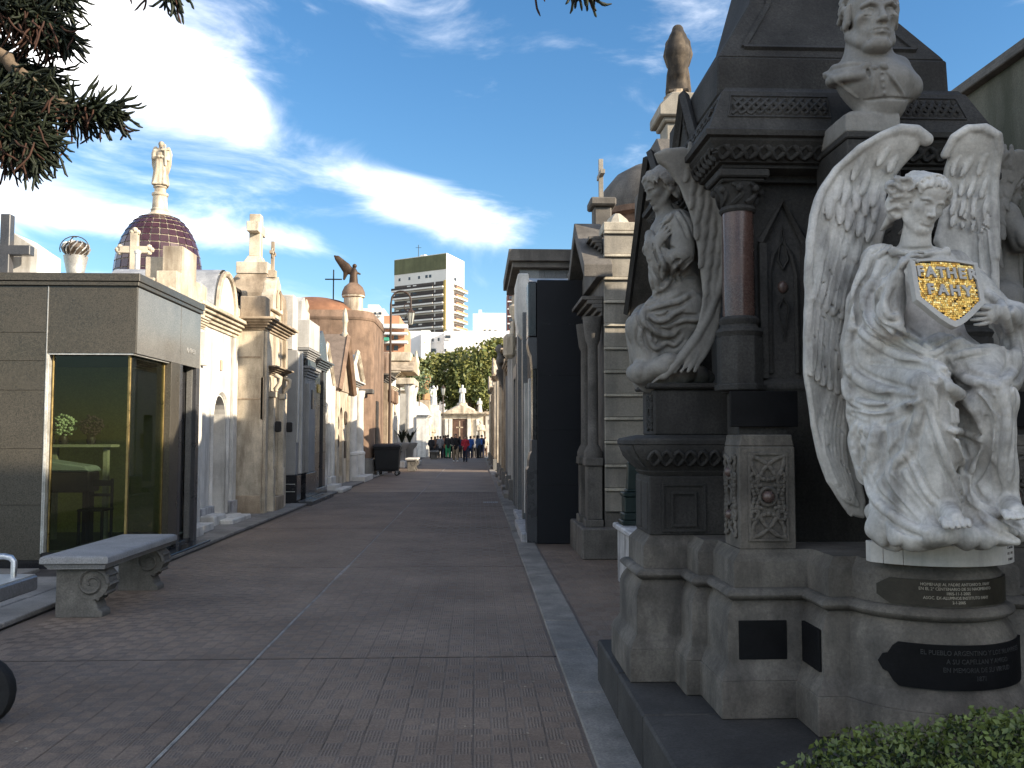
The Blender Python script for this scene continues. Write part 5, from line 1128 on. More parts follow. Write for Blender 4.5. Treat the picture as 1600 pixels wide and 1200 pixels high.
# ------------------------------------------------------------------ buildings: local frame u along the street, v out of the facade, z up
class Bld:
    def __init__(s, name, label, cat, X, Y, side, group=None):
        s.sg = 1 if side == 'L' else -1; s.X, s.Y = X, Y
        s.T = lambda u, v, z: (s.X+s.sg*v, s.Y+u, z)
        s.root = thing(name, label, cat, (X, Y, 0), group)
    def mb(s): return MB(s.T)
    def p(s, name, m, boxes, bevel=.008, parent=None, label=None):
        b = s.mb()
        for q in boxes: b.box(*q)
        return b.build(name, MATS[m], parent or s.root, bevel=bevel, label=label)
    def prism(s, name, m, poly, u0, u1, bevel=.006, parent=None):      # (v, z) profile run along u
        b = s.mb(); b.prism(poly, u0, u1, 'x'); return b.build(name, MATS[m], parent or s.root, bevel=bevel)
    def face(s, name, m, poly, v0, v1, bevel=.006, parent=None):       # (u, z) outline given depth in v
        b = s.mb(); b.prism(poly, v0, v1, 'y'); return b.build(name, MATS[m], parent or s.root, bevel=bevel)
    def cornice(s, m, u0, u1, z, h, out, d=1.0, ret=True, name='cornice'):
        b = s.mb(); n = 5
        for i in range(n):
            t = (i+1)/n; o = out*(t**1.3); b.box(u0-(o if ret else 0), u1+(o if ret else 0), -d-(o if ret else 0)*.3, o, z+h*i/n, z+h*(i+1)/n-.002)
        return b.build(name, MATS[m], s.root, bevel=.006)
    def arch(s, name, m, u0, u1, z0, zs, pointed=False, w=.08, v=.03, parent=None):
        c, r = (u0+u1)/2, (u1-u0)/2; b = s.mb(); pts = [(u0, z0), (u0, zs)]
        n = 14
        for i in range(1, n):
            a = math.pi*(1-i/n); k = 1.55 if pointed else 1.0; x = c+r*math.cos(a); zz = zs+r*k*(math.sin(a) if not pointed else (1-abs(math.cos(a))**1.6)); pts.append((x, zz))
        pts += [(u1, zs), (u1, z0)]
        b.tube([(x, v, zz) for x, zz in pts], w*.5, 4); return b.build(name, MATS[m], parent or s.root)
    def arch_poly(s, u0, u1, z0, zs, pointed=False):
        c, r = (u0+u1)/2, (u1-u0)/2; n = 14; k = 1.55 if pointed else 1.0
        return [(u0, z0), (u0, zs)]+[(c+r*math.cos(math.pi*(1-i/n)), zs+r*k*(math.sin(math.pi*(1-i/n)) if not pointed else (1-abs(math.cos(math.pi*(1-i/n)))**1.6))) for i in range(1, n)]+[(u1, zs), (u1, z0)]
    def wall_with_opening(s, m, W_, H, d, u0, u1, z0, zs, arch=True, pointed=False, rec=.35, back='door_dark', name='wall', D=2.2):
        """front wall built round a recessed opening"""
        c, r = (u0+u1)/2, (u1-u0)/2; n = 14; k = 1.55 if pointed else 1.0
        top = [(c+r*math.cos(math.pi*(1-i/n)), zs+r*k*(math.sin(math.pi*(1-i/n)) if not pointed else (1-abs(math.cos(math.pi*(1-i/n)))**1.6))) for i in range(n+1)] if arch else [(u0, zs), (u1, zs)]
        b = s.mb(); b.box(0, u0, -D, 0, 0, H); b.box(u1, W_, -D, 0, 0, H); b.box(u0, u1, -D, -rec, 0, H)
        for i in range(len(top)-1):
            (a, za), (e, ze) = top[i], top[i+1]; b.add([(a, -rec, za), (e, -rec, ze), (e, -rec, H), (a, -rec, H), (a, 0, za), (e, 0, ze), (e, 0, H), (a, 0, H)], [(0, 1, 2, 3), (4, 5, 6, 7), (0, 1, 5, 4), (3, 2, 6, 7)])
        if z0 > 0: b.box(u0, u1, -rec, 0, 0, z0)
        w = b.build(name, MATS[m], s.root)
        b = s.mb(); b.prism([(x*.998+.002*c, zz-.004) for x, zz in [(u0, z0+.006)]+top+[(u1, z0+.006)]], -rec+.004, -rec+.03, 'y'); dr = b.build('door', MATS[back], s.root)
        b = s.mb(); b.box(c-.012, c+.012, -rec+.03, -rec+.045, z0+.05, zs); b.box(u0+.06, c-.06, -rec+.03, -rec+.042, z0+.2, z0+.25); b.box(c+.06, u1-.06, -rec+.03, -rec+.042, z0+.2, z0+.25); b.box(u0+.06, u1-.06, -rec+.03, -rec+.04, z0+1.0, z0+1.05); b.build('door_rail', MATS['old_metal'], dr)
        return w
def cross(b, c, h, w, t, ax='y', bar=.68):              # latin cross whose arms run along ax
    x, y, z = c; b.box(x-t/2, x+t/2, y-t/2, y+t/2, z, z+h); a = z+h*bar; hb = t*.5
    if ax == 'y': b.box(x-t/2-.001, x+t/2+.001, y-w/2, y+w/2, a-hb, a+hb)
    else: b.box(x-w/2, x+w/2, y-t/2-.001, y+t/2+.001, a-hb, a+hb)
def left_side():
    # --- speckled granite mausoleum with the glass corner
    g = 'speckled_granite'; X0, Y0, Y1, H = -4.30, 11.3, 13.9, 3.55
    r = thing('glass_front_mausoleum', 'speckled granite mausoleum with a glazed corner and brass frames', 'mausoleum', (-5.9, 11.3, 0))
    def bx(name, m, q, bevel=.004, parent=None, **k):
        b = MB(); [b.box(*i) for i in ([q] if not isinstance(q, list) else q)]; return b.build(name, MATS[m], parent or r, bevel=bevel, **k)
    XW = -5.40
    b = MB(); b.box(-7.9, -6.75, Y0+.04, Y1, .10, H); b.box(-6.75, XW-.03, Y0+.04, Y0+.12, .10, H); b.box(-6.75, -4.36, 13.7, Y1, .10, H); b.box(-6.75, XW-.03, Y0+.12, 13.7, 2.72, H); b.box(XW-.03, -4.36, Y0+.04, Y1, 2.72, H); b.box(-7.9, -6.75, Y0, Y1, 0, H); core = b.build('wall', MATS['grey_granite'], r)
    zs = [.12, .80, 1.50, 2.23, 2.60, 2.957, H]
    xs = [-7.9, -6.72, XW]
    for i in range(len(zs)-1):
        for j in range(2): bx('granite_panel', g, (xs[j]+.003, xs[j+1]-.003, Y0, Y0+.04, zs[i]+.002, zs[i+1]-.002), .002)
    bx('granite_panel', g, (XW+.004, X0, Y0, Y0+.04, 2.70, H), .002)
    for a, c in ((Y0+.045, 12.98), (12.99, 13.9)): bx('granite_panel', 'grey_granite', (-4.36, X0, a+.003, c-.003, 2.70, H), .002)
    bx('joint_strip', 'zinc', (XW-.005, XW+.006, Y0-.006, Y0+.03, .2, 3.55), 0)
    bx('roof_edge', g, [(-7.95, X0+.03, Y0-.03, 13.93, H+.002, H+.055), (-7.95, X0+.045, Y0-.045, 13.94, H+.058, H+.16)], .006)
    bx('base', 'black_granite', [(-7.9, -4.34, Y0+.02, 13.85, 0, .118), (-6.7, -4.33, Y0+.01, 12.62, .0, .21)], .004)
    bx('step_slab', 'black_granite', (-4.34, -4.07, 11.75, 13.85, .0, .075), .005)
    bx('pillar', g, (-4.42, X0, 12.62, 12.98, .12, 2.70), .004)
    bx('pillar', 'dark_granite', (-4.42, X0, 12.985, 13.10, .05, 2.70), .004); bx('pillar', 'dark_granite', (-4.42, X0, 13.74, 13.9, .05, 2.70), .004)
    d = bx('door', 'black_granite', (-4.50, -4.46, 13.10, 13.74, .05, 2.69), .004); bx('door_frame', 'brass', [(-4.46, -4.435, 13.11, 13.14, .06, 2.68), (-4.46, -4.435, 13.70, 13.73, .06, 2.68)], .002, d)
    w = bx('window', 'pane_glass', (-5.34, -4.43, Y0+.10, Y0+.108, .23, 2.69), 0)
    bx('window', 'pane_glass', (-4.405, -4.397, Y0+.13, 12.60, .23, 2.69), 0)
    bx('brass_post', 'brass', (-4.425, -4.392, Y0+.09, Y0+.125, .21, 2.70), .003); bx('brass_post', 'brass', (-5.365, -5.345, Y0+.085, Y0+.115, .21, 2.70), .003); bx('brass_post', 'brass', (-4.415, -4.385, 12.59, 12.62, .21, 2.70), .003)
    bx('lintel_strip', 'zinc', [(-5.38, -4.33, Y0+.01, Y0+.05, 2.68, 2.70), (-4.365, -4.325, Y0+.05, 12.6, 2.68, 2.70)], 0)
    bx('jamb', 'zinc', (XW-.0, -5.375, Y0+.012, Y0+.12, .21, 2.70), .002)
    # inside
    bx('room', 'yellow_wall', [(-6.72, -6.70, 11.46, 13.7, .2, 2.7), (-6.70, -4.55, 13.66, 13.69, .2, 2.7)], 0); bx('room_ceiling', 'room_dark', (-6.7, -4.45, 11.45, 13.66, 2.70, 2.715), 0); bx('room_floor', 'floor_dark', (-6.7, -4.42, 11.45, 13.66, .20, .215), 0)
    s_ = thing('shelf', 'pale green shelf inside the granite mausoleum holding flowers', 'shelf', (-5.5, 12.7, .22)); b = MB(); b.box(-6.0, -5.08, 12.55, 12.85, 1.50, 1.54); b.build('board', MATS['shelf_green'], s_, bevel=.004)
    for x in (-5.9, -5.2):
        b = MB(); b.box(x-.03, x+.03, 12.66, 12.74, .22, 1.50); b.build('leg', MATS['shelf_green'], s_)
    cf = thing('casket', 'dark casket under a pale teal cloth behind the glass', 'casket', (-5.55, 12.5, .22)); b = MB(); b.box(-6.0, -5.2, 12.15, 12.5, .9, 1.18); b.build('box', MATS['dark_wood'], cf, bevel=.02)
    b = MB(); b.prism([(-6.02, 1.18), (-5.18, 1.18), (-5.24, 1.25), (-5.95, 1.36)], 12.12, 12.54, 'y'); b.build('cloth', MATS['teal_cloth'], cf, bevel=.02); b = MB(); b.box(-5.95, -5.9, 12.2, 12.45, .22, .9); b.box(-5.3, -5.25, 12.2, 12.45, .22, .9); b.build('stand', MATS['dark_wood'], cf)
    ch = thing('chair', 'dark slatted chair inside the glazed granite mausoleum', 'chair', (-5.1, 12.2, .22))
    for x in (-5.25, -4.95):
        for y in (12.0, 12.3): b = MB(); b.box(x-.015, x+.015, y-.015, y+.015, .22, .66 if y < 12.1 else 1.08); b.build('leg', MATS['dark_wood'], ch)
    b = MB(); b.box(-5.27, -4.93, 11.98, 12.32, .66, .69); b.build('seat', MATS['dark_wood'], ch); b = MB(); b.box(-5.23, -4.97, 12.29, 12.31, .98, 1.06); b.box(-5.23, -4.97, 12.29, 12.31, .84, .88); b.build('backrest', MATS['dark_wood'], ch)
    rs = random.Random(4)
    for x, m, lab, rr, n in ((-5.80, 'white_flower', 'white green hydrangea bunch on the shelf behind glass', .17, 130), (-5.42, 'dried_flower', 'dark dried flowers in a vase on the shelf behind glass', .16, 120), (-5.98, 'dried_flower', 'dark dried flowers at the left end of the glassed shelf', .13, 80)):
        t = thing('flower_bunch', lab, 'flowers', (x, 12.7, 1.54)); b = MB(); b.lathe((x, 12.7, 1.54), [(.05, 0), (.07, .06), (.04, .14), (.05, .16)], 10); b.build('vase', MATS['dark_wood'], t, smooth=40); b = MB()
        for i in range(n):
            d_ = Vector((rs.gauss(0, 1), rs.gauss(0, 1), rs.gauss(0, .8))).normalized()*rr*rs.uniform(.6, 1); c = Vector((x, 12.7, 1.80))+d_; b.ball(c, .025, 5, (1, 1, .7))
        b.build('blooms', MATS[m], t)
    M4 = Matrix.Translation((X0+.003, 13.46, 2.93)) @ Matrix(((0, 0, 1, 0), (1, 0, 0, 0), (0, 1, 0, 0), (0, 0, 0, 1)))
    text_obj('lettering', 'B. CRESI', .105, MATS['zinc'], M4, r, .004, sx=1.0)
    tag(r)
    # roof ventilator
    v = thing('roof_ventilator', 'spinning metal ventilator on a white flared pipe above the granite roof', 'ventilator', (-5.57, 12.4, 3.7))
    b = MB(); b.lathe((-5.57, 12.4, 3.7), [(.08, 0), (.10, .15), (.15, .40), (.155, .43), (.16, .45)], 18); b.build('pipe', MATS['zinc'], v, smooth=40)
    b = MB(); b.lathe((-5.57, 12.4, 4.15), [(.11, 0), (.15, .04), (.168, .10), (.15, .16), (.09, .20), (.03, .215)], 16); b.build('rotor', MATS['old_metal'], v, smooth=30)
    for k in range(14):
        a = 2*math.pi*k/14; b = MB(); pts = [(-5.57+rr*math.cos(a+t*.9), 12.4+rr*math.sin(a+t*.9), 4.16+.20*t) for rr, t in ((.118, 0), (.166, .25), (.184, .5), (.164, .77), (.08, 1.0))]; b.tube(pts, .009, 4); b.build('vane', MATS['zinc'], v)
    b = MB(); b.tube([(-5.57+.20*math.cos(a), 12.4-.05, 4.25+.17*math.sin(a)) for a in [math.pi*(-.25+1.35*i/14) for i in range(15)]], .007, 5); b.tube([(-5.57, 12.4-.20*math.sin(a), 4.25+.17*math.cos(a)) for a in [math.pi*i/10 for i in range(11)]], .009, 5); b.build('hoop', MATS['old_metal'], v)
    # things on the roofs behind it
    c = thing('dark_cross', 'plain dark stone cross behind the granite roof at the far left', 'cross', (-7.45, 13.0, 3.5)); b = MB(); x0 = at(16, 380, 14).x; cross(b, (x0-.05, 14, 3.7), 1.42, .78, .15, 'x', .60); b.build('shaft', MATS['dark_granite'], c, bevel=.01)
    b = MB(); b.box(x0-.5, x0+.32, 14.2, 15, 3.4, 4.62); b.prism([(x0-.5, 4.62), (x0+.32, 4.62), (x0-.1, 4.9)], 14.2, 15, 'y'); o = b.build('stone_block', MATS['white_stucco']); tag(o, 'pale stone roof block beside the dark cross at the far left', 'roof block')
    fr = thing('roof_hatch', 'low sloping roof hatch of glass and iron behind the granite roof', 'hatch', (-7.1, 14.0, 3.7)); b = MB(); b.prism([(13.6, 3.72), (15.0, 3.72), (15.0, 3.98), (13.6, 3.90)], -7.6, -6.3, 'x'); b.build('frame', MATS['old_metal'], fr)
    b = MB(); b.prism([(13.55, 3.905), (15.05, 3.985), (15.05, 4.0), (13.55, 3.925)], -7.65, -6.25, 'x'); b.build('pane', MATS['zinc'], fr)
    # stone trefoil cross
    c = thing('trefoil_cross', 'weathered stone cross with trefoil ends in front of the purple dome', 'cross', (0, 19, 3.6)); cx = at(210, 400, 19).x; c.location.x = cx; b = MB()
    for a in (0,): b.box(cx-.07, cx+.07, 18.93, 19.07, 3.6, 5.98); b.box(cx-.29, cx+.29, 18.94, 19.06, 5.56, 5.70)
    for px_, pz in ((0, 6.0), (-.3, 5.63), (.3, 5.63)):
        for k in range(3):
            a = {(0, 6.0): 0, (-.3, 5.63): math.pi/2, (.3, 5.63): -math.pi/2}[(px_, pz)]+(k-1)*math.pi/2.2
            b.lathe((cx+px_-.06*math.sin(a), 19-.06, 0), [(.001, 0), (.001, 0)], 3) if False else b.ball((cx+px_-.06*math.sin(a), 19, pz+.06*math.cos(a)), .062, 8, (1, 1, 1))
    b.build('cross', MATS['cream_stone'], c, bevel=.0)
    pw = MB(); px_ = at(215, 400, 18.6).x; pw.lathe((px_, 18.6, 3.6), [(.055, 0), (.055, 1.86), (.07, 1.87), (.07, 1.92), (.02, 1.95)], 10); tag(pw.build('vent_pipe', MATS['white_marble'], smooth=40), 'thin white vent pipe standing beside the trefoil stone cross', 'pipe')
    low = Bld('low_mausoleum', 'plain low mausoleum hidden behind the granite one, carrying the trefoil cross', 'mausoleum', -5.6, 16.2, 'L'); low.p('wall', 'cream_stone', [(0, 3.4, -3.4, -.35, 0, 3.6)])
    # --- narrow stepped-parapet mausoleum just past it
    m = Bld('stepped_mausoleum', 'narrow white mausoleum with a stepped stone parapet beside the granite one', 'mausoleum', -4.86, 14.0, 'L')
    m.wall_with_opening('white_stucco', 1.88, 3.55, 2, .6, 1.35, .15, 2.2, arch=False)
    m.cornice('cream_stone', 0, 1.88, 3.55, .2, .10, 1.2)
    m.face('parapet', 'cream_stone', [(0, 3.75), (1.88, 3.75), (1.88, 4.02), (1.6, 4.02), (1.6, 4.32), (1.34, 4.32), (1.34, 4.78), (.6, 4.78), (.6, 4.32), (.34, 4.32), (.34, 4.02), (0, 4.02)], -.30, .02)
    m.p('parapet_block', 'cream_stone', [(.72, 1.22, -.62, -.302, 3.75, 4.62), (.3, .7, -.9, -.32, 3.75, 4.2)]); m.p('console', 'white_marble', [(1.72, 1.86, .0, .09, 2.9, 3.5)]); m.p('step', 'white_marble', [(.3, 1.7, .003, .30, 0, .16)])
    # --- white arched mausoleum with the segmental pediment
    m = Bld('arched_mausoleum', 'white stucco mausoleum with a round arched door and a rounded pediment', 'mausoleum', -5.08, 15.95, 'L')
    m.wall_with_opening('white_stucco', 2.8, 3.72, 2, 1.28, 2.18, .12, 2.0, rec=.5, back='grey_render')
    m.arch('arch_moulding', 'white_stucco', 1.20, 2.26, .12, 2.0, w=.09, v=.01)
    m.p('pilaster', 'white_stucco', [(.02, .3, .001, .09, 0, 3.7)]); m.p('pilaster', 'white_stucco', [(.5, .72, .001, .05, 0, 3.7)]); m.p('pilaster', 'white_stucco', [(2.52, 2.79, .001, .07, 0, 3.7)])
    [m.p('plinth', 'stained_marble', [q]) for q in ((.0, 1.18, .0, .11, 0, .34), (2.27, 2.8, .0, .11, 0, .34))]
    m.cornice('cream_stone', 0, 2.8, 3.72, .34, .26, 1.5)
    c_ = 1.72; n = 12; rr = .62; seg = [(c_+rr*math.cos(math.pi*(1-i/n)), 4.10+.78*rr/.62*math.sin(math.pi*(1-i/n))) for i in range(n+1)]
    m.face('pediment', 'white_stucco', seg, -.5, .10); 
    b = m.mb(); b.tube([(u, .12, z) for u, z in seg], .055, 6); b.build('pediment_moulding', MATS['cream_stone'], m.root, smooth=50)
    seg2 = [(c_+(rr+.06)*math.cos(math.pi*(1-i/n)), 4.10+.86*math.sin(math.pi*(1-i/n))) for i in range(n+1)]; b = m.mb(); b.rings([[(u, .06, z), (u, -2.0, z)] for u, z in seg2], False, False); o = b.build('barrel_roof', MATS['zinc'], m.root, smooth=50)
    m.p('acroterion', 'cream_stone', [(.05, .45, -.4, .12, 4.065, 4.42), (2.45, 2.75, -.35, .12, 4.065, 4.36)], .05)
    m.p('oculus', 'tan_stone', [(1.72, 1.82, .0, .03, 2.95, 3.17)], .02)
    m.p('step', 'white_marble', [(.25, 1.0, .115, .38, .0, .22)], .02); m.p('step', 'white_marble', [(.55, 1.9, .385, .62, .0, .13)], .02); m.p('step', 'white_marble', [(1.35, 2.2, .115, .36, 0, .12)], .02)
    # --- beige mausoleum with the big cross on a pyramid
    m = Bld('pyramid_cross_mausoleum', 'beige stone mausoleum with a tall plain cross on a stone pyramid', 'mausoleum', -4.50, 18.8, 'L')
    m.wall_with_opening('cream_stone', 2.1, 3.9, 2, .72, 1.42, .35, 2.65, arch=False, rec=.3)
    [m.p('side_course', 'tan_stone', [q]) for q in ((-.012, .0, -1.9, -.05, 2.42, 2.46), (-.012, .0, -1.9, -.05, 3.3, 3.34), (-.02, 0, -1.9, -.02, 0, .42))]
    for u in (.04, 1.86): m.p('pilaster', 'cream_stone', [(u, u+.2, .001, .07, .0, 3.88)])
    for u in (.5, 1.46): m.p('door_column', 'cream_stone', [(u, u+.17, .001, .14, .0, .95), (u+.02, u+.15, .001, .12, .95, 2.5), (u-.01, u+.18, .001, .15, 2.5, 2.62)])
    for u in (.5, 1.46):
        b = m.mb(); b.tube([(u+.085, .12, 2.98), (u+.085, .24, 2.92), (u+.085, .22, 2.8), (u+.085, .13, 2.68), (u+.085, .15, 2.63)], .05, 8); b.build('console', MATS['cream_stone'], m.root, smooth=50)
    m.cornice('tan_stone', .4, 1.75, 3.0, .17, .24, .3, name='door_hood'); m.cornice('tan_stone', 0, 2.1, 3.9, .26, .26, 1.9)
    m.p('attic', 'cream_stone', [(.0, 2.1, -1.9, -.02, 4.165, 4.42)]); [m.p('attic_block', 'tan_stone', [q], .02) for q in ((-.03, .42, -.5, .04, 4.165, 4.62), (1.7, 2.12, -.5, .04, 4.165, 4.62))]
    m.face('attic_gable', 'cream_stone', [(.55, 4.425), (1.55, 4.425), (1.5, 4.75), (1.32, 4.9), (1.28, 5.06), (1.05, 5.22), (.82, 5.06), (.78, 4.9), (.6, 4.75)], -.22, .06, .012)
    m.arch('niche_moulding', 'tan_stone', .86, 1.24, 4.5, 4.72, w=.06, v=.08)
    b = m.mb(); b.box(.97, 1.13, -.16, .0, 5.2, 5.36); b.box(1.015, 1.085, -.115, -.045, 5.36, 6.02); b.box(.87, 1.23, -.115, -.045, 5.72, 5.79); b.tube([(1.05+.11*math.cos(a), -.08, 5.755+.11*math.sin(a)) for a in [2*math.pi*i/14 for i in range(15)]], .02, 5); b.build('small_cross', MATS['tan_stone'], m.root)
    cxv, cu = -.72, 2.1
    b = m.mb(); b.rings([[(cu-s_, cxv-s_, z), (cu+s_, cxv-s_, z), (cu+s_, cxv+s_, z), (cu-s_, cxv+s_, z)] for s_, z in ((.62, 4.43), (.60, 4.95), (.34, 5.42))]); b.build('pyramid', MATS['tan_stone'], m.root, bevel=.01)
    b = m.mb(); b.box(cu-.36, cu+.36, cxv-.36, cxv+.36, 5.425, 5.70); b.rings([[(cu-s_, cxv-s_, z), (cu+s_, cxv-s_, z), (cu+s_, cxv+s_, z), (cu-s_, cxv+s_, z)] for s_, z in ((.24, 5.70), (.20, 5.78), (.15, 5.88))]); b.build('cross_base', MATS['cream_stone'], m.root, bevel=.01)
    b = m.mb(); b.box(cu-.13, cu+.13, cxv-.13, cxv+.13, 5.88, 6.88); b.box(cu-.38, cu+.38, cxv-.135, cxv+.135, 6.42, 6.65); b.build('cross', MATS['cream_stone'], m.root, bevel=.01)
    for u in (.47, 1.62): m.p('wall_lamp', 'iron_black', [(u, u+.1, .15, .28, 1.75, 1.98)], .02)
    m.p('sill', 'tan_stone', [(.68, 1.45, -.01, .16, .0, .34)]); m.p('flue', 'tan_stone', [(.0, .06, -.05, .02, 2.0, 2.9)])
    sk = Bld('skylight_mausoleum', 'dark glazed lantern roof rising behind the rounded pediment', 'mausoleum', -5.6, 19.2, 'L'); b = sk.mb(); b.prism([(-.9, 4.2), (.2, 4.2), (.2, 4.95), (-.9, 5.25)], .1, 1.0, 'x'); b.build('lantern', MATS['window_glass'], sk.root); sk.p('frame', 'iron_black', [(.08, 1.02, .2, .24, 4.2, 4.28), (.08, 1.02, .2, .24, 4.9, 4.98), (.08, .14, .2, .25, 4.2, 4.95), (.55, .6, .2, .25, 4.2, 4.95), (.96, 1.02, .2, .25, 4.2, 4.95)])
    # --- grey modern mausoleum with white top
    m = Bld('modern_mausoleum', 'smooth grey mausoleum with pale upper blocks and a black granite base', 'mausoleum', -4.36, 21.6, 'L')
    m.p('base', 'black_granite', [(-.03, .5, -.75, .04, 0, .72), (.95, 2.4, -.75, .07, 0, .72), (.5, .95, -.75, -.12, 0, .6)], .008)
    m.p('base_line', 'zinc', [(-.034, -.03, -.7, .0, .32, .335), (-.034, -.03, -.7, .0, .5, .515)], 0)
    m.p('wall', 'grey_render', [(0, .48, -.7, 0, .722, 3.75), (.48, .98, -.7, -.2, .722, 3.9), (.98, 2.4, -.7, .02, .722, 3.1)], .01)
    m.face('upper_wall', 'pale_render', [(-.01, 3.752), (.55, 3.752), (.55, 5.02), (.2, 5.10), (-.01, 5.10)], -.45, -.10, .02)
    b = m.mb(); b.prism([(-.9, 3.752), (-.455, 3.752), (-.455, 5.09), (-.52, 5.05), (-.62, 4.88), (-.78, 4.8), (-.9, 4.78)], -.01, .35, 'x'); b.build('upper_curve', MATS['pale_render'], m.root)
    m.p('pilaster', 'pale_render', [(.02, .14, .001, .04, 1.5, 3.7)], .01); m.p('pilaster', 'pale_render', [(.3, .42, .001, .07, .74, 3.74)], .01); m.p('pilaster', 'grey_render', [(.98, 1.22, .022, .12, .74, 3.0)], .01)
    m.cornice('grey_render', 1.0, 2.3, 3.1, .34, .16, .5); m.p('dark_frieze', 'dark_granite', [(1.05, 2.2, .0, .06, 3.45, 3.62)]); m.p('upper_block', 'pale_render', [(.95, 2.35, -.55, .12, 3.9, 4.62)], .01); m.cornice('grey_render', .95, 2.35, 3.64, .24, .14, .5)
    m.p('small_panel', 'dark_granite', [(1.22, 1.5, .125, .16, 2.35, 2.85)]); m.face('small_gable', 'pale_render', [(1.0, 4.622), (1.7, 4.622), (1.7, 4.9), (1.35, 5.25), (1.0, 5.1)], -.5, -.1)
    b = m.mb(); b.lathe((2.05, -.2, 4.62), [(.10, 0), (.10, .3), (.06, .36), (.09, .5), (.03, .68)], 10); b.build('finial', MATS['cream_stone'], m.root, smooth=40)
    m.p('step', 'dark_granite', [(-.1, 3.2, .08, .42, .0, .10)], .006)
    # --- dark granite mausoleum with the gilt plaque
    m = Bld('dark_mausoleum', 'narrow dark granite mausoleum with a small gilt plaque', 'mausoleum', -4.36, 24.05, 'L')
    m.p('wall', 'dark_granite', [(0, .75, -2, 0, .25, 3.5), (1.3, 1.75, -2, 0, .25, 3.5), (.75, 1.3, -2, -.3, .25, 3.5)]); m.p('base', 'black_granite', [(0, 1.75, -2, .06, 0, .248)]); m.cornice('dark_granite', 0, 1.75, 3.5, .26, .2, 1.5)
    m.face('gable', 'dark_granite', [(.05, 3.77), (1.7, 3.77), (1.55, 4.25), (.9, 4.62), (.25, 4.4)], -.6, .03); m.p('gilt_plaque', 'plaque_gold', [(.3, .66, .001, .03, 2.85, 3.08)], .004); m.p('door', 'door_brown', [(.76, 1.29, -.298, -.25, .26, 2.6)])
    for z in (1.2, 2.5, 3.0): m.p('joint_fillet', 'grey_granite', [(0, .75, .001, .008, z, z+.02), (1.3, 1.75, .001, .008, z, z+.02)], 0)
    # --- white gothic
    m = Bld('gothic_mausoleum', 'white gothic mausoleum with a pointed doorway and plain steep gable', 'mausoleum', -4.62, 25.9, 'L')
    m.wall_with_opening('white_stucco', 2.7, 3.3, 2, 1.1, 1.75, .45, 2.0, pointed=True, back='stained_marble'); m.arch('arch_moulding', 'white_stucco', 1.0, 1.85, .45, 2.0, True, .09, .02)
    m.face('gable', 'white_stucco', [(0, 3.3), (2.7, 3.3), (1.35, 4.45)], -.4, 0); b = m.mb(); b.tube([(-.05, .03, 3.28), (1.35, .03, 4.5), (2.75, .03, 3.28)], .07, 4); b.build('gable_coping', MATS['cream_stone'], m.root)
    for u in (.1, 2.35): m.p('pilaster', 'white_stucco', [(u, u+.25, .001, .1, 0, 3.25)])
    m.p('plinth', 'white_marble', [(-.02, .98, .0, .13, 0, .4), (1.86, 2.72, .0, .13, 0, .4)], .012); m.p('step', 'white_marble', [(.9, 1.95, .14, .42, 0, .2)], .012); m.p('step', 'white_marble', [(.4, 2.3, .425, .7, 0, .1)], .012)
    # --- brown gabled chapel
    m = Bld('chapel_mausoleum', 'tan chapel mausoleum with a steep brown slate roof and bronze wreaths', 'mausoleum', -4.62, 28.8, 'L')
    m.wall_with_opening('cream_stone', 3.2, 3.2, 2, 1.25, 1.95, .3, 2.3, back='door_brown'); b = m.mb(); b.prism([(-.15, 3.1), (1.6, 5.0), (3.35, 3.1), (3.35, 3.25), (1.6, 5.16), (-.15, 3.25)], -3, .18, 'y'); b.build('roof', MATS['slate_roof'], m.root)
    m.face('gable', 'tan_stone', [(0.05, 3.2), (3.15, 3.2), (1.6, 4.9)], -.3, .04); b = m.mb(); b.tube([(-.15, .2, 3.15), (1.6, .2, 5.08)], .10, 4); b.tube([(1.6, .2, 5.08), (3.35, .2, 3.15)], .10, 4); b.build('barge_stone', MATS['brown_stone'], m.root)
    b = m.mb(); b.lathe((1.6, .1, 5.05), [(.10, 0), (.12, .1), (.07, .2), (.08, .5), (.11, .55), (.07, .85), (.03, 1.0)], 10); b.build('finial', MATS['cream_stone'], m.root, smooth=40)
    for u, z in ((.55, 2.1), (2.4, 2.3), (.6, 1.5)):
        b = m.mb(); b.tube([(u+.16*math.cos(a), .03, z+.2*math.sin(a)) for a in [2*math.pi*i/12 for i in range(13)]], .05, 5); b.build('bronze_wreath', MATS['old_metal'], m.root, smooth=60)
    m.p('plaque', 'old_metal', [(2.3, 2.7, .001, .03, .9, 1.5)]); m.p('pilaster', 'cream_stone', [(.05, .3, .001, .1, 0, 3.1), (2.9, 3.15, .001, .1, 0, 3.1)])
    # --- small white temple with pediment
    m = Bld('temple_mausoleum', 'small white temple mausoleum with two half columns and a pediment', 'mausoleum', -4.78, 32.1, 'L')
    m.wall_with_opening('white_marble', 2.9, 3.5, 2, 1.1, 1.8, .3, 2.6, arch=False)
    for u in (.45, 2.4):
        b = m.mb(); b.lathe((u, .22, 0), [(.24, 0), (.24, .95), (.26, .97), (.26, 1.05), (.19, 1.1), (.175, 3.1), (.22, 3.2), (.24, 3.42)], 16); b.build('column', MATS['white_stucco'], m.root, smooth=40)
    m.cornice('white_stucco', 0, 2.9, 3.5, .25, .36, 1.4); m.face('pediment', 'white_stucco', [(-.3, 3.755), (3.2, 3.755), (1.45, 4.75)], -2.0, .18); b = m.mb(); b.tube([(-.36, .28, 3.74), (1.45, .28, 4.85), (3.26, .28, 3.74)], .09, 4); b.build('pediment_moulding', MATS['cream_stone'], m.root)
    m.p('step', 'white_marble', [(.2, 2.7, .3, .75, 0, .2)], .01)
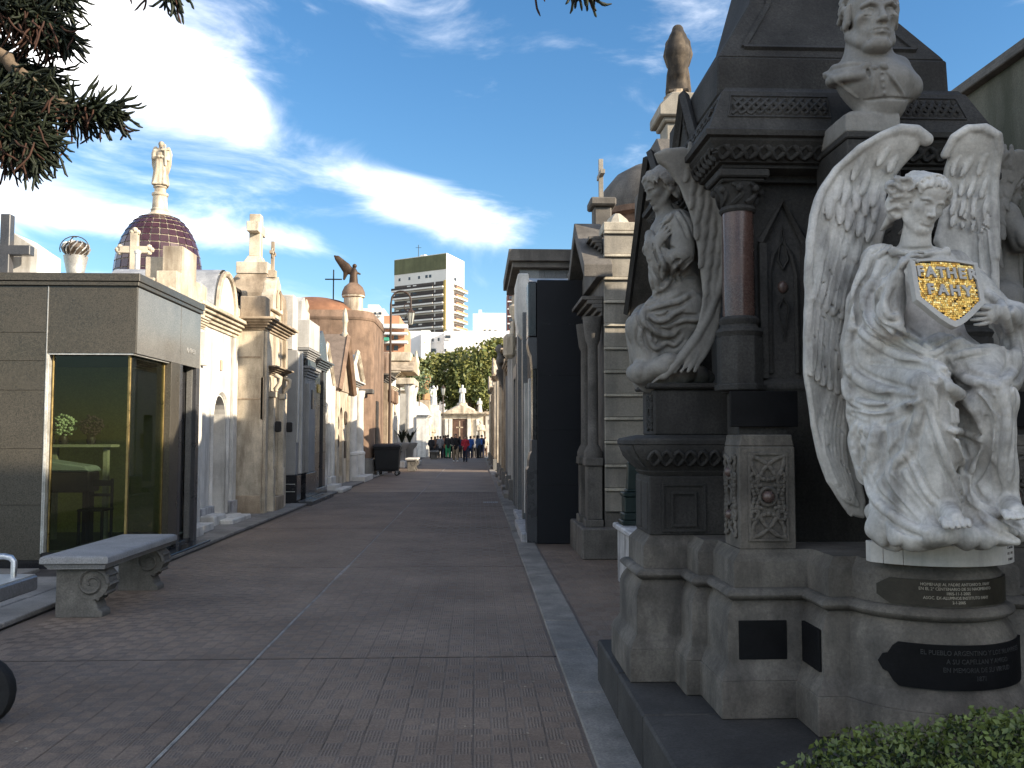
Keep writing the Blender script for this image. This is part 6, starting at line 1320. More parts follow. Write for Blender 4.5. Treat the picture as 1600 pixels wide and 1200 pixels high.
    for u, z in ((.2, 1.6), (2.0, 1.9), (2.75, 1.6)): m.p('plaque', 'old_metal', [(u, u+.22, .0, .03, z, z+.55)])
    # --- big round brown mausoleum with the copper dome
    r = thing('domed_mausoleum', 'tall brown stone mausoleum with rounded corners and a copper dome', 'mausoleum', (-7.2, 39.5, 0))
    def rr_(o, cx=-7.15, cy=40.0, hx=2.75, hy=3.0, c=1.1):
        q = []
        for sx, sy, a0 in ((1, -1, -90), (1, 1, 0), (-1, 1, 90), (-1, -1, 180)):
            for k in range(7): a = R(a0+15*k); q.append((cx+sx*(hx-c)+(c+o)*math.cos(a), cy+sy*(hy-c)+(c+o)*math.sin(a)))
        return q
    loft('wall', [(.0, 0), (.0, 6.55)], MATS['brown_stone'], r, rr_, bevel=0); loft('plinth', [(.1, 0), (.1, .7), (.0, .75)], MATS['grey_granite'], r, rr_); loft('parapet', [(.03, 6.552), (.06, 6.65), (.0, 6.75), (-.05, 6.95)], MATS['brown_stone'], r, rr_)
    rs = random.Random(8)
    for k in range(9):                                  # ashlar blocks laid on the sides that show
        for i in range(7):
            x = -9.9+.02+(i+.5*(k % 2))*.55
            if x+.53 < -5.55: b = MB(); b.box(x, x+.53, 37.0-.02-rs.uniform(0, .012), 37.02, .8+k*.64, .8+k*.64+.615); b.build('ashlar', MATS['brown_stone'], r)
    b = MB(); b.lathe((-7.3, 39.9, 6.9), [(2.4, 0), (2.3, .25), (1.9, .55), (1.2, .82), (.75, .92)], 28); dome = b.build('dome', MATS['rust_copper'], r, smooth=40)
    b = MB(); b.lathe((-5.45, 39.0, 7.0), [(.42, -.2), (.42, .75), (.5, .78), (.5, .86), (.48, 1.0), (.38, 1.22), (.2, 1.38), (.12, 1.42)], 20); lan = b.build('lantern', MATS['cream_stone'], r, smooth=40)
    b = MB(); b.lathe((-5.45, 39.0, 7.86), [(.52, 0), (.5, .15), (.40, .38), (.2, .55), (.1, .58)], 20); b.build('lantern_cap', MATS['brown_stone'], r, smooth=40)
    b = MB(); b.prism([(-7.65+.75*math.cos(math.pi*(1-i/12)), 5.4+.75*math.sin(math.pi*(1-i/12))) for i in range(13)], 36.985, 37.06, 'y'); w = b.build('window', MATS['window_glass'], r); b = MB(); b.tube([(-7.65+.78*math.cos(math.pi*(1-i/12)), 36.98, 5.4+.78*math.sin(math.pi*(1-i/12))) for i in range(13)], .07, 5); b.build('frame', MATS['grey_render'], w)
    b = MB(); b.box(-4.42, -4.36, 38.7, 39.6, .3, 3.2); b.build('door', MATS['door_dark'], r); b = MB(); b.box(-5.1, -4.7, 36.95, 37.0, .2, 3.4); b.build('side_door', MATS['door_dark'], r); b = MB(); b.box(-5.5, -4.3, 36.75, 37.35, 3.42, 3.62); b.build('door_hood', MATS['sooty_stone'], r, bevel=.03)
    ic = thing('iron_cross', 'thin black iron cross on the copper dome', 'cross', (0, 0, 0)); x = at(521, 450, 39.5).x; ic.location = (x, 39.5, 7.6); b = MB(); cross(b, (x, 39.5, 7.55), 1.55, .75, .05, 'x', .72); b.build('cross', MATS['iron_black'], ic)
    eg = thing('angel_finial', 'brown bronze winged figure standing on the small domed lantern', 'statue', (-5.45, 39.0, 8.45))
    V = Vol((-6.5, 38.6, 8.3), (-4.9, 39.4, 9.75), .03); c = Vector((-5.45, 39, 8.4))
    V.chain([c, c+Vector((0, 0, .3)), c+Vector((.02, 0, .55))], [.2, .17, .13], .05); V.ell(c+Vector((.04, 0, .78)), .1, None, .05); V.chain([c+Vector((.1, 0, .5)), c+Vector((.28, 0, .42))], [.06, .04], .03)
    V.chain([c+Vector((-.08, 0, .5)), c+Vector((-.35, .02, .72)), c+Vector((-.72, .03, 1.12)), c+Vector((-.85, .03, 1.22))], [.14, .22, .13, .05], .05, flat=((0, 1, 0), 2.0)); V.chain([c+Vector((-.3, .02, .65)), c+Vector((-.42, .02, .2))], [.16, .06], .05, flat=((0, 1, 0), 2.0))
    V.obj('figure', MATS['dark_bronze'], eg)
    # --- beyond the dumpster
    m = Bld('dark_gable_mausoleum', 'brown mausoleum with a dark arched gable and carved cornice', 'mausoleum', -4.55, 43.2, 'L')
    m.wall_with_opening('brown_stone', 3.0, 4.3, 2, 1.1, 1.9, .3, 2.6); m.cornice('sooty_stone', 0, 3.0, 4.3, .4, .35, 1.5); n = 10; m.face('arched_gable', 'brown_stone', [(.2, 4.71)]+[(1.5+1.2*math.cos(math.pi*(1-i/n)), 4.9+1.0*math.sin(math.pi*(1-i/n))) for i in range(n+1)]+[(2.8, 4.71)], -1.8, .1); 
    for u in (.15, 2.55): m.p('pilaster', 'tan_stone', [(u, u+.3, .001, .2, 0, 4.25)]); m.p('console', 'brown_stone', [(u, u+.3, .2, .5, 3.3, 4.0)], .08)
    for k, (Y, W_, H, mm, lab) in enumerate(((46.4, 2.6, 4.0, 'white_stucco', 'white mausoleum with carved garlands past the dumpster'), (60.0, 3.4, 4.3, 'pale_render', 'plain pale block mausoleum before the white domed one'))):
        m = Bld('far_mausoleum', lab, 'mausoleum', -4.5, Y, 'L'); m.wall_with_opening(mm, W_, H, 2, W_*.35, W_*.65, .3, 2.4, arch=k == 0); m.cornice('cream_stone', 0, W_, H, .3, .2, 1.5)
        for u in (.1, W_-.4): m.p('pilaster', 'white_stucco', [(u, u+.3, .001, .14, 0, H-.05)])
        m.p('attic', mm, [(.2, W_-.2, -1.5, .05, H+.31, H+.8)]); m.p('plaque', 'old_metal', [(.5, .9, .0, .03, 1.4, 1.9)])
        if k == 0: m.p('garland', 'cream_stone', [(.5, .8, .0, .10, 2.8, 3.6), (1.8, 2.1, .0, .10, 2.8, 3.6)], .08); m.p('urn_base', 'white_marble', [(.6, 2.0, .2, .7, 0, .35)], .02)
    m = Bld('portico_mausoleum', 'white mausoleum with tall columns carrying a heavy stone entablature', 'mausoleum', -4.6, 50.0, 'L')
    m.wall_with_opening('white_stucco', 3.4, 4.6, 2, 1.3, 2.1, .3, 2.6, arch=False, D=3)
    for u in (.35, 3.05):
        b = m.mb(); b.lathe((u, .78, 0), [(.3, 0), (.3, .9), (.24, 1.0), (.21, 4.1), (.25, 4.2), (.32, 4.45), (.34, 4.58)], 16); b.build('column', MATS['white_stucco'], m.root, smooth=40)
    m.p('entablature', 'cream_stone', [(-.1, 3.5, -2, 1.1, 4.6, 4.95)], .02); m.cornice('cream_stone', -.1, 3.5, 4.95, .35, .32, 2.2); b = m.mb(); b.box(-.1, 3.5, -2, 1.08, 5.302, 5.36); b.prism([(-.2, 5.36), (3.6, 5.36), (1.7, 6.3)], -2, 1.05, 'y'); b.build('pediment', MATS['tan_stone'], m.root); m.p('roof_block', 'cream_stone', [(.9, 2.5, -1.2, .8, 6.0, 6.5)], .02)
    b = m.mb(); b.lathe((3.3, .95, 5.3), [(.2, 0), (.24, .3), (.14, .45), (.22, .8), (.12, 1.1), (.05, 1.5)], 10); b.build('finial', MATS['cream_stone'], m.root, smooth=40)
    m.p('step', 'white_marble', [(.2, 3.2, .3, 1.3, 0, .25)], .02)
    m = Bld('grey_panel_mausoleum', 'grey stone mausoleum with flat panels near the far crowd', 'mausoleum', -4.3, 54.6, 'L'); m.p('wall', 'pale_render', [(0, 2.6, -2, 0, 0, 4.3)]); m.p('panel', 'grey_granite', [(.3, 2.3, .001, .05, .3, 1.6)]); m.p('panel', 'grey_render', [(.3, 2.3, .001, .05, 1.7, 3.0)]); m.cornice('cream_stone', 0, 2.6, 4.3, .2, .15, 1.5)
    m = Bld('white_dome_mausoleum', 'bright white mausoleum with a low white dome at the end of the street', 'mausoleum', -4.0, 70.5, 'L'); m.wall_with_opening('white_marble', 4.2, 3.1, 2, 1.7, 2.5, .3, 2.0); m.cornice('white_marble', 0, 4.2, 3.1, .3, .25, 2); b = m.mb(); b.lathe((2.0, -1.0, 3.4), [(1.2, 0), (1.15, .3), (.95, .7), (.55, 1.0), (.2, 1.1)], 20); b.build('dome', MATS['white_marble'], m.root, smooth=40)
    for u in (.1, 3.75): m.p('pilaster', 'white_marble', [(u, u+.35, .001, .2, 0, 3.05)])
    b = m.mb(); b.tube([(3.2+.35*math.cos(a), .03, 2.2+.4*math.sin(a)) for a in [2*math.pi*i/14 for i in range(15)]], .09, 5); b.build('stone_wreath', MATS['tan_stone'], m.root, smooth=60)
def small_statue(label, loc, H, m, face=0.0, wings=False, veil=False, vox=40, seed=0, cat='statue', name='stone_statue', arms='fold', cross_=False):
    """a robed standing figure, H metres tall; face = heading in radians from -Y"""
    x, y, z = loc; rs = random.Random(seed); h = H/vox; k = H/8
    V = Vol((x-H*.36, y-H*.36, z-.02), (x+H*.36, y+H*.36, z+H*1.06), h)
    Rz = Matrix.Rotation(face, 3, 'Z'); L_ = lambda a, b, c: Vector((x, y, z))+Rz @ Vector((a*k, b*k, c*k))
    V.chain([L_(0, 0, .3), L_(0, 0, 2), L_(.1, 0, 4), L_(0, 0, 5.6), L_(0, 0, 6.3)], [1.15*k, .95*k, .8*k, .85*k, .6*k], .3*k)
    V.chain([L_(-.95, 0, 6.1), L_(.95, 0, 6.1)], .45*k, .3*k); V.chain([L_(0, 0, 6.3), L_(0, -.1, 7)], .32*k, .2*k)
    V.ell(L_(0, -.12, 7.3), (.42*k, .5*k, .6*k), np.array(Rz), .1*k)
    if veil:
        V.chain([L_(0, .1, 7.55), L_(0, .35, 6.4), L_(0, .5, 4.6), L_(0, .4, 2.4)], [.66*k, 1.05*k, 1.45*k, 1.0*k], .3*k)
    else: V.ell(L_(0, .1, 7.5), (.52*k, .5*k, .5*k), None, .1*k)
    for q in (-1, 1):
        if arms == 'fold': V.chain([L_(q*1.0, 0, 6.0), L_(q*1.2, -.3, 4.7), L_(q*.25, -.9, 5.0)], [.4*k, .36*k, .25*k], .15*k)
        elif arms == 'raise' and q == 1: V.chain([L_(q*1.0, 0, 6.0), L_(q*1.5, -.4, 6.6), L_(q*1.3, -.6, 7.8)], [.4*k, .32*k, .2*k], .15*k)
        else: V.chain([L_(q*1.0, 0, 6.0), L_(q*1.35, -.1, 4.7), L_(q*1.1, -.5, 3.6)], [.4*k, .34*k, .22*k], .15*k)
    for i in range(9):
        a = rs.uniform(0, 6.28); V.chain([L_(math.cos(a)*.75, math.sin(a)*.75, 4.6), L_(math.cos(a+.25)*1.0, math.sin(a+.25)*1.0, 2.4), L_(math.cos(a)*1.2, math.sin(a)*1.2, .3)], [.16*k, .28*k, .3*k], .15*k)
    if wings:
        n = Rz @ Vector((0, 1, 0))
        for q in (-1, 1): V.chain([L_(q*.5, .7, 5.6), L_(q*1.05, .9, 6.9), L_(q*1.2, 1.0, 6.0), L_(q*1.15, .9, 4.0), L_(q*.95, .8, 2.0)], [.35*k, .42*k, .55*k, .5*k, .2*k], .2*k, flat=(tuple(n), 2.4))
    if cross_: V.chain([L_(.9, -.9, 3.5), L_(.75, -1.0, 7.0)], .2*k, .05*k); V.chain([L_(.2, -1.0, 6.2), L_(1.4, -1.0, 6.2)], .2*k, .05*k)
    V.box(L_(0, 0, .15), (1.2*k, 1.2*k, .2*k), np.array(Rz), .02, .1*k)
    t = thing(name, label, cat, loc); V.obj('figure', MATS[m], t); return t
def purple_dome():
    Yd = 32.5; c = at(247, 438, Yd); cx, cy = c.x, Yd; zb = c.z-.1
    r = thing('tiled_dome_mausoleum', 'mausoleum with a tall purple tiled dome and white glazing bars', 'mausoleum', (cx, cy, 0))
    b = MB(); b.box(cx-1.9, cx+1.9, cy-1.9, cy+1.9, 0, zb-.6); b.lathe((cx, cy, zb-.6), [(1.62, 0), (1.62, .35), (1.7, .4), (1.7, .5), (1.55, .6)], 32); b.build('wall', MATS['cream_stone'], r)
    R0 = 1.53; Hd = 2.45; prof = [(R0*math.cos(t*1.30)**.80, Hd*math.sin(t*1.30)/math.sin(1.30)) for t in [i/10 for i in range(11)]]; nm = 26
    loft('dome_shell', [(0, 0)], MATS['room_dark'], r, lambda o: [(cx, cy), (cx+.01, cy), (cx, cy+.01)]) if False else None
    b = MB(); b.lathe((cx, cy, zb), [(q-.03, z) for q, z in prof], 40); b.build('dome_shell', MATS['dome_bar'], r, smooth=60)
    rs = random.Random(1)
    for i in range(10):                                   # panes, one mesh per ring, set round the dome
        (r0, z0), (r1, z1) = prof[i], prof[i+1]; a = math.pi/nm*.88; e = .022
        vs = []
        for d in (-.012, .006):
            for rr, zz in ((r0, z0+e), (r1, z1-e*.6)): vs += [((rr+d)*math.cos(-a), (rr+d)*math.sin(-a), zz), ((rr+d)*math.cos(a), (rr+d)*math.sin(a), zz)]
        me = bpy.data.meshes.new('dome_pane'); me.from_pydata(vs, [], [(4, 5, 7, 6), (0, 1, 5, 4), (1, 3, 7, 5), (3, 2, 6, 7), (2, 0, 4, 6)]); me.materials.append(MATS['dome_glass'])
        for k in range(nm):
            if i >= 6 and False: continue
            o = link('dome_pane', me, r, (0, 0, zb), (rs.uniform(-.003, .003), rs.uniform(-.003, .003), 2*math.pi*(k+.5)/nm))
    b = MB(); b.lathe((cx, cy, zb+Hd-.02), [(.52, -.16), (.50, 0), (.34, .14), (.30, .2), (.32, .26), (.27, .3), (.25, .75), (.29, .8), (.29, .87), (.2, .92), (.2, 1.05), (.25, 1.1), (.18, 1.2)], 20); b.build('lantern', MATS['cream_stone'], r, smooth=35)
    small_statue('pale stone angel holding a cross on top of the purple dome', (cx, cy, zb+Hd+1.14), 1.68, 'cream_stone', .2, wings=True, vox=64, seed=3, cross_=True, name='angel_statue')
def right_side():
    # --- black slab mausoleum
    m = Bld('black_slab_mausoleum', 'tall plain black mausoleum with a smooth blank side wall', 'mausoleum', .94, 13.7, 'R')
    m.p('wall', 'dark_slab', [(0, 2.75, -.98, 0, .0, 4.10)], .01)
    for z in (.9, 1.75, 2.6, 3.4): m.p('course_joint', 'black_granite', [(-.002, .0, -.95, -.02, z, z+.006)], 0)
    m.p('pilaster', 'black_granite', [(.06, .5, .001, .07, .0, 3.6)], .01); m.p('pilaster_block', 'black_granite', [(.02, .55, .001, .14, 3.2, 4.08)], .02)
    b = m.mb(); b.prism([(.14, 3.2), (.145, 3.1), (.12, 2.98), (.09, 2.92), (.072, 2.7), (.0, 2.7), (.0, 3.2)], .03, .54, 'x'); b.build('console', MATS['dark_granite'], m.root, bevel=.006); b = m.mb(); b.prism([(.0, 1.6), (.085, 1.6), (.085, 1.42), (.11, 1.38), (.13, 1.28), (.13, 1.18), (.16, 1.14), (.16, .0), (0, 0)], .04, .55, 'x'); b.build('console', MATS['dark_granite'], m.root, bevel=.006)
    m.p('door_surround', 'white_marble', [(.7, .78, .001, .10, .3, 2.6), (2.0, 2.08, .001, .10, .3, 2.6)]); m.p('door', 'door_dark', [(.78, 2.0, -.2, .02, .2, 2.6)]); m.p('step', 'stained_marble', [(.1, 2.6, .0, .24, 0, .14)], .01)
    # --- vaulted pale mausoleum
    m = Bld('vaulted_mausoleum', 'mausoleum with a white curved console beside the black one', 'mausoleum', .98, 16.55, 'R')
    m.wall_with_opening('grey_granite', 2.5, 4.1, 2, .9, 1.6, .3, 2.6); m.p('pilaster', 'granite_panel', [(.05, .4, .001, .12, 0, 4.0), (2.1, 2.45, .001, .12, 0, 4.0)]); b = m.mb(); b.prism([(.12, 4.75), (.20, 4.75), (.26, 4.5), (.26, 3.9), (.2, 3.6), (.12, 3.5), (0, 3.5), (0, 4.75)], .1, .42, 'x'); b.build('console', MATS['white_marble'], m.root, bevel=.02); b = m.mb(); b.rings([[(0.1+i*.19, -.05+.0*i, 4.1+.75*math.sin(math.pi*i/12)), (.1+i*.19, -2, 4.1+.75*math.sin(math.pi*i/12))] for i in range(13)], False, False); b.build('barrel_roof', MATS['zinc'], m.root, smooth=50)
    m.p('step', 'stained_marble', [(.2, 2.3, .0, .2, 0, .12)], .012)
    # --- granite mausoleum with the flat overhanging roof
    m = Bld('flat_roof_mausoleum', 'grey granite mausoleum with an overhanging flat dark roof slab', 'mausoleum', .96, 19.1, 'R')
    m.p('wall', 'grey_granite', [(0.02, 3.4, -2.0, -.02, 0, 5.3)]); rs = random.Random(3)
    for i in range(8): m.p('wall_panel', 'granite_panel', [(-.01, .02, -.02-(i+1)*.245+.003, -.02-i*.245, 3.6, 5.28)], .003)
    for i in range(9):
        z0 = .62+i*.52
        m.p('facing_stone', 'grey_granite', [(.0, .42, -.02, .03+rs.uniform(0, .006), z0+.003, z0+.517)], .004); m.p('facing_stone', 'grey_granite', [(-.015, .0, -.4, .03, z0+.003, z0+.517)], .004)
    m.p('plinth', 'dark_granite', [(-.03, .5, -.4, .07, 0, .61)]); m.p('roof_slab', 'sooty_stone', [(-.2, 3.6, -2.3, .20, 5.30, 5.42)], .006); m.p('roof_fascia', 'sooty_stone', [(-.3, 3.7, -2.4, .28, 5.425, 5.68)], .01)
    m.p('door', 'door_dark', [(1.0, 2.2, -.02, .01, .3, 2.8)]); m.p('door_surround', 'granite_panel', [(.8, 1.0, -.02, .08, 0, 3.0), (2.2, 2.4, -.02, .08, 0, 3.0), (.8, 2.4, -.02, .08, 3.0, 3.3)]); m.p('console', 'cream_stone', [(2.7, 3.1, .0, .3, 3.6, 4.2)], .08)
    # --- banded stone mausoleum
    m = Bld('banded_mausoleum', 'stone mausoleum with horizontal raised bands along its side wall', 'mausoleum', 1.75, 12.1, 'R')
    m.wall_with_opening('sooty_stone', 3.0, 4.2, 2, 1.05, 1.95, .3, 2.5, D=2.6, rec=.3); m.arch('arch_moulding', 'sooty_stone', .95, 2.05, .3, 2.5, w=.1, v=.02)
    z = .63; i = 0
    while z < 4.25:
        m.p('band_stone', 'banded_stone', [(-.05, .001, -1.25, -.003, z+.002, z+.275)], .006); m.p('band_stone', 'banded_stone', [(-.05, .001, -2.6, -1.254, z+.002, z+.275)], .006); m.p('band_fillet', 'band_fillet', [(-.085, .001, -2.6, .0, z+.279, z+.318)], .006); z += .322; i += 1
    m.p('roof_block', 'sooty_stone', [(.3, 2.8, -2.6, -.95, 4.4, 5.75)], .02)  # hidden block added to throw shade on the left facades
    m.p('corner_block', 'band_fillet', [(-.06, .4, -.5, .0, 4.5, 4.62)]); b = m.mb(); b.lathe((.15, -.22, 4.6), [(.2, 0), (.14, .1), (.05, .18)], 10); b.build('finial', MATS['band_fillet'], m.root)
    m.p('plinth', 'sooty_stone', [(-.22, .55, -.25, .34, 0, .42)], .02); m.p('plinth', 'sooty_stone', [(.75, 1.3, -.2, .34, 0, .42)], .02)
    for u in (.12, .92):
        m.p('column_pedestal', 'sooty_stone', [(u-.16, u+.16, .02, .27, .42, .52), (u-.13, u+.13, .03, .24, .52, 1.25), (u-.16, u+.16, .02, .27, 1.25, 1.36)], .01); b = m.mb(); b.lathe((u, .14, 1.36), [(.13, 0), (.13, .07), (.10, .14), (.075, .18), (.07, 1.55), (.10, 1.62), (.13, 1.85), (.14, 1.95)], 14); b.build('column', MATS['sooty_stone'], m.root, smooth=40)
    m.cornice('sooty_stone', .02, 1.3, 3.32, .28, .3, -.01, ret=False); m.cornice('sooty_stone', .02, 3.0, 4.2, .24, .2, -.01, ret=False)
    b = m.mb(); b.prism([(-.2, 3.82), (.95, 4.62), (2.1, 3.82), (2.1, 4.0), (.95, 4.84), (-.2, 4.0)], -.10, .30, 'y'); b.build('gable_roof', MATS['sooty_stone'], m.root, bevel=.01); m.face('gable', 'sooty_stone', [(-.02, 3.85), (1.9, 3.85), (.95, 4.55)], -.3, .10)
    # --- drum and dome behind it, cross on a square post
    r = thing('drum_mausoleum', 'dark domed mausoleum with a brick drum behind the banded one', 'mausoleum', (3.75, 18.5, 0)); b = MB(); b.box(2.65, 5.4, 16.6, 20.4, 0, 5.2); b.build('wall', MATS['sooty_stone'], r); b = MB(); b.lathe((3.75, 18.5, 5.2), [(1.15, 0), (1.15, .95), (1.3, 1.0), (1.3, 1.12), (1.15, 1.15)], 28); b.build('drum', MATS['brick_drum'], r, smooth=40)
    b = MB(); b.lathe((3.75, 18.5, 6.33), [(1.22, 0), (1.2, .2), (1.05, .55), (.8, .85), (.45, 1.05), (.1, 1.12)], 28); b.build('dome', MATS['sooty_stone'], r, smooth=50)
    for k in range(10): a = 2*math.pi*k/10; b = MB(); b.lathe((3.75+1.17*math.cos(a), 18.5+1.17*math.sin(a), 5.25), [(.09, 0), (.09, .8), (.12, .85)], 8); b.build('drum_pilaster', MATS['brick_drum'], r)
    r = thing('cross_post', 'stone cross seen edge-on upon a square capped post', 'cross', (2.42, 17.0, 4.2)); b = MB(); b.box(2.26, 2.60, 16.8, 17.2, 3.2, 6.1); b.box(2.18, 2.68, 16.7, 17.3, 6.1, 6.26); b.build('post', MATS['sooty_stone'], r, bevel=.03); b = MB(); cross(b, (2.42, 17.0, 6.26), .82, .55, .085, 'y', .62); b.build('cross', MATS['banded_stone'], r, bevel=.004)
    # --- dark steep gabled mausoleum between monument and banded wall
    m = Bld('steep_gable_mausoleum', 'dark mausoleum with heavy steep gable rising behind the left angel', 'mausoleum', 2.50, 8.7, 'R'); m.p('wall', 'sooty_stone', [(0, 3.0, -2.6, 0, 0, 3.4)]); m.face('gable', 'sooty_stone', [(.02, 3.4), (2.98, 3.4), (1.6, 4.75)], -2.4, 0)
    b = m.mb(); b.prism([(3.25, 3.25), (1.72, 4.92), (1.48, 4.92), (-.2, 3.25), (-.2, 3.5), (1.35, 5.12), (1.85, 5.12), (3.25, 3.55)], -2.5, .42, 'y'); b.build('raking_roof', MATS['sooty_stone'], m.root, bevel=.012)
    b = m.mb(); b.tube([(3.2, .46, 3.32), (1.7, .46, 5.0)], .05, 4); b.tube([(-.15, .46, 3.32), (1.5, .46, 5.0)], .05, 4); b.build('barge_moulding', MATS['monument_stone'], m.root)
    m.p('cornice_block', 'banded_stone', [(2.85, 3.2, .0, .45, 3.0, 3.24)], .02)
    # --- pedestal with the veiled figure
    x = at(1060, 150, 15).x
    r = thing('tall_pedestal', 'tall stone pedestal with a moulded cap below the veiled figure', 'pedestal', (x, 15, 0)); b = MB(); b.box(x-.62, x+.62, 14.5, 15.7, 0, 5.2); b.box(x-.27, x+.27, 14.75, 15.3, 5.2, 7.02); b.build('shaft', MATS['banded_stone'], r, bevel=.02); b = MB(); b.box(x-.33, x+.33, 14.68, 15.36, 7.02, 7.10); b.prism([(x-.42, 7.10), (x+.42, 7.10), (x+.42, 7.28), (x+.2, 7.5), (x-.2, 7.5), (x-.42, 7.28)], 14.6, 15.45, 'y'); b.build('cap', MATS['banded_stone'], r, bevel=.02); b = MB(); b.lathe((x, 15.0, 7.5), [(.24, 0), (.26, .05), (.2, .1), (.2, .14)], 16); b.build('statue_base', MATS['tan_stone'], r)
    small_statue('weathered veiled stone figure seen from behind on a tall pedestal', (x, 15.0, 7.60), 1.22, 'veil_stone', math.pi*.93, veil=True, vox=70, seed=5, arms='down')
    # --- white marble tomb with the iron post and chain
    r = thing('marble_tomb', 'low white veined marble tomb wall beside the monument', 'tomb', (2.3, 9.2, 0)); b = MB(); b.box(1.62, 2.49, 8.0, 10.2, 0, .60); b.build('wall', MATS['stained_marble'], r); b = MB(); b.box(1.57, 2.49, 7.96, 10.25, .602, .665); b.build('coping', MATS['stained_marble'], r, bevel=.015)
    for yy in (9.95, 8.3):
        ip = thing('iron_post', 'dark green iron post on the far end of the marble tomb' if yy > 9 else 'dark green iron post on the near end of the marble tomb', 'post', (1.76, yy, .665)); b = MB(); 
        for hw, z0, z1 in ((.15, .665, .72), (.13, .72, .80), (.115, .80, .98), (.13, .98, 1.03), (.09, 1.03, 1.06)): b.box(1.76-hw, 1.76+hw, yy-hw, yy+hw, z0, z1)
        b.build('base', MATS['iron_green'], ip, bevel=.012); b = MB(); b.rings([[(1.76-s, yy-s, z), (1.76+s, yy-s, z), (1.76+s, yy+s, z), (1.76-s, yy+s, z)] for s, z in ((.075, 1.06), (.06, 1.33), (.062, 1.36), (.03, 1.37))]); b.build('shaft', MATS['iron_green'], ip, bevel=.006)
    chn = thing('chain', 'sagging iron chain hung from the green post on the marble tomb', 'chain', (1.80, 9.1, 1.1)); n = 26
    me = None
    for i in range(n):
        t = i/(n-1); p = Vector((1.85+.08*math.sin(t*3), 9.85-1.5*t, 1.26-.42*(1-(2*t-1)**2)))
        if me is None:
            b = MB(); b.tube([(.014*math.cos(a), .034*math.sin(a), 0) for a in [2*math.pi*k/10 for k in range(11)]], .0065, 5); me = bpy.data.meshes.new('link'); me.from_pydata([tuple(v) for v in b.v], [], b.f); me.materials.append(MATS['dull_steel'])
        link('link', me, chn, p-Vector(chn.location), (math.atan2(-.42*4*(2*t-1)*-1, -1.5)*0+R(40)*(1-2*t), R(90)*(i % 2), 0))
    # --- mossy wall at the right edge, with an unseen block added behind it to shade the monument
    m = Bld('mossy_mausoleum', 'big old mausoleum with a mossy stained side wall at the right edge', 'mausoleum', 5.6, 1.0, 'R'); m.p('wall', 'mossy_wall', [(0, 7.0, -3.6, 0, 0, 5.55)]); m.p('end_wall', 'mossy_wall', [(7.003, 8.95, -.3, 0, 0, 5.55)]); m.p('coping', 'sooty_stone', [(-.1, 9.0, -.35, .10, 5.553, 5.62)], .01); m.p('coping', 'sooty_stone', [(-.1, 9.0, -.35, .06, 5.622, 5.70)], .01)
    for z in (1.4, 2.8, 4.2): m.p('course_joint', 'sooty_stone', [(0, 8.9, .0, .006, z, z+.02)], 0)
    m = Bld('shade_block', 'tall plain unseen mass added behind the mossy mausoleum to shade the monument', 'building', 9.6, -3.2, 'R'); m.p('wall', 'pale_render', [(0, 5.8, -7, 0, 0, 9.1)]); m.p('low_shade_block', 'pale_render', [(5.803, 9.4, -7, -.02, 0, 8.2)]); m.cornice('tan_stone', 0, 5.8, 9.1, .3, .2, 6)
    # --- the rest of the right row
    rs = random.Random(21)
    row = [(22.6, 3.0, 1.02, 3.9, 'pale_render', 'urn', 'pale grey mausoleum with an urn on its attic'), (25.7, 2.6, 1.05, 3.6, 'grey_render', 'flat', 'narrow grey rendered mausoleum with plain pilasters'), (28.4, 3.0, 1.0, 4.2, 'tan_stone', 'bust', 'tan mausoleum whose console carries a bust over the street'), (31.5, 3.2, 1.12, 3.4, 'white_stucco', 'gable', 'white gabled mausoleum in the right row'), (34.8, 2.8, 1.05, 4.0, 'cream_stone', 'flat', 'cream mausoleum before the sunlit gap in the right row'),
           (43.6, 3.2, 1.0, 4.4, 'cream_stone', 'gable', 'cream gabled mausoleum after the sunlit gap'), (46.9, 3.0, 1.1, 3.8, 'white_marble', 'flat', 'white marble mausoleum far down the right row'), (50.0, 4.0, 1.0, 4.2, 'tan_stone', 'urn', 'tan mausoleum with urn far down the right row'), (54.2, 4.2, 1.1, 3.6, 'pale_render', 'flat', 'pale mausoleum near the crowd on the right'), (58.6, 4.0, 1.0, 4.5, 'cream_stone', 'gable', 'cream mausoleum beside the far crowd'), (62.8, 4.4, 1.15, 3.9, 'white_stucco', 'flat', 'last white mausoleum of the right row')]
    for Y, W_, X, H, mm, kind, lab in row:
        m = Bld('row_mausoleum', lab, 'mausoleum', X, Y, 'R'); m.wall_with_opening(mm, W_, H, 2, W_*.36, W_*.64, .3, 2.3, arch=kind != 'flat', D=2.8)
        m.cornice('sooty_stone' if rs.random() < .4 else 'tan_stone', 0, W_, H, .28, .24, 1.4)
        for u in (.04, W_-.36): m.p('pilaster', mm, [(u, u+.3, .001, .13, .55, H-.03)]); m.p('pilaster_base', 'grey_granite', [(u-.03, u+.34, .0, .2, 0, .55)], .015)
        m.p('plaque', 'old_metal', [(W_*.2, W_*.2+.35, .0, .04, 1.3, 1.75)]); m.p('step', 'kerb_concrete', [(W_*.25, W_*.75, .0, .3, 0, .16)], .015)
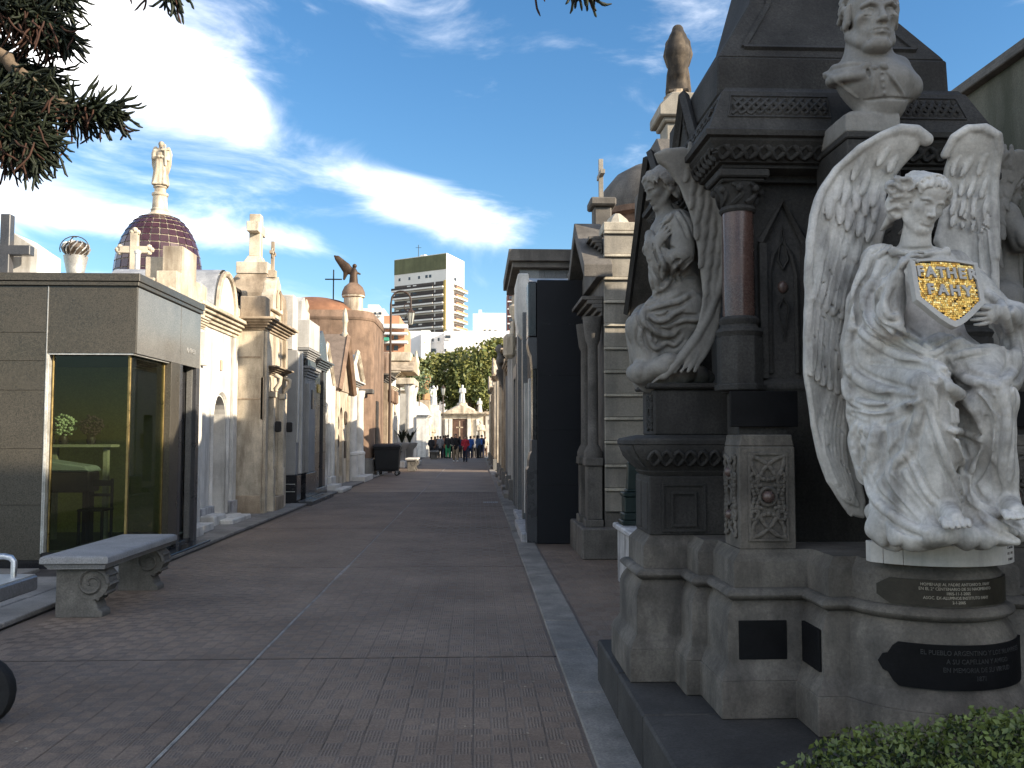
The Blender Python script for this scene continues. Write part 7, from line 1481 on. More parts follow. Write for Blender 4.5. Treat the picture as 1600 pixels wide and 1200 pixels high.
        if kind == 'gable': m.face('gable', mm, [(-.1, H+.29), (W_+.1, H+.29), (W_/2, H+1.15)], -1.0, .1); b = m.mb(); b.tube([(-.15, .16, H+.3), (W_/2, .16, H+1.22), (W_+.15, .16, H+.3)], .07, 4); b.build('gable_coping', MATS['tan_stone'], m.root)
        elif kind == 'urn': m.p('attic', 'cream_stone', [(.1, W_-.1, -1.2, .08, H+.29, H+.8)]); b = m.mb(); b.lathe((W_*.6, -.05, H+.8), [(.16, 0), (.16, .1), (.07, .16), (.18, .4), (.2, .55), (.1, .62), (.12, .75), (.05, 1.0)], 12); b.build('urn', MATS['cream_stone'], m.root, smooth=40)
        else: m.p('attic', mm, [(.0, W_, -1.2, .04, H+.29, H+.6)])
        if kind == 'bust':
            b = m.mb(); b.prism([(.0, 3.0), (.1, 3.1), (.34, 3.7), (.36, 3.85), (0, 3.85)], .5, 1.1, 'x'); b.build('console', MATS['sooty_stone'], m.root, bevel=.02)
    t = thing('console_bust', 'dark weathered bust on a console above the right row', 'bust', (.78, 29.2, 3.86)); V = Vol((.4, 28.8, 3.84), (1.2, 29.6, 4.8), .022); c = Vector((.80, 29.2, 3.86))
    V.chain([c, c+Vector((0, 0, .2))], [.1, .16], .05); V.chain([c+Vector((0, -.25, .3)), c+Vector((0, .25, .3))], .15, .08); V.chain([c+Vector((0, 0, .3)), c+Vector((-.04, 0, .56))], [.15, .08], .05); V.ell(c+Vector((-.06, 0, .68)), (.13, .11, .16), None, .03); V.ell(c+Vector((-.19, 0, .66)), (.035, .03, .04), None, .03); V.obj('figure', MATS['sooty_stone'], t)
    for k, (Y, X, H) in enumerate(((24, 5.5, 4.6), (31, 5.6, 4.8), (50, 6.0, 5))):
        m = Bld('back_mausoleum', ('plain mausoleum block in the second row on the right', 'stone mausoleum block in the second row farther on', 'pale mausoleum block at the back of the right row')[k], 'mausoleum', X, Y, 'R'); m.p('wall', 'cream_stone', [(0, 6, -4, 0, 0, H)]); m.cornice('tan_stone', 0, 6, H, .25, .2, 3)
mat('veil_stone', (.075, .06, .05), .88, .3, 3, .3, 50, streak=.9, scol=(.016, .014, .013), sscale=(2.5, 2.5, .9), srange=(.30, .55), tint=(.22, .17, .12))
def far_end():
    # closing mausoleum with the door, pediment and statues
    x0, x1, Y = -3.45, .05, 88.0; cx = (x0+x1)/2
    r = thing('end_mausoleum', 'white mausoleum closing the street with a dark door and pediment', 'mausoleum', (cx, Y, 0))
    def bx(name, m, q, bevel=.02, parent=None):
        b = MB(); [b.box(*i) for i in ([q] if not isinstance(q, list) else q)]; return b.build(name, MATS[m], parent or r, bevel=bevel)
    bx('wall', 'cream_stone', [(x0, cx-.72, Y, Y+4, 0, 3.75), (cx+.72, x1+.6, Y, Y+4, 0, 3.75), (cx-.72, cx+.72, Y, Y+4, 3.4, 3.75), (cx-.72, cx+.72, Y+.3, Y+4, 0, 3.4)])
    d = bx('door', 'door_brown', (cx-.66, cx+.66, Y+.1, Y+.28, .4, 3.38)); bx('grille', 'tan_stone', [(cx-.06, cx+.06, Y+.07, Y+.1, 1.6, 3.2), (cx-.35, cx+.35, Y+.07, Y+.1, 2.5, 2.62)], 0, d)
    for u in (x0+.3, cx-1.05, cx+.78, x1-.1): bx('pilaster', 'white_marble', (u, u+.32, Y-.15, Y-.001, 0, 3.4))
    bx('cornice', 'cream_stone', [(x0-.2, x1+.8, Y-.3, Y+4, 3.752, 3.9), (x0-.4, x1+1, Y-.5, Y+4, 3.902, 4.06)]); b = MB(); b.prism([(x0+.2, 4.06), (x1+.2, 4.06), (cx+.2, 4.75)], Y-.4, Y+3, 'y'); b.build('pediment', MATS['cream_stone'], r, bevel=.02); b = MB(); b.lathe((cx+.2, Y+2, 4.06), [(1.3, 0), (1.3, .35), (.8, .62), (.6, .7), (.5, 1.0)], 20); b.build('stepped_roof', MATS['cream_stone'], r, smooth=30)
    small_statue('white marble statue on top of the end mausoleum', (cx+.25, Y+1.8, 5.0), 1.9, 'white_marble', 0, vox=44, seed=1)
    small_statue('white winged statue on the left roof block by the end mausoleum', (-4.1, 84, 4.6), 1.9, 'white_marble', .4, wings=True, vox=44, seed=2, arms='raise')
    small_statue('pale statue on the right corner of the end mausoleum', (cx+2.0, Y+2, 4.06), 1.5, 'white_marble', -.3, vox=40, seed=4)
    small_statue('pale statue standing behind the crowd on the right', (.35, 79, .9), 2.2, 'cream_stone', .2, vox=44, seed=6)
    small_statue('weathered statue standing behind the crowd on the left', (-4.0, 79, .9), 1.9, 'tan_stone', .2, vox=44, seed=7)
    small_statue('golden brown statue on a slim tower above the white dome', (-4.6, 80, 4.9), 2.2, 'brown_statue', 0, vox=44, seed=8, arms='raise')
    for i, (x, y, H, lab) in enumerate(((.35, 79, .9, 'stone pedestal under the statue right of the crowd'), (-4.0, 79, .9, 'stone pedestal under the statue left of the crowd'))):
        o = MB().box(x-.4, x+.4, y-.4, y+.4, 0, H).build('statue_pedestal', MATS['cream_stone'], bevel=.03); tag(o, lab, 'pedestal')
    b = Bld('statue_tower', 'white mausoleum with slim tower carrying the golden brown statue', 'mausoleum', -4.3, 78.6, 'L'); b.p('wall', 'white_marble', [(0, 3.2, -3, 0, 0, 3.9)]); b.p('tower', 'tan_stone', [(.8, 2.0, -.9, .1, 3.9, 4.9)], .05)
    o = MB().box(-5.6, -3.5, 83, 86, 0, 4.1).build('wall', MATS['white_marble']); bw = thing('white_mausoleum', 'white flat mausoleum left of the end mausoleum', 'mausoleum', (-4.5, 84, 0)); o.location = o.location-bw.location; o.parent = bw; o2 = MB().box(-4.7, -3.6, 83.4, 84.6, 4.1, 4.6).build('roof_block', MATS['white_marble'], bw)
    rw = thing('right_end_mausoleum', 'low pale mausoleum right of the end mausoleum', 'mausoleum', (2.4, 90, 0)); MB().box(.9, 4.2, 90, 93, 0, 3.9).build('wall', MATS['pale_render'], rw); MB().box(.8, 4.3, 89.8, 93, 3.9, 4.2).build('cornice', MATS['tan_stone'], rw); MB().box(1.3, 2.4, 89.9, 89.99, 3.0, 3.4).build('plaque', MATS['old_metal'], rw)
mat('brown_statue', (.33, .19, .095), .85, .3, 2, .3, 40)
def city():
    # --- tower block far behind the trees
    r = thing('tower_block', 'tall apartment tower with balcony floors and a green blank top', 'building', (-15, 300, 0)); A = at(615.5, 520, 316); B_ = at(697, 520, 303); C_ = at(725, 520, 318)
    a, b_, c_ = Vector((A.x, A.y, 0)), Vector((B_.x, B_.y, 0)), Vector((C_.x, C_.y, 0)); zt = at(697, 395, 303).z; zg = at(697, 420, 303).z; zw = at(697, 432, 303).z
    d_ = a+(c_-b_)
    def pr(name, m, q, z0, z1, parent=None): bb = MB(); bb.prism([(p.x, p.y) for p in q], z0, z1, 'z'); return bb.build(name, MATS[m], parent or r)
    fu = (b_-a).normalized(); fn = Vector((fu.y, -fu.x, 0)); su = (c_-b_).normalized(); sn = Vector((su.y, -su.x, 0)); W1 = (b_-a).length; W2 = (c_-b_).length
    pr('wall', 'tower_white', [a, b_, c_, d_], 0, zt); e = .15
    def fq(u0, u1, v0, v1): return [a+fu*u0+fn*v0, a+fu*u1+fn*v0, a+fu*u1+fn*v1, a+fu*u0+fn*v1]
    def sq(u0, u1, v0, v1): return [b_+su*u0+sn*v0, b_+su*u1+sn*v0, b_+su*u1+sn*v1, b_+su*u0+sn*v1]
    pr('green_top', 'tower_green', fq(.0, W1, 0, .12), zg, zt-.2); fh = 12.7/F*303
    for i, (u0, u1) in enumerate(((2.0, 2.8), (6.5, 7.3), (10.8, 11.6), (14.0, 15.0), (15.6, 16.6))): pr('window', 'window_glass', fq(u0, u1, .0, .1), zw+.3, zw+1.3)
    for k in range(17):
        z1 = zw-.9-k*fh; z0 = z1-fh
        if z0 < 20: break
        pr('balcony_recess', 'tower_dark', fq(.3, W1*.775, .02, .1), z0+.55, z1-.55); pr('balcony_recess', 'tower_dark', fq(W1*.80, W1*.955, .02, .1), z0+.55, z1-.55)
        rr = random.Random(k)
        for j in range(5):
            if rr.random() < .75: u = .8+j*2.6; pr('window', 'tower_white' if rr.random() < .55 else 'window_glass', fq(u, u+1.5, .1, .18), z0+1.1, z1-.85)
        pr('balcony_slab', 'tower_white', fq(-.3, W1*.785, .1, 1.4), z0-.02, z0+.5); pr('balcony_rail', 'tower_rail', fq(-.3, W1*.785, 1.3, 1.42), z0+.5, z0+1.25); pr('balcony_slab', 'tower_white', fq(W1*.80, W1*.955, .1, .9), z0, z0+.5); pr('balcony_rail', 'tower_rail', fq(W1*.80, W1*.955, .8, .92), z0+.5, z0+1.15)
        pr('balcony_slab', 'tower_white', sq(W2*.38, W2+.4, .02, 1.3), z0, z0+.45); pr('balcony_rail', 'block_orange', sq(W2*.38, W2+.4, 1.2, 1.32), z0+.45, z0+1.2); pr('balcony_recess', 'tower_dark', sq(W2*.42, W2*.95, .02, .08), z0+1.0, z1-.6)
    pr('yellow_strip', 'tower_yellow', fq(W1*.955, W1*.995, .0, .16), 15, zw-1.2); pr('window', 'window_glass', sq(W2*.42, W2*.55, 0, .08), zw-.2, zw+.9); pr('rooftop_box', 'tower_white', fq(10, 12, -4, -2), zt, zt+1.0)
    bb = MB(); p = a+fu*8.5-fn*3; bb.tube([(p.x, p.y, zt), (p.x, p.y, zt+5)], .1, 4); bb.tube([(p.x-1, p.y, zt+4), (p.x+1, p.y, zt+4)], .07, 4); bb.build('antenna', MATS['iron_black'], r)
    # --- white stepped blocks
    def block(name, label, boxes, wins, m='block_white', Y=200):
        r = thing(name, label, 'building', at(boxes[0][0], 600, Y)*1); r.location.z = 0
        for x0, x1, yt, dY in boxes:
            p, q = at(x0, yt, Y+dY), at(x1, yt, Y+dY); MB().box(p.x, q.x, Y+dY, Y+dY+14, 0, p.z).build('wall', MATS[m], r)
        for x0, x1, y0, y1, dY in wins:
            p, q = at(x0, y0, Y+dY), at(x1, y1, Y+dY); o = MB().box(p.x, q.x, Y+dY-.25, Y+dY-.02, q.z, p.z).build('window', MATS['window_glass'], r)
            MB().box(p.x-.15, q.x+.15, Y+dY-.35, Y+dY-.255, q.z-.25, q.z-.02).build('sill', MATS[m], o)
        return r
    block('white_block', 'white stepped apartment building in front of the tower', [(634, 672, 517, 6), (658, 672, 516, 0), (672, 694, 519, 3), (694, 727, 517, 0), (727, 800, 517, 8)], [(675, 677.5, 529, 534, 3), (684, 686.5, 528, 533, 3), (696, 704, 524, 529, 0), (674, 681, 545, 551, 3), (694.5, 697.5, 545, 550, 0), (727.5, 731, 543, 548, 8), (736, 744, 543, 548, 8), (768, 770, 538, 540, 8), (670, 682, 558, 564, 3), (688, 714, 557, 562, 0)])
    for i, (x, y, w) in enumerate(((647, 513, 3), (668, 512, 3), (682, 513, 3))): pass
    block('grey_block', 'pale distant building with a dark stair tower to the right of the white one', [(739, 752, 490, 0), (752, 790, 489, 4), (748, 753, 484, 2)], [(756, 759, 515, 521, 4), (764, 767, 515, 521, 4), (772, 776, 516, 521, 4)], 'tower_white', 240)
    block('orange_block', 'orange apartment building with white balcony bands and green awning', [(598, 632, 506, 0), (600, 624, 493, 5)], [(604, 612, 523, 531, 0), (616, 622, 524, 531, 0), (604, 612, 540, 548, 0), (616, 622, 540, 548, 0)], 'block_orange', 150)
    ob = [o for o in bpy.data.objects if o.name.startswith('orange_block')][0]
    for yt, yb in ((507, 513), (520, 523), (533, 537)):
        p, q = at(597, yt, 149), at(637, yb, 149); MB().box(p.x, q.x, 148, 149.9, q.z, p.z).build('balcony_band', MATS['block_white'], ob)
    p, q = at(597, 528, 148), at(608, 533, 148); MB().box(p.x, q.x, 147, 147.9, q.z, p.z).build('awning', MATS['awning_green'], ob)
    block('cream_block', 'cream building rising behind the copper dome', [(560, 600, 482, 0), (575, 592, 476, 4)], [(585, 588, 488, 492, 0), (592, 596, 488, 492, 0)], 'tower_white', 170)
    rb = block('red_tower', 'reddish tower with pale floor bands at the edge of the roof slab', [(793.5, 830, 454, 0)], [], 'block_red', 280)
    for k in range(8):
        p, q = at(793, 459+k*11.5, 279.8), at(830, 461+k*11.5, 279.8); MB().box(p.x, q.x, 279.3, 279.98, q.z, p.z).build('floor_band', MATS['block_white'], rb)
        p, q = at(795, 462.5+k*11.5, 279.8), at(829, 468+k*11.5, 279.8); MB().box(p.x, q.x, 279.6, 279.98, q.z, p.z).build('window', MATS['window_glass'], rb)
mat('block_red', (.20, .07, .06), .85, .15, .3, .05, 40)
def leaf_mesh(name, centers, size, rs, mats, share=(1,)):
    n = len(centers); c = np.array(centers, np.float32); d = rs.normal(size=(n, 3)); d /= np.linalg.norm(d, axis=1)[:, None]; e = np.cross(d, rs.normal(size=(n, 3))); e /= np.linalg.norm(e, axis=1)[:, None]; s = (size*rs.uniform(.45, 1.5, n))[:, None]
    v = np.stack([c-d*s, c+e*s*.55, c+d*s, c-e*s*.55], 1).reshape(-1, 3); f = np.arange(4*n).reshape(n, 4)
    return v, f
def tree(label, x, y, zt, rad, seed, n=5200, size=.24, lobes=26, group=None):
    rs = np.random.RandomState(seed); r = thing('tree', label, 'tree', (x, y, 0), group)
    h = zt; b = MB(); tr = rad*.085; b.tube([(x, y, 0), (x+.1, y, h*.2), (x-.1, y+.1, h*.42), (x, y, h*.62)], [tr*1.5, tr, tr*.8, tr*.4], 8); b.build('trunk', MATS['bark'], r, smooth=60)
    b = MB(); cen = []
    for i in range(lobes):
        a = rs.uniform(0, 6.28); q = rs.uniform(.15, 1)**.6; zz = rs.uniform(-.55, 1); p = np.array([math.cos(a)*rad*.80*q*math.sqrt(max(.05, 1-zz*zz*.7)), math.sin(a)*rad*.8*q*math.sqrt(max(.05, 1-zz*zz*.7)), h*.60+zz*h*.30]); cen.append(p)
        if i < 9: b.tube([(x, y, h*.35), (x+p[0]*.5, y+p[1]*.5, h*.35+(p[2]-h*.35)*.55), (x+p[0], y+p[1], p[2])], [tr*.5, tr*.3, tr*.1], 5)
    b.build('limbs', MATS['bark'], r)
    for k, (m, fr) in enumerate((('tree_leaf', .62), ('tree_leaf_dark', .38))):
        P = []
        for i in range(int(n*fr)):
            p = cen[rs.randint(len(cen))]; d = rs.normal(size=3); d /= np.linalg.norm(d); rr = rad*.34*rs.uniform(.55, 1.05); P.append((x+p[0]+d[0]*rr, y+p[1]+d[1]*rr, p[2]+d[2]*rr*.72))
        v, f = leaf_mesh('crown', P, size, rs, None); inv = np.array([x, y, 0]); o = link('crown', mesh_np('crown', v-inv, f, MATS[m], False), r)
def trees():
    g = 'broad trees beyond the end of the street'
    for i, (px, ytop, Y, rad, lab) in enumerate(((668, 562, 106, 3.7, 'leafy tree left of the pair behind the end mausoleum'), (712, 556, 112, 4.8, 'broad leafy tree above the end mausoleum'), (757, 541, 104, 4.6, 'tallest leafy tree right of the end mausoleum'), (778, 560, 116, 4.5, 'leafy tree partly hidden by the right row'), (640, 585, 100, 3.0, 'small leafy tree peeping over the portico'), (735, 575, 99, 3.2, 'low leafy tree behind the end mausoleum statues'))):
        p = at(px, ytop, Y); tree(lab, p.x, Y, p.z*1.13, rad, 20+i, group=g, n=5600)
def araucaria():
    r = thing('araucaria_tree', 'araucaria tree with drooping rope-like branchlets and brown dead tufts at the upper left', 'tree', (-8.6, 8.6, 0)); rs = random.Random(6)
    b = MB(); b.tube([(-8.6, 8.6, 0), (-8.55, 8.6, 3), (-8.6, 8.7, 6), (-8.6, 8.6, 9.5)], [.38, .33, .28, .18], 12); b.build('trunk', MATS['bark'], r, smooth=60)
    br = MB(); gr = MB(); de = MB()
    def rope(mb, p, d, L_, r0, droop, n=8):
        pts = [p]; d = d.normalized()
        for i in range(n): d = (d+Vector((rs.gauss(0, .16), rs.gauss(0, .16), rs.gauss(0, .15)-droop+(.10 if i > n-3 else 0)))).normalized(); pts.append(pts[-1]+d*L_/n)
        if droop > 0: pts[-1] = pts[-1]+Vector((0, 0, L_*.04))
        mb.tube(pts, [r0*.9]+[r0]*(n-1)+[r0*.45], 5)
    def tuft(p, d, n, L_, dead):
        for i in range(int(n*2.6)):
            q = (d.normalized()*1.0+Vector((rs.gauss(0, .6), rs.gauss(0, .6), rs.gauss(-.1, .55)))).normalized(); rope(gr, p+d*rs.uniform(-.35, .12), q, L_*rs.uniform(.6, 1.1), .0125, .05+.05*rs.random())
        for i in range(dead):
            q = Vector((rs.gauss(-.0, .35), rs.gauss(0, .4), -1)); rope(de, p+Vector((rs.gauss(-.08, .16), rs.gauss(0, .15), -.05)), q, L_*rs.uniform(.5, .95), .010, .0)
    def branch(pts, r0, r1, tufts):
        P = catmull(pts, 14); br.tube([tuple(p) for p in P], [r0+(r1-r0)*i/13 for i in range(14)], 7)
        for t, n, L_, dead in tufts:
            i = int(t*13); p = Vector(P[min(i, 13)]); d = Vector(P[min(i+1, 13)])-Vector(P[max(i-1, 0)]); tuft(p, d.normalized(), n, L_, dead)
    o = Vector((-8.6, 8.6, 0)); A = lambda x, y, Y: at(x, y, Y)
    z = lambda h: (-8.55, 8.6, h)
    branch([z(6.6), A(-60, 60, 8.8), A(20, 105, 8.8), A(75, 150, 8.8), A(125, 170, 8.8), A(160, 172, 8.8)], .09, .022, [(.55, 40, .36, 8), (.72, 20, .28, 8), (.9, 46, .36, 22), (1.0, 46, .34, 12)])
    branch([z(7.0), A(-80, 0, 9.0), A(0, 10, 9.0), A(60, 30, 9.0), A(85, 45, 9.0)], .08, .02, [(.5, 60, .45, 10), (.75, 60, .42, 30), (1.0, 60, .38, 40)])
    branch([z(7.6), A(-80, -60, 9.2), A(0, -40, 9.2), A(80, -10, 9.2)], .08, .02, [(.6, 60, .5, 20), (.85, 60, .45, 20), (1.0, 40, .4, 6)])
    branch([z(6.0), A(-90, 120, 8.6), A(-20, 150, 8.6), A(40, 185, 8.6), A(62, 210, 8.6)], .08, .02, [(.5, 70, .5, 20), (.75, 70, .48, 34), (.95, 60, .38, 30), (1.0, 40, .36, 40)])
    branch([z(5.6), A(-90, 180, 8.4), A(-30, 190, 8.4), A(15, 205, 8.4), A(35, 225, 8.4)], .08, .02, [(.5, 70, .45, 20), (.8, 80, .45, 30), (1.0, 60, .40, 30)])
    branch([z(6.3), A(-90, 90, 9.3), A(-20, 95, 9.3), A(40, 110, 9.3), A(60, 125, 9.3)], .08, .02, [(.5, 80, .5, 10), (.8, 80, .48, 24), (1.0, 60, .42, 20)])
    branch([z(9.2), A(60, -330, 8.6), A(180, -190, 8.4), A(245, -70, 8.4), A(264, -32, 8.4)], .09, .02, [(.9, 20, .4, 4), (1.0, 26, .36, 8)])
    branch([z(9.4), A(300, -620, 8.0), A(650, -340, 7.6), A(860, -120, 7.4), A(902, -40, 7.4)], .10, .02, [(.9, 22, .4, 4), (1.0, 30, .34, 10)])
    br.build('branches', MATS['bark'], r, smooth=60); tag(gr.build('branchlets', MATS['araucaria'], r, smooth=80), kind='stuff'); tag(de.build('dead_branchlets', MATS['araucaria_dead'], r, smooth=80), kind='stuff')
def hedge():
    rs = np.random.RandomState(4); r = thing('boxwood_hedge', 'clipped small-leaved green boxwood hedge in the near right corner', 'hedge', (2.2, 3.0, 0))
    b = MB(); rr = random.Random(2)
    def top(x): return .565+.035*math.sin(x*3.1+1)-.12*max(0, (1.52-x))/.3
    for i in range(60):
        x, y = rr.uniform(1.3, 3.2), rr.uniform(2.5, 3.3); b.tube([(x, y, .0), (x+rr.gauss(0, .04), y+rr.gauss(0, .04), .25), (x+rr.gauss(0, .08), y+rr.gauss(0, .08), top(x)-.05)], [.008, .006, .003], 4)
    b.build('stems', MATS['twig'], r)
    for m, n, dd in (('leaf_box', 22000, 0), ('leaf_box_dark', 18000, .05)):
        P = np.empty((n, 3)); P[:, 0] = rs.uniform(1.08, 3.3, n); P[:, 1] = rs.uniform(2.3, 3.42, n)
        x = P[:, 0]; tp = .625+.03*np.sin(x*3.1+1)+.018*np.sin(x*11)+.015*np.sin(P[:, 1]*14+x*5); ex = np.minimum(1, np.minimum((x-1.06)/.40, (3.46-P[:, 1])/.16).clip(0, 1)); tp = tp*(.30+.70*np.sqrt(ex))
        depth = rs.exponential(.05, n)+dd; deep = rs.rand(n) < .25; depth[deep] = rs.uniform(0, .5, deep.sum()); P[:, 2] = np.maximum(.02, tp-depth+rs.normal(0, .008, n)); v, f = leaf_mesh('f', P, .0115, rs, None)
        loc = np.array(r.location); o = link('foliage', mesh_np('foliage', v-loc, f, MATS[m], False), r); o['kind'] = 'stuff'
def scroll(b, c, r, ys, turns=1.6, w=.03):          # a volute in the x-z plane, extruded along y
    n = 26
    for yy, s in ys:
        b.tube([(c[0]+(r*(1-.82*i/n))*math.cos(math.pi*2*turns*i/n), yy+s*.004*i/n, c[1]+(r*(1-.82*i/n))*math.sin(math.pi*2*turns*i/n)) for i in range(n+1)], [w*(1-.5*i/n) for i in range(n+1)], 6)
    b.lathe((0, 0, 0), [(0, 0), (0, 0)], 3) if False else None
def bench(label, x0, x1, y0, y1, h, leg_m='bench_stone', top_m='bench_granite'):
    r = thing('stone_bench', label, 'bench', ((x0+x1)/2, (y0+y1)/2, 0), 'stone benches along the street')
    b = MB(); b.rings([[(x0+o, y0+o, z), (x1-o, y0+o, z), (x1-o, y1-o, z), (x0+o, y1-o, z)] for o, z in ((.05, h-.125), (.05, h-.115), (.03, h-.09), (.03, h-.085), (.0, h-.07), (.0, h-.03), (.008, h-.012), (.03, h-.001), (.06, h))]); b.build('seat', MATS[top_m], r, smooth=30, bevel=.003)
    for yc in (y0+.22, y1-.22):
        b = MB(); t = .10; xa, xb = x0+.10, x1-.06
        b.prism([(xa, 0), (xb-.03, 0), (xb-.03, .05), (xb-.07, .08), (xb-.07, .1), (xb-.10, .16), (xb-.10, .2), (xb-.04, .24), (xb-.02, .34), (xb-.02, h-.126), (xa, h-.126), (xa, .1)], yc-t, yc+t, 'y')
        leg = b.build('leg', MATS[leg_m], r, bevel=.008); 
        for ys in ((yc-t-.006, -1), (yc+t+.006, 1)): b = MB(); scroll(b, (xb-.125, h-.26), .145, (ys,), w=.022); b.build('volute', MATS[leg_m], leg, smooth=60)
        b = MB(); b.rings([[(xb-.125+.15*math.cos(a), yy, h-.26+.15*math.sin(a)) for a in [2*math.pi*i/20 for i in range(20)]] for yy in (yc-t-.008, yc+t+.008)]); 
        for i in range(5): a = R(-70+i*32); b.tube([(xb-.125+.152*math.cos(a), yc-t, h-.26+.152*math.sin(a)), (xb-.125+.152*math.cos(a), yc+t, h-.26+.152*math.sin(a))], .018, 5)
        b.build('scroll_roll', MATS[leg_m], leg, smooth=40)
    return r
def cart():
    r = thing('platform_cart', 'grey metal platform cart with a chrome rail and black rubber wheels', 'cart', (-3.3, 5.6, 0)); zt = .74
    p = at(60, 897, 5.9); x1 = p.x; zt = p.z
    b = MB(); b.box(x1-1.3, x1, 5.2, 5.9, zt-.10, zt-.005); b.build('deck_frame', MATS['dull_steel'], r, bevel=.01); b = MB(); b.box(x1-1.29, x1-.012, 5.215, 5.885, zt-.005, zt+.003); b.build('deck', MATS['zinc'], r)
    x2 = at(22, 880, 5.75).x; b = MB(); b.tube([(x2, 5.75, zt), (x2, 5.75, zt+.10), (x2-.02, 5.75, zt+.125), (x2-.06, 5.75, zt+.135), (x2-.7, 5.75, zt+.135), (x2-.74, 5.75, zt+.12), (x2-.75, 5.75, zt)], .019, 10); b.build('rail', MATS['steel'], r, smooth=60)
    for yw, xw in ((5.25, at(-32, 1060, 5.25).x), (5.85, at(-32, 1060, 5.25).x-.75), (5.25, x1-1.15), (5.85, x1-1.15)):
        b = MB(); n = 22; rt = .20
        b.rings([[(xw+q*math.cos(a), yw+w, rt+q*math.sin(a)) for a in [2*math.pi*i/n for i in range(n)]] for q, w in ((.12, -.035), (.165, -.048), (.19, -.042), (.2, -.02), (.2, .02), (.19, .042), (.165, .048), (.12, .035))]); wh = b.build('wheel', MATS['rubber'], r, smooth=50)
        b = MB(); b.rings([[(xw+q*math.cos(a), yw+w, rt+q*math.sin(a)) for a in [2*math.pi*i/n for i in range(n)]] for q, w in ((.04, -.05), (.05, -.03), (.121, -.03), (.121, .03), (.05, .03), (.04, .05))]); b.build('rim', MATS['dull_steel'], wh, smooth=40)
        b = MB(); b.box(xw-.02, xw+.02, yw-.06, yw-.05, rt-.02, zt-.1); b.box(xw-.02, xw+.02, yw+.05, yw+.06, rt-.02, zt-.1); b.build('fork', MATS['dull_steel'], r)
def dumpster():
    x0, x1 = at(584, 742, 37.6).x, at(624, 742, 37.6).x; y0, y1 = 37.6, 38.5
    r = thing('dumpster', 'black four-wheeled dumpster on the left of the street', 'dumpster', ((x0+x1)/2, 38, 0)); b = MB(); b.rings([[(x0+o, y0+o, z), (x1-o, y0+o, z), (x1-o, y1-o, z), (x0+o, y1-o, z)] for o, z in ((.09, .18), (.06, .3), (.0, 1.12), (-.03, 1.125), (-.03, 1.2))]); b.build('body', MATS['bin_plastic'], r, bevel=.02)
    b = MB(); b.rings([[(x0-.05, y0-.05, 1.2), (x1+.05, y0-.05, 1.2), (x1+.05, y1+.05, 1.2), (x0-.05, y1+.05, 1.2)], [(x0-.05, y0-.05, 1.25), (x1+.05, y0-.05, 1.25), (x1+.05, y1+.05, 1.25), (x0-.05, y1+.05, 1.25)], [(x0, y0+.05, 1.32), (x1, y0+.05, 1.32), (x1, y1, 1.36), (x0, y1, 1.36)]]); b.build('lid', MATS['bin_plastic'], r, bevel=.015)
    for x in (x0-.05, x1+.05): b = MB(); b.tube([(x, y0+.3, 1.0), (x, y0+.6, 1.0)], .03, 8); b.build('pivot', MATS['bin_plastic'], r)
    for x in (x0+.17, x1-.12):
        for y in (y0+.12, y1-.15):
            b = MB(); n = 16; b.rings([[(x+.1*math.cos(a), y+w, .1+.1*math.sin(a)) for a in [2*math.pi*i/n for i in range(n)]] for w in (-.03, .03)]); w = b.build('wheel', MATS['rubber'], r, bevel=.01); b = MB(); b.rings([[(x+.05*math.cos(a), y+ww, .1+.05*math.sin(a)) for a in [2*math.pi*i/n for i in range(n)]] for ww in (-.034, .034)]); b.build('rim', MATS['zinc'], w); b = MB(); b.box(x-.04, x+.04, y-.05, y-.036, .08, .2); b.box(x-.05, x+.05, y-.05, y+.05, .18, .21); b.build('fork', MATS['dull_steel'], r)
def lamp(label, px, Y, ztop, hook=True):
    x = at(px, 700, Y).x; r = thing('street_lamp', label, 'lamp', (x, Y, 0)); b = MB(); b.lathe((x, Y, 0), [(.14, 0), (.14, .25), (.11, .3), (.12, .9), (.07, 1.0), (.055, 1.1)], 12); b.build('base', MATS['iron_brown'], r, smooth=40)
    if hook:
        rr = .45; b = MB(); b.tube([(x, Y, 1.0), (x+.03, Y, ztop-.6)]+[(x+.05+rr-rr*math.cos(a), Y, ztop-.45+.45*math.sin(a)) for a in [math.pi*i/14 for i in range(15)]]+[(x+.05+2*rr, Y, ztop-.75)], [.055]+[.05]+[.042]*16, 8); b.build('post', MATS['iron_brown'], r, smooth=60)
        b = MB(); b.tube([(x+.78+.14*math.cos(a), Y, ztop-.72+.14*math.sin(a)) for a in [math.pi*2*i/16 for i in range(15)]], .022, 5); b.build('scroll', MATS['iron_brown'], r); cx, zb = x+.05+2*rr, ztop-1.55
    else:
        b = MB(); b.tube([(x, Y, 1.0), (x, Y, ztop-.9)], .05, 8); b.build('post', MATS['iron_brown'], r); cx, zb = x, ztop-.9
    b = MB(); b.lathe((cx, Y, zb), [(.08, 0), (.10, .04), (.18, .52), (.18, .54)], 6); ln = b.build('lantern', MATS['lamp_glass'], r); b = MB()
    for k in range(6): a = math.pi/3*k; b.tube([(cx+.105*math.cos(a), Y+.105*math.sin(a), zb+.04), (cx+.185*math.cos(a), Y+.185*math.sin(a), zb+.54)], .013, 4)
    b.lathe((cx, Y, zb+.54), [(.21, 0), (.15, .09), (.08, .16), (.06, .22), (.02, .28)], 6); b.build('frame', MATS['iron_brown'], ln)
mat('iron_brown', (.05, .032, .024), .55, .3, 6, .15, 60)
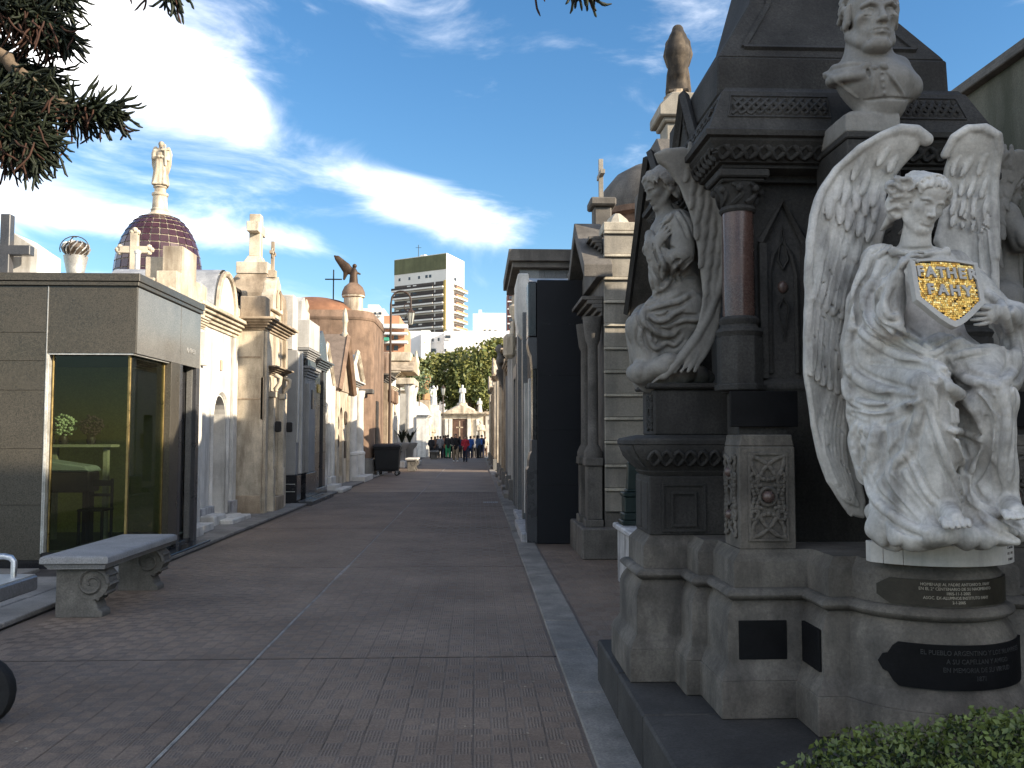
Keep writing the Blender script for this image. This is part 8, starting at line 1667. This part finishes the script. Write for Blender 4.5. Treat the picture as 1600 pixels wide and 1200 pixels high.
def person(label, x, y, face, top, legs, hair='hair_dark', shoes='cloth_black', H=1.72, walk=0.0, pack=None, seed=0, long_hair=False, group='people crowded at the end of the street', arm=.15):
    s = H/1.75; Rz = Matrix.Rotation(face, 3, 'Z'); P = lambda a, b, c: Vector((x, y, 0))+Rz @ Vector((a*s, b*s, c*s)); h = .026
    r = thing('person', label, 'person', (x, y, 0), group); lo, hi = (x-.45, y-.5, -.02), (x+.45, y+.5, H+.08); rs = random.Random(seed)
    V = Vol(lo, hi, h); ft = []
    for q in (-1, 1):
        dy = -q*walk; hip, kn, an = (q*.09, 0, .92), (q*.10, dy*.55-.02, .5), (q*.10, dy+(.04 if dy > 0 else 0), .09); ft.append((hip, kn, an))
        V.chain([P(*hip), P(*kn), P(*an)], [.075*s, .055*s, .045*s], .02); V.chain([P(an[0], an[1]+.03, .06), P(an[0], an[1]-.15, .04)], .04*s, .02)
        V.chain([P(q*.19, 0, 1.42), P(q*.24, .03+q*walk*.3, 1.15), P(q*(.24-arm), -.08-arm*.8+q*walk*.4, .92+arm*.8)], [.045*s, .038*s, .035*s], .02)
    V.chain([P(0, 0, .95), P(0, 0, 1.2), P(0, 0, 1.4)], [.13*s, .13*s, .14*s], .03); V.chain([P(0, 0, 1.45), P(0, -.02, 1.55)], .055*s, .03); V.ell(P(0, -.02, 1.635), (.075*s, .09*s, .115*s), np.array(Rz), .01); V.ell(P(0, -.11, 1.62), (.018, .025, .02), None, .02)
    V.obj('body', MATS['skin'], r)
    V = Vol(lo, hi, h); V.chain([P(0, 0, .90), P(0, 0, 1.15), P(0, 0, 1.38)], [.165*s, .165*s, .17*s], .03); V.chain([P(-.16, 0, 1.43), P(.16, 0, 1.43)], .075*s, .05)
    for q in (-1, 1): V.chain([P(q*.19, 0, 1.42), P(q*.24, .03+q*walk*.3, 1.15), P(q*(.24-arm*.85), -.07-arm*.7+q*walk*.36, .97+arm*.7)], [.075*s, .064*s, .056*s], .03)
    V.obj('jacket', MATS[top], r)
    V = Vol(lo, hi, h); V.chain([P(-.05, 0, .93), P(.05, 0, .93)], .135*s, .03)
    for hip, kn, an in ft: V.chain([P(*hip), P(*kn), P(an[0], an[1], .13)], [.11*s, .085*s, .07*s], .03)
    V.obj('trousers', MATS[legs], r)
    V = Vol(lo, hi, h)
    for hip, kn, an in ft: V.chain([P(an[0], an[1]+.04, .055), P(an[0], an[1]-.16, .045)], .055*s, .02)
    V.obj('shoes', MATS[shoes], r)
    V = Vol(lo, hi, h*.8); V.ell(P(0, .02, 1.68), (.095*s, .105*s, .10*s), np.array(Rz), .01); V.box(P(0, -.12, 1.6), (.12, .07, .08), np.array(Rz), .02, .01, 'sub')
    if long_hair: V.chain([P(0, .06, 1.68), P(0, .09, 1.42)], [.095*s, .08*s], .02)
    V.obj('hair', MATS[hair], r)
    if pack:
        V = Vol(lo, hi, h); V.box(P(0, .20, 1.2), (.14, .09, .2), np.array(Rz), .05, .01); V.obj('backpack', MATS[pack], r)
def people():
    person('man walking in a dark jacket and khaki trousers with white shoes', at(712, 700, 58.5).x, 58.5, .1, 'cloth_black', 'cloth_khaki', shoes='shoe_white', H=1.80, walk=.22, seed=1, group='people walking up the street')
    person('woman walking in a red jacket and dark blue jeans', at(727, 700, 58.5).x, 58.5, -.05, 'cloth_red', 'cloth_navy', 'hair_brown', H=1.68, walk=.2, seed=2, long_hair=True, group='people walking up the street')
    C_ = [(674, 68.5, 3.0, 'cloth_black', 'cloth_black', 'hair_dark', 'person in black at the left end of the crowd', None), (680, 70, 2.8, 'cloth_brown', 'cloth_black', 'hair_brown', 'person in a dark brown coat behind the far bench', None), (688, 67.5, 3.2, 'cloth_grey', 'cloth_black', 'hair_dark', 'person in a grey hooded jacket seen from behind', None), (693, 69.5, 2.9, 'cloth_black', 'cloth_jean', 'hair_dark', 'person in black with light blue jeans', None), (696.5, 68, 2.6, 'cloth_orange', 'cloth_black', 'hair_brown', 'person in an orange-brown top in the crowd', None), (700, 67.2, 3.3, 'cloth_black', 'cloth_green', 'hair_dark', 'person in black top and bright green trousers', None), (705.5, 68, 3.1, 'cloth_black', 'cloth_black', 'hair_dark', 'person carrying a cream backpack in the crowd', 'cloth_cream'), (718.5, 69, 2.9, 'cloth_navy', 'cloth_black', 'hair_dark', 'person in navy behind the walking couple', None), (735, 68, 3.2, 'cloth_blue', 'cloth_navy', 'hair_dark', 'person in a bright blue jacket seen from behind', None), (741, 70.5, 3.0, 'cloth_grey', 'cloth_black', 'hair_dark', 'person in grey beside the blue jacket', None), (747, 68, 2.2, 'cloth_jean', 'cloth_black', 'hair_dark', 'person in a denim jacket on the right of the crowd', None), (753, 69, 2.6, 'cloth_navy', 'cloth_navy', 'hair_dark', 'person in dark blue at the right end of the crowd', 'cloth_blue'), (758, 71, 3.0, 'cloth_cream', 'cloth_brown', 'hair_brown', 'person in a cream coat at the far right of the crowd', None), (729.5, 71, 3.1, 'cloth_black', 'cloth_brown', 'hair_dark', 'person in black between the red and blue jackets', None), (711, 71.5, 3.1, 'cloth_brown', 'cloth_black', 'hair_dark', 'person in brown half hidden by the walking man', None), (684, 72, 3.0, 'cloth_black', 'cloth_navy', 'hair_dark', 'person in black hidden in the back of the crowd', None)]
    for i, (px, Y, f, t, l, hr, lab, pk) in enumerate(C_): person(lab, at(px, 700, Y).x, Y, f, t, l, hr, H=1.62+.03*(i*7 % 6), seed=i+5, pack=pk, arm=.05+.02*(i % 7), long_hair=i % 3 == 1)
def plants():
    rs = random.Random(3)
    for k, (px, Y, z, lab) in enumerate(((628, 48.5, .3, 'potted agave on a stone urn behind the dumpster'), (640, 50.0, .9, 'leafy plant in a planter by the white portico'))):
        x = at(px, 690, Y).x; r = thing('potted_plant', lab, 'plant', (x, Y, 0)); b = MB(); b.lathe((x, Y, 0), [(.3, 0), (.3, .12), (.18, .2), (.2, .9), (.42, 1.15), (.45, 1.3), (.36, 1.32)], 12); b.build('urn', MATS['grey_render'], r, smooth=40)
        for i in range(16):
            a = rs.uniform(0, 6.28); l = rs.uniform(.6, 1.2); b = MB(); p = [Vector((x, Y, 1.3)), Vector((x+.25*l*math.cos(a), Y+.25*l*math.sin(a), 1.3+.5*l)), Vector((x+.55*l*math.cos(a), Y+.55*l*math.sin(a), 1.3+.62*l+rs.uniform(-.2, .3)))]; w = Vector((-math.sin(a), math.cos(a), 0))*.05
            b.add([p[0]-w, p[0]+w, p[1]+w*1.2, p[1]-w*1.2, p[2]], [(0, 1, 2, 3), (3, 2, 4)]); b.build('leaf', MATS['araucaria'], r)
    # shrub growing on the wall top near the portico
    rs2 = np.random.RandomState(9); r = thing('shrub', 'pale green shrub growing above the wall by the portico', 'shrub', (at(655, 620, 57).x, 57, 4.3)); P = [(r.location.x+rs2.normal(0, .4), 57+rs2.normal(0, .4), 4.4+abs(rs2.normal(0, .9))) for i in range(500)]; v, f = leaf_mesh('f', P, .10, rs2, None); o = link('foliage', mesh_np('foliage', v-np.array(r.location), f, MATS['shrub_leaf'], False), r); b = MB(); b.tube([(r.location.x, 57, 3.6), (r.location.x, 57, 5.6)], .04, 5); b.build('stem', MATS['bark'], r)
    o = MB().box(1.02, 1.17, 17.4, 17.75, .145, .150).build('paper_sheet', MATS['paper']); tag(o, 'loose white sheet of paper on a step in the right row', 'paper')
mat('shrub_leaf', (.15, .19, .10), .7, .3, .5, 0, 60)
import time as _t
_T = _t.time()
for fn in (monument, front_angel, side_angel, bust, left_side, purple_dome, right_side, far_end, city, trees, araucaria, hedge, cart, dumpster, people, plants):
    o = fn(); print(fn.__name__, round(_t.time()-_T, 1))
    if fn is side_angel: _sa = o
_sa.location.y -= .10; _sa.location.x -= .015
# the third angel, on the right-hand pedestal, turned to face the other way
c = copy_tree(_sa); c.location.x = 2*MX+.25-_sa.location.x; c.rotation_euler.z = math.pi; c['label'] = 'third marble angel in profile, mostly hidden behind the wing at the right edge'
bench('large stone bench with scrolled legs in front of the granite mausoleum', -3.93, -3.32, 8.2, 10.05, .575)
bench('small stone bench with a pale top next to the dumpster', at(634, 730, 43).x, at(653, 730, 43).x, 42.6, 44.4, .62, top_m='white_marble'); bench('far small stone bench in front of the crowd', at(671, 710, 65).x, at(685, 710, 65).x, 64.6, 66.4, .60, top_m='kerb_concrete')
lamp('tall hooked iron street lamp standing behind the dumpster', 608, 41.0, at(620, 455, 41).z, True); lamp('straight iron lamp post rising from the crowd', 692, 72, at(692, 600, 72).z, False)
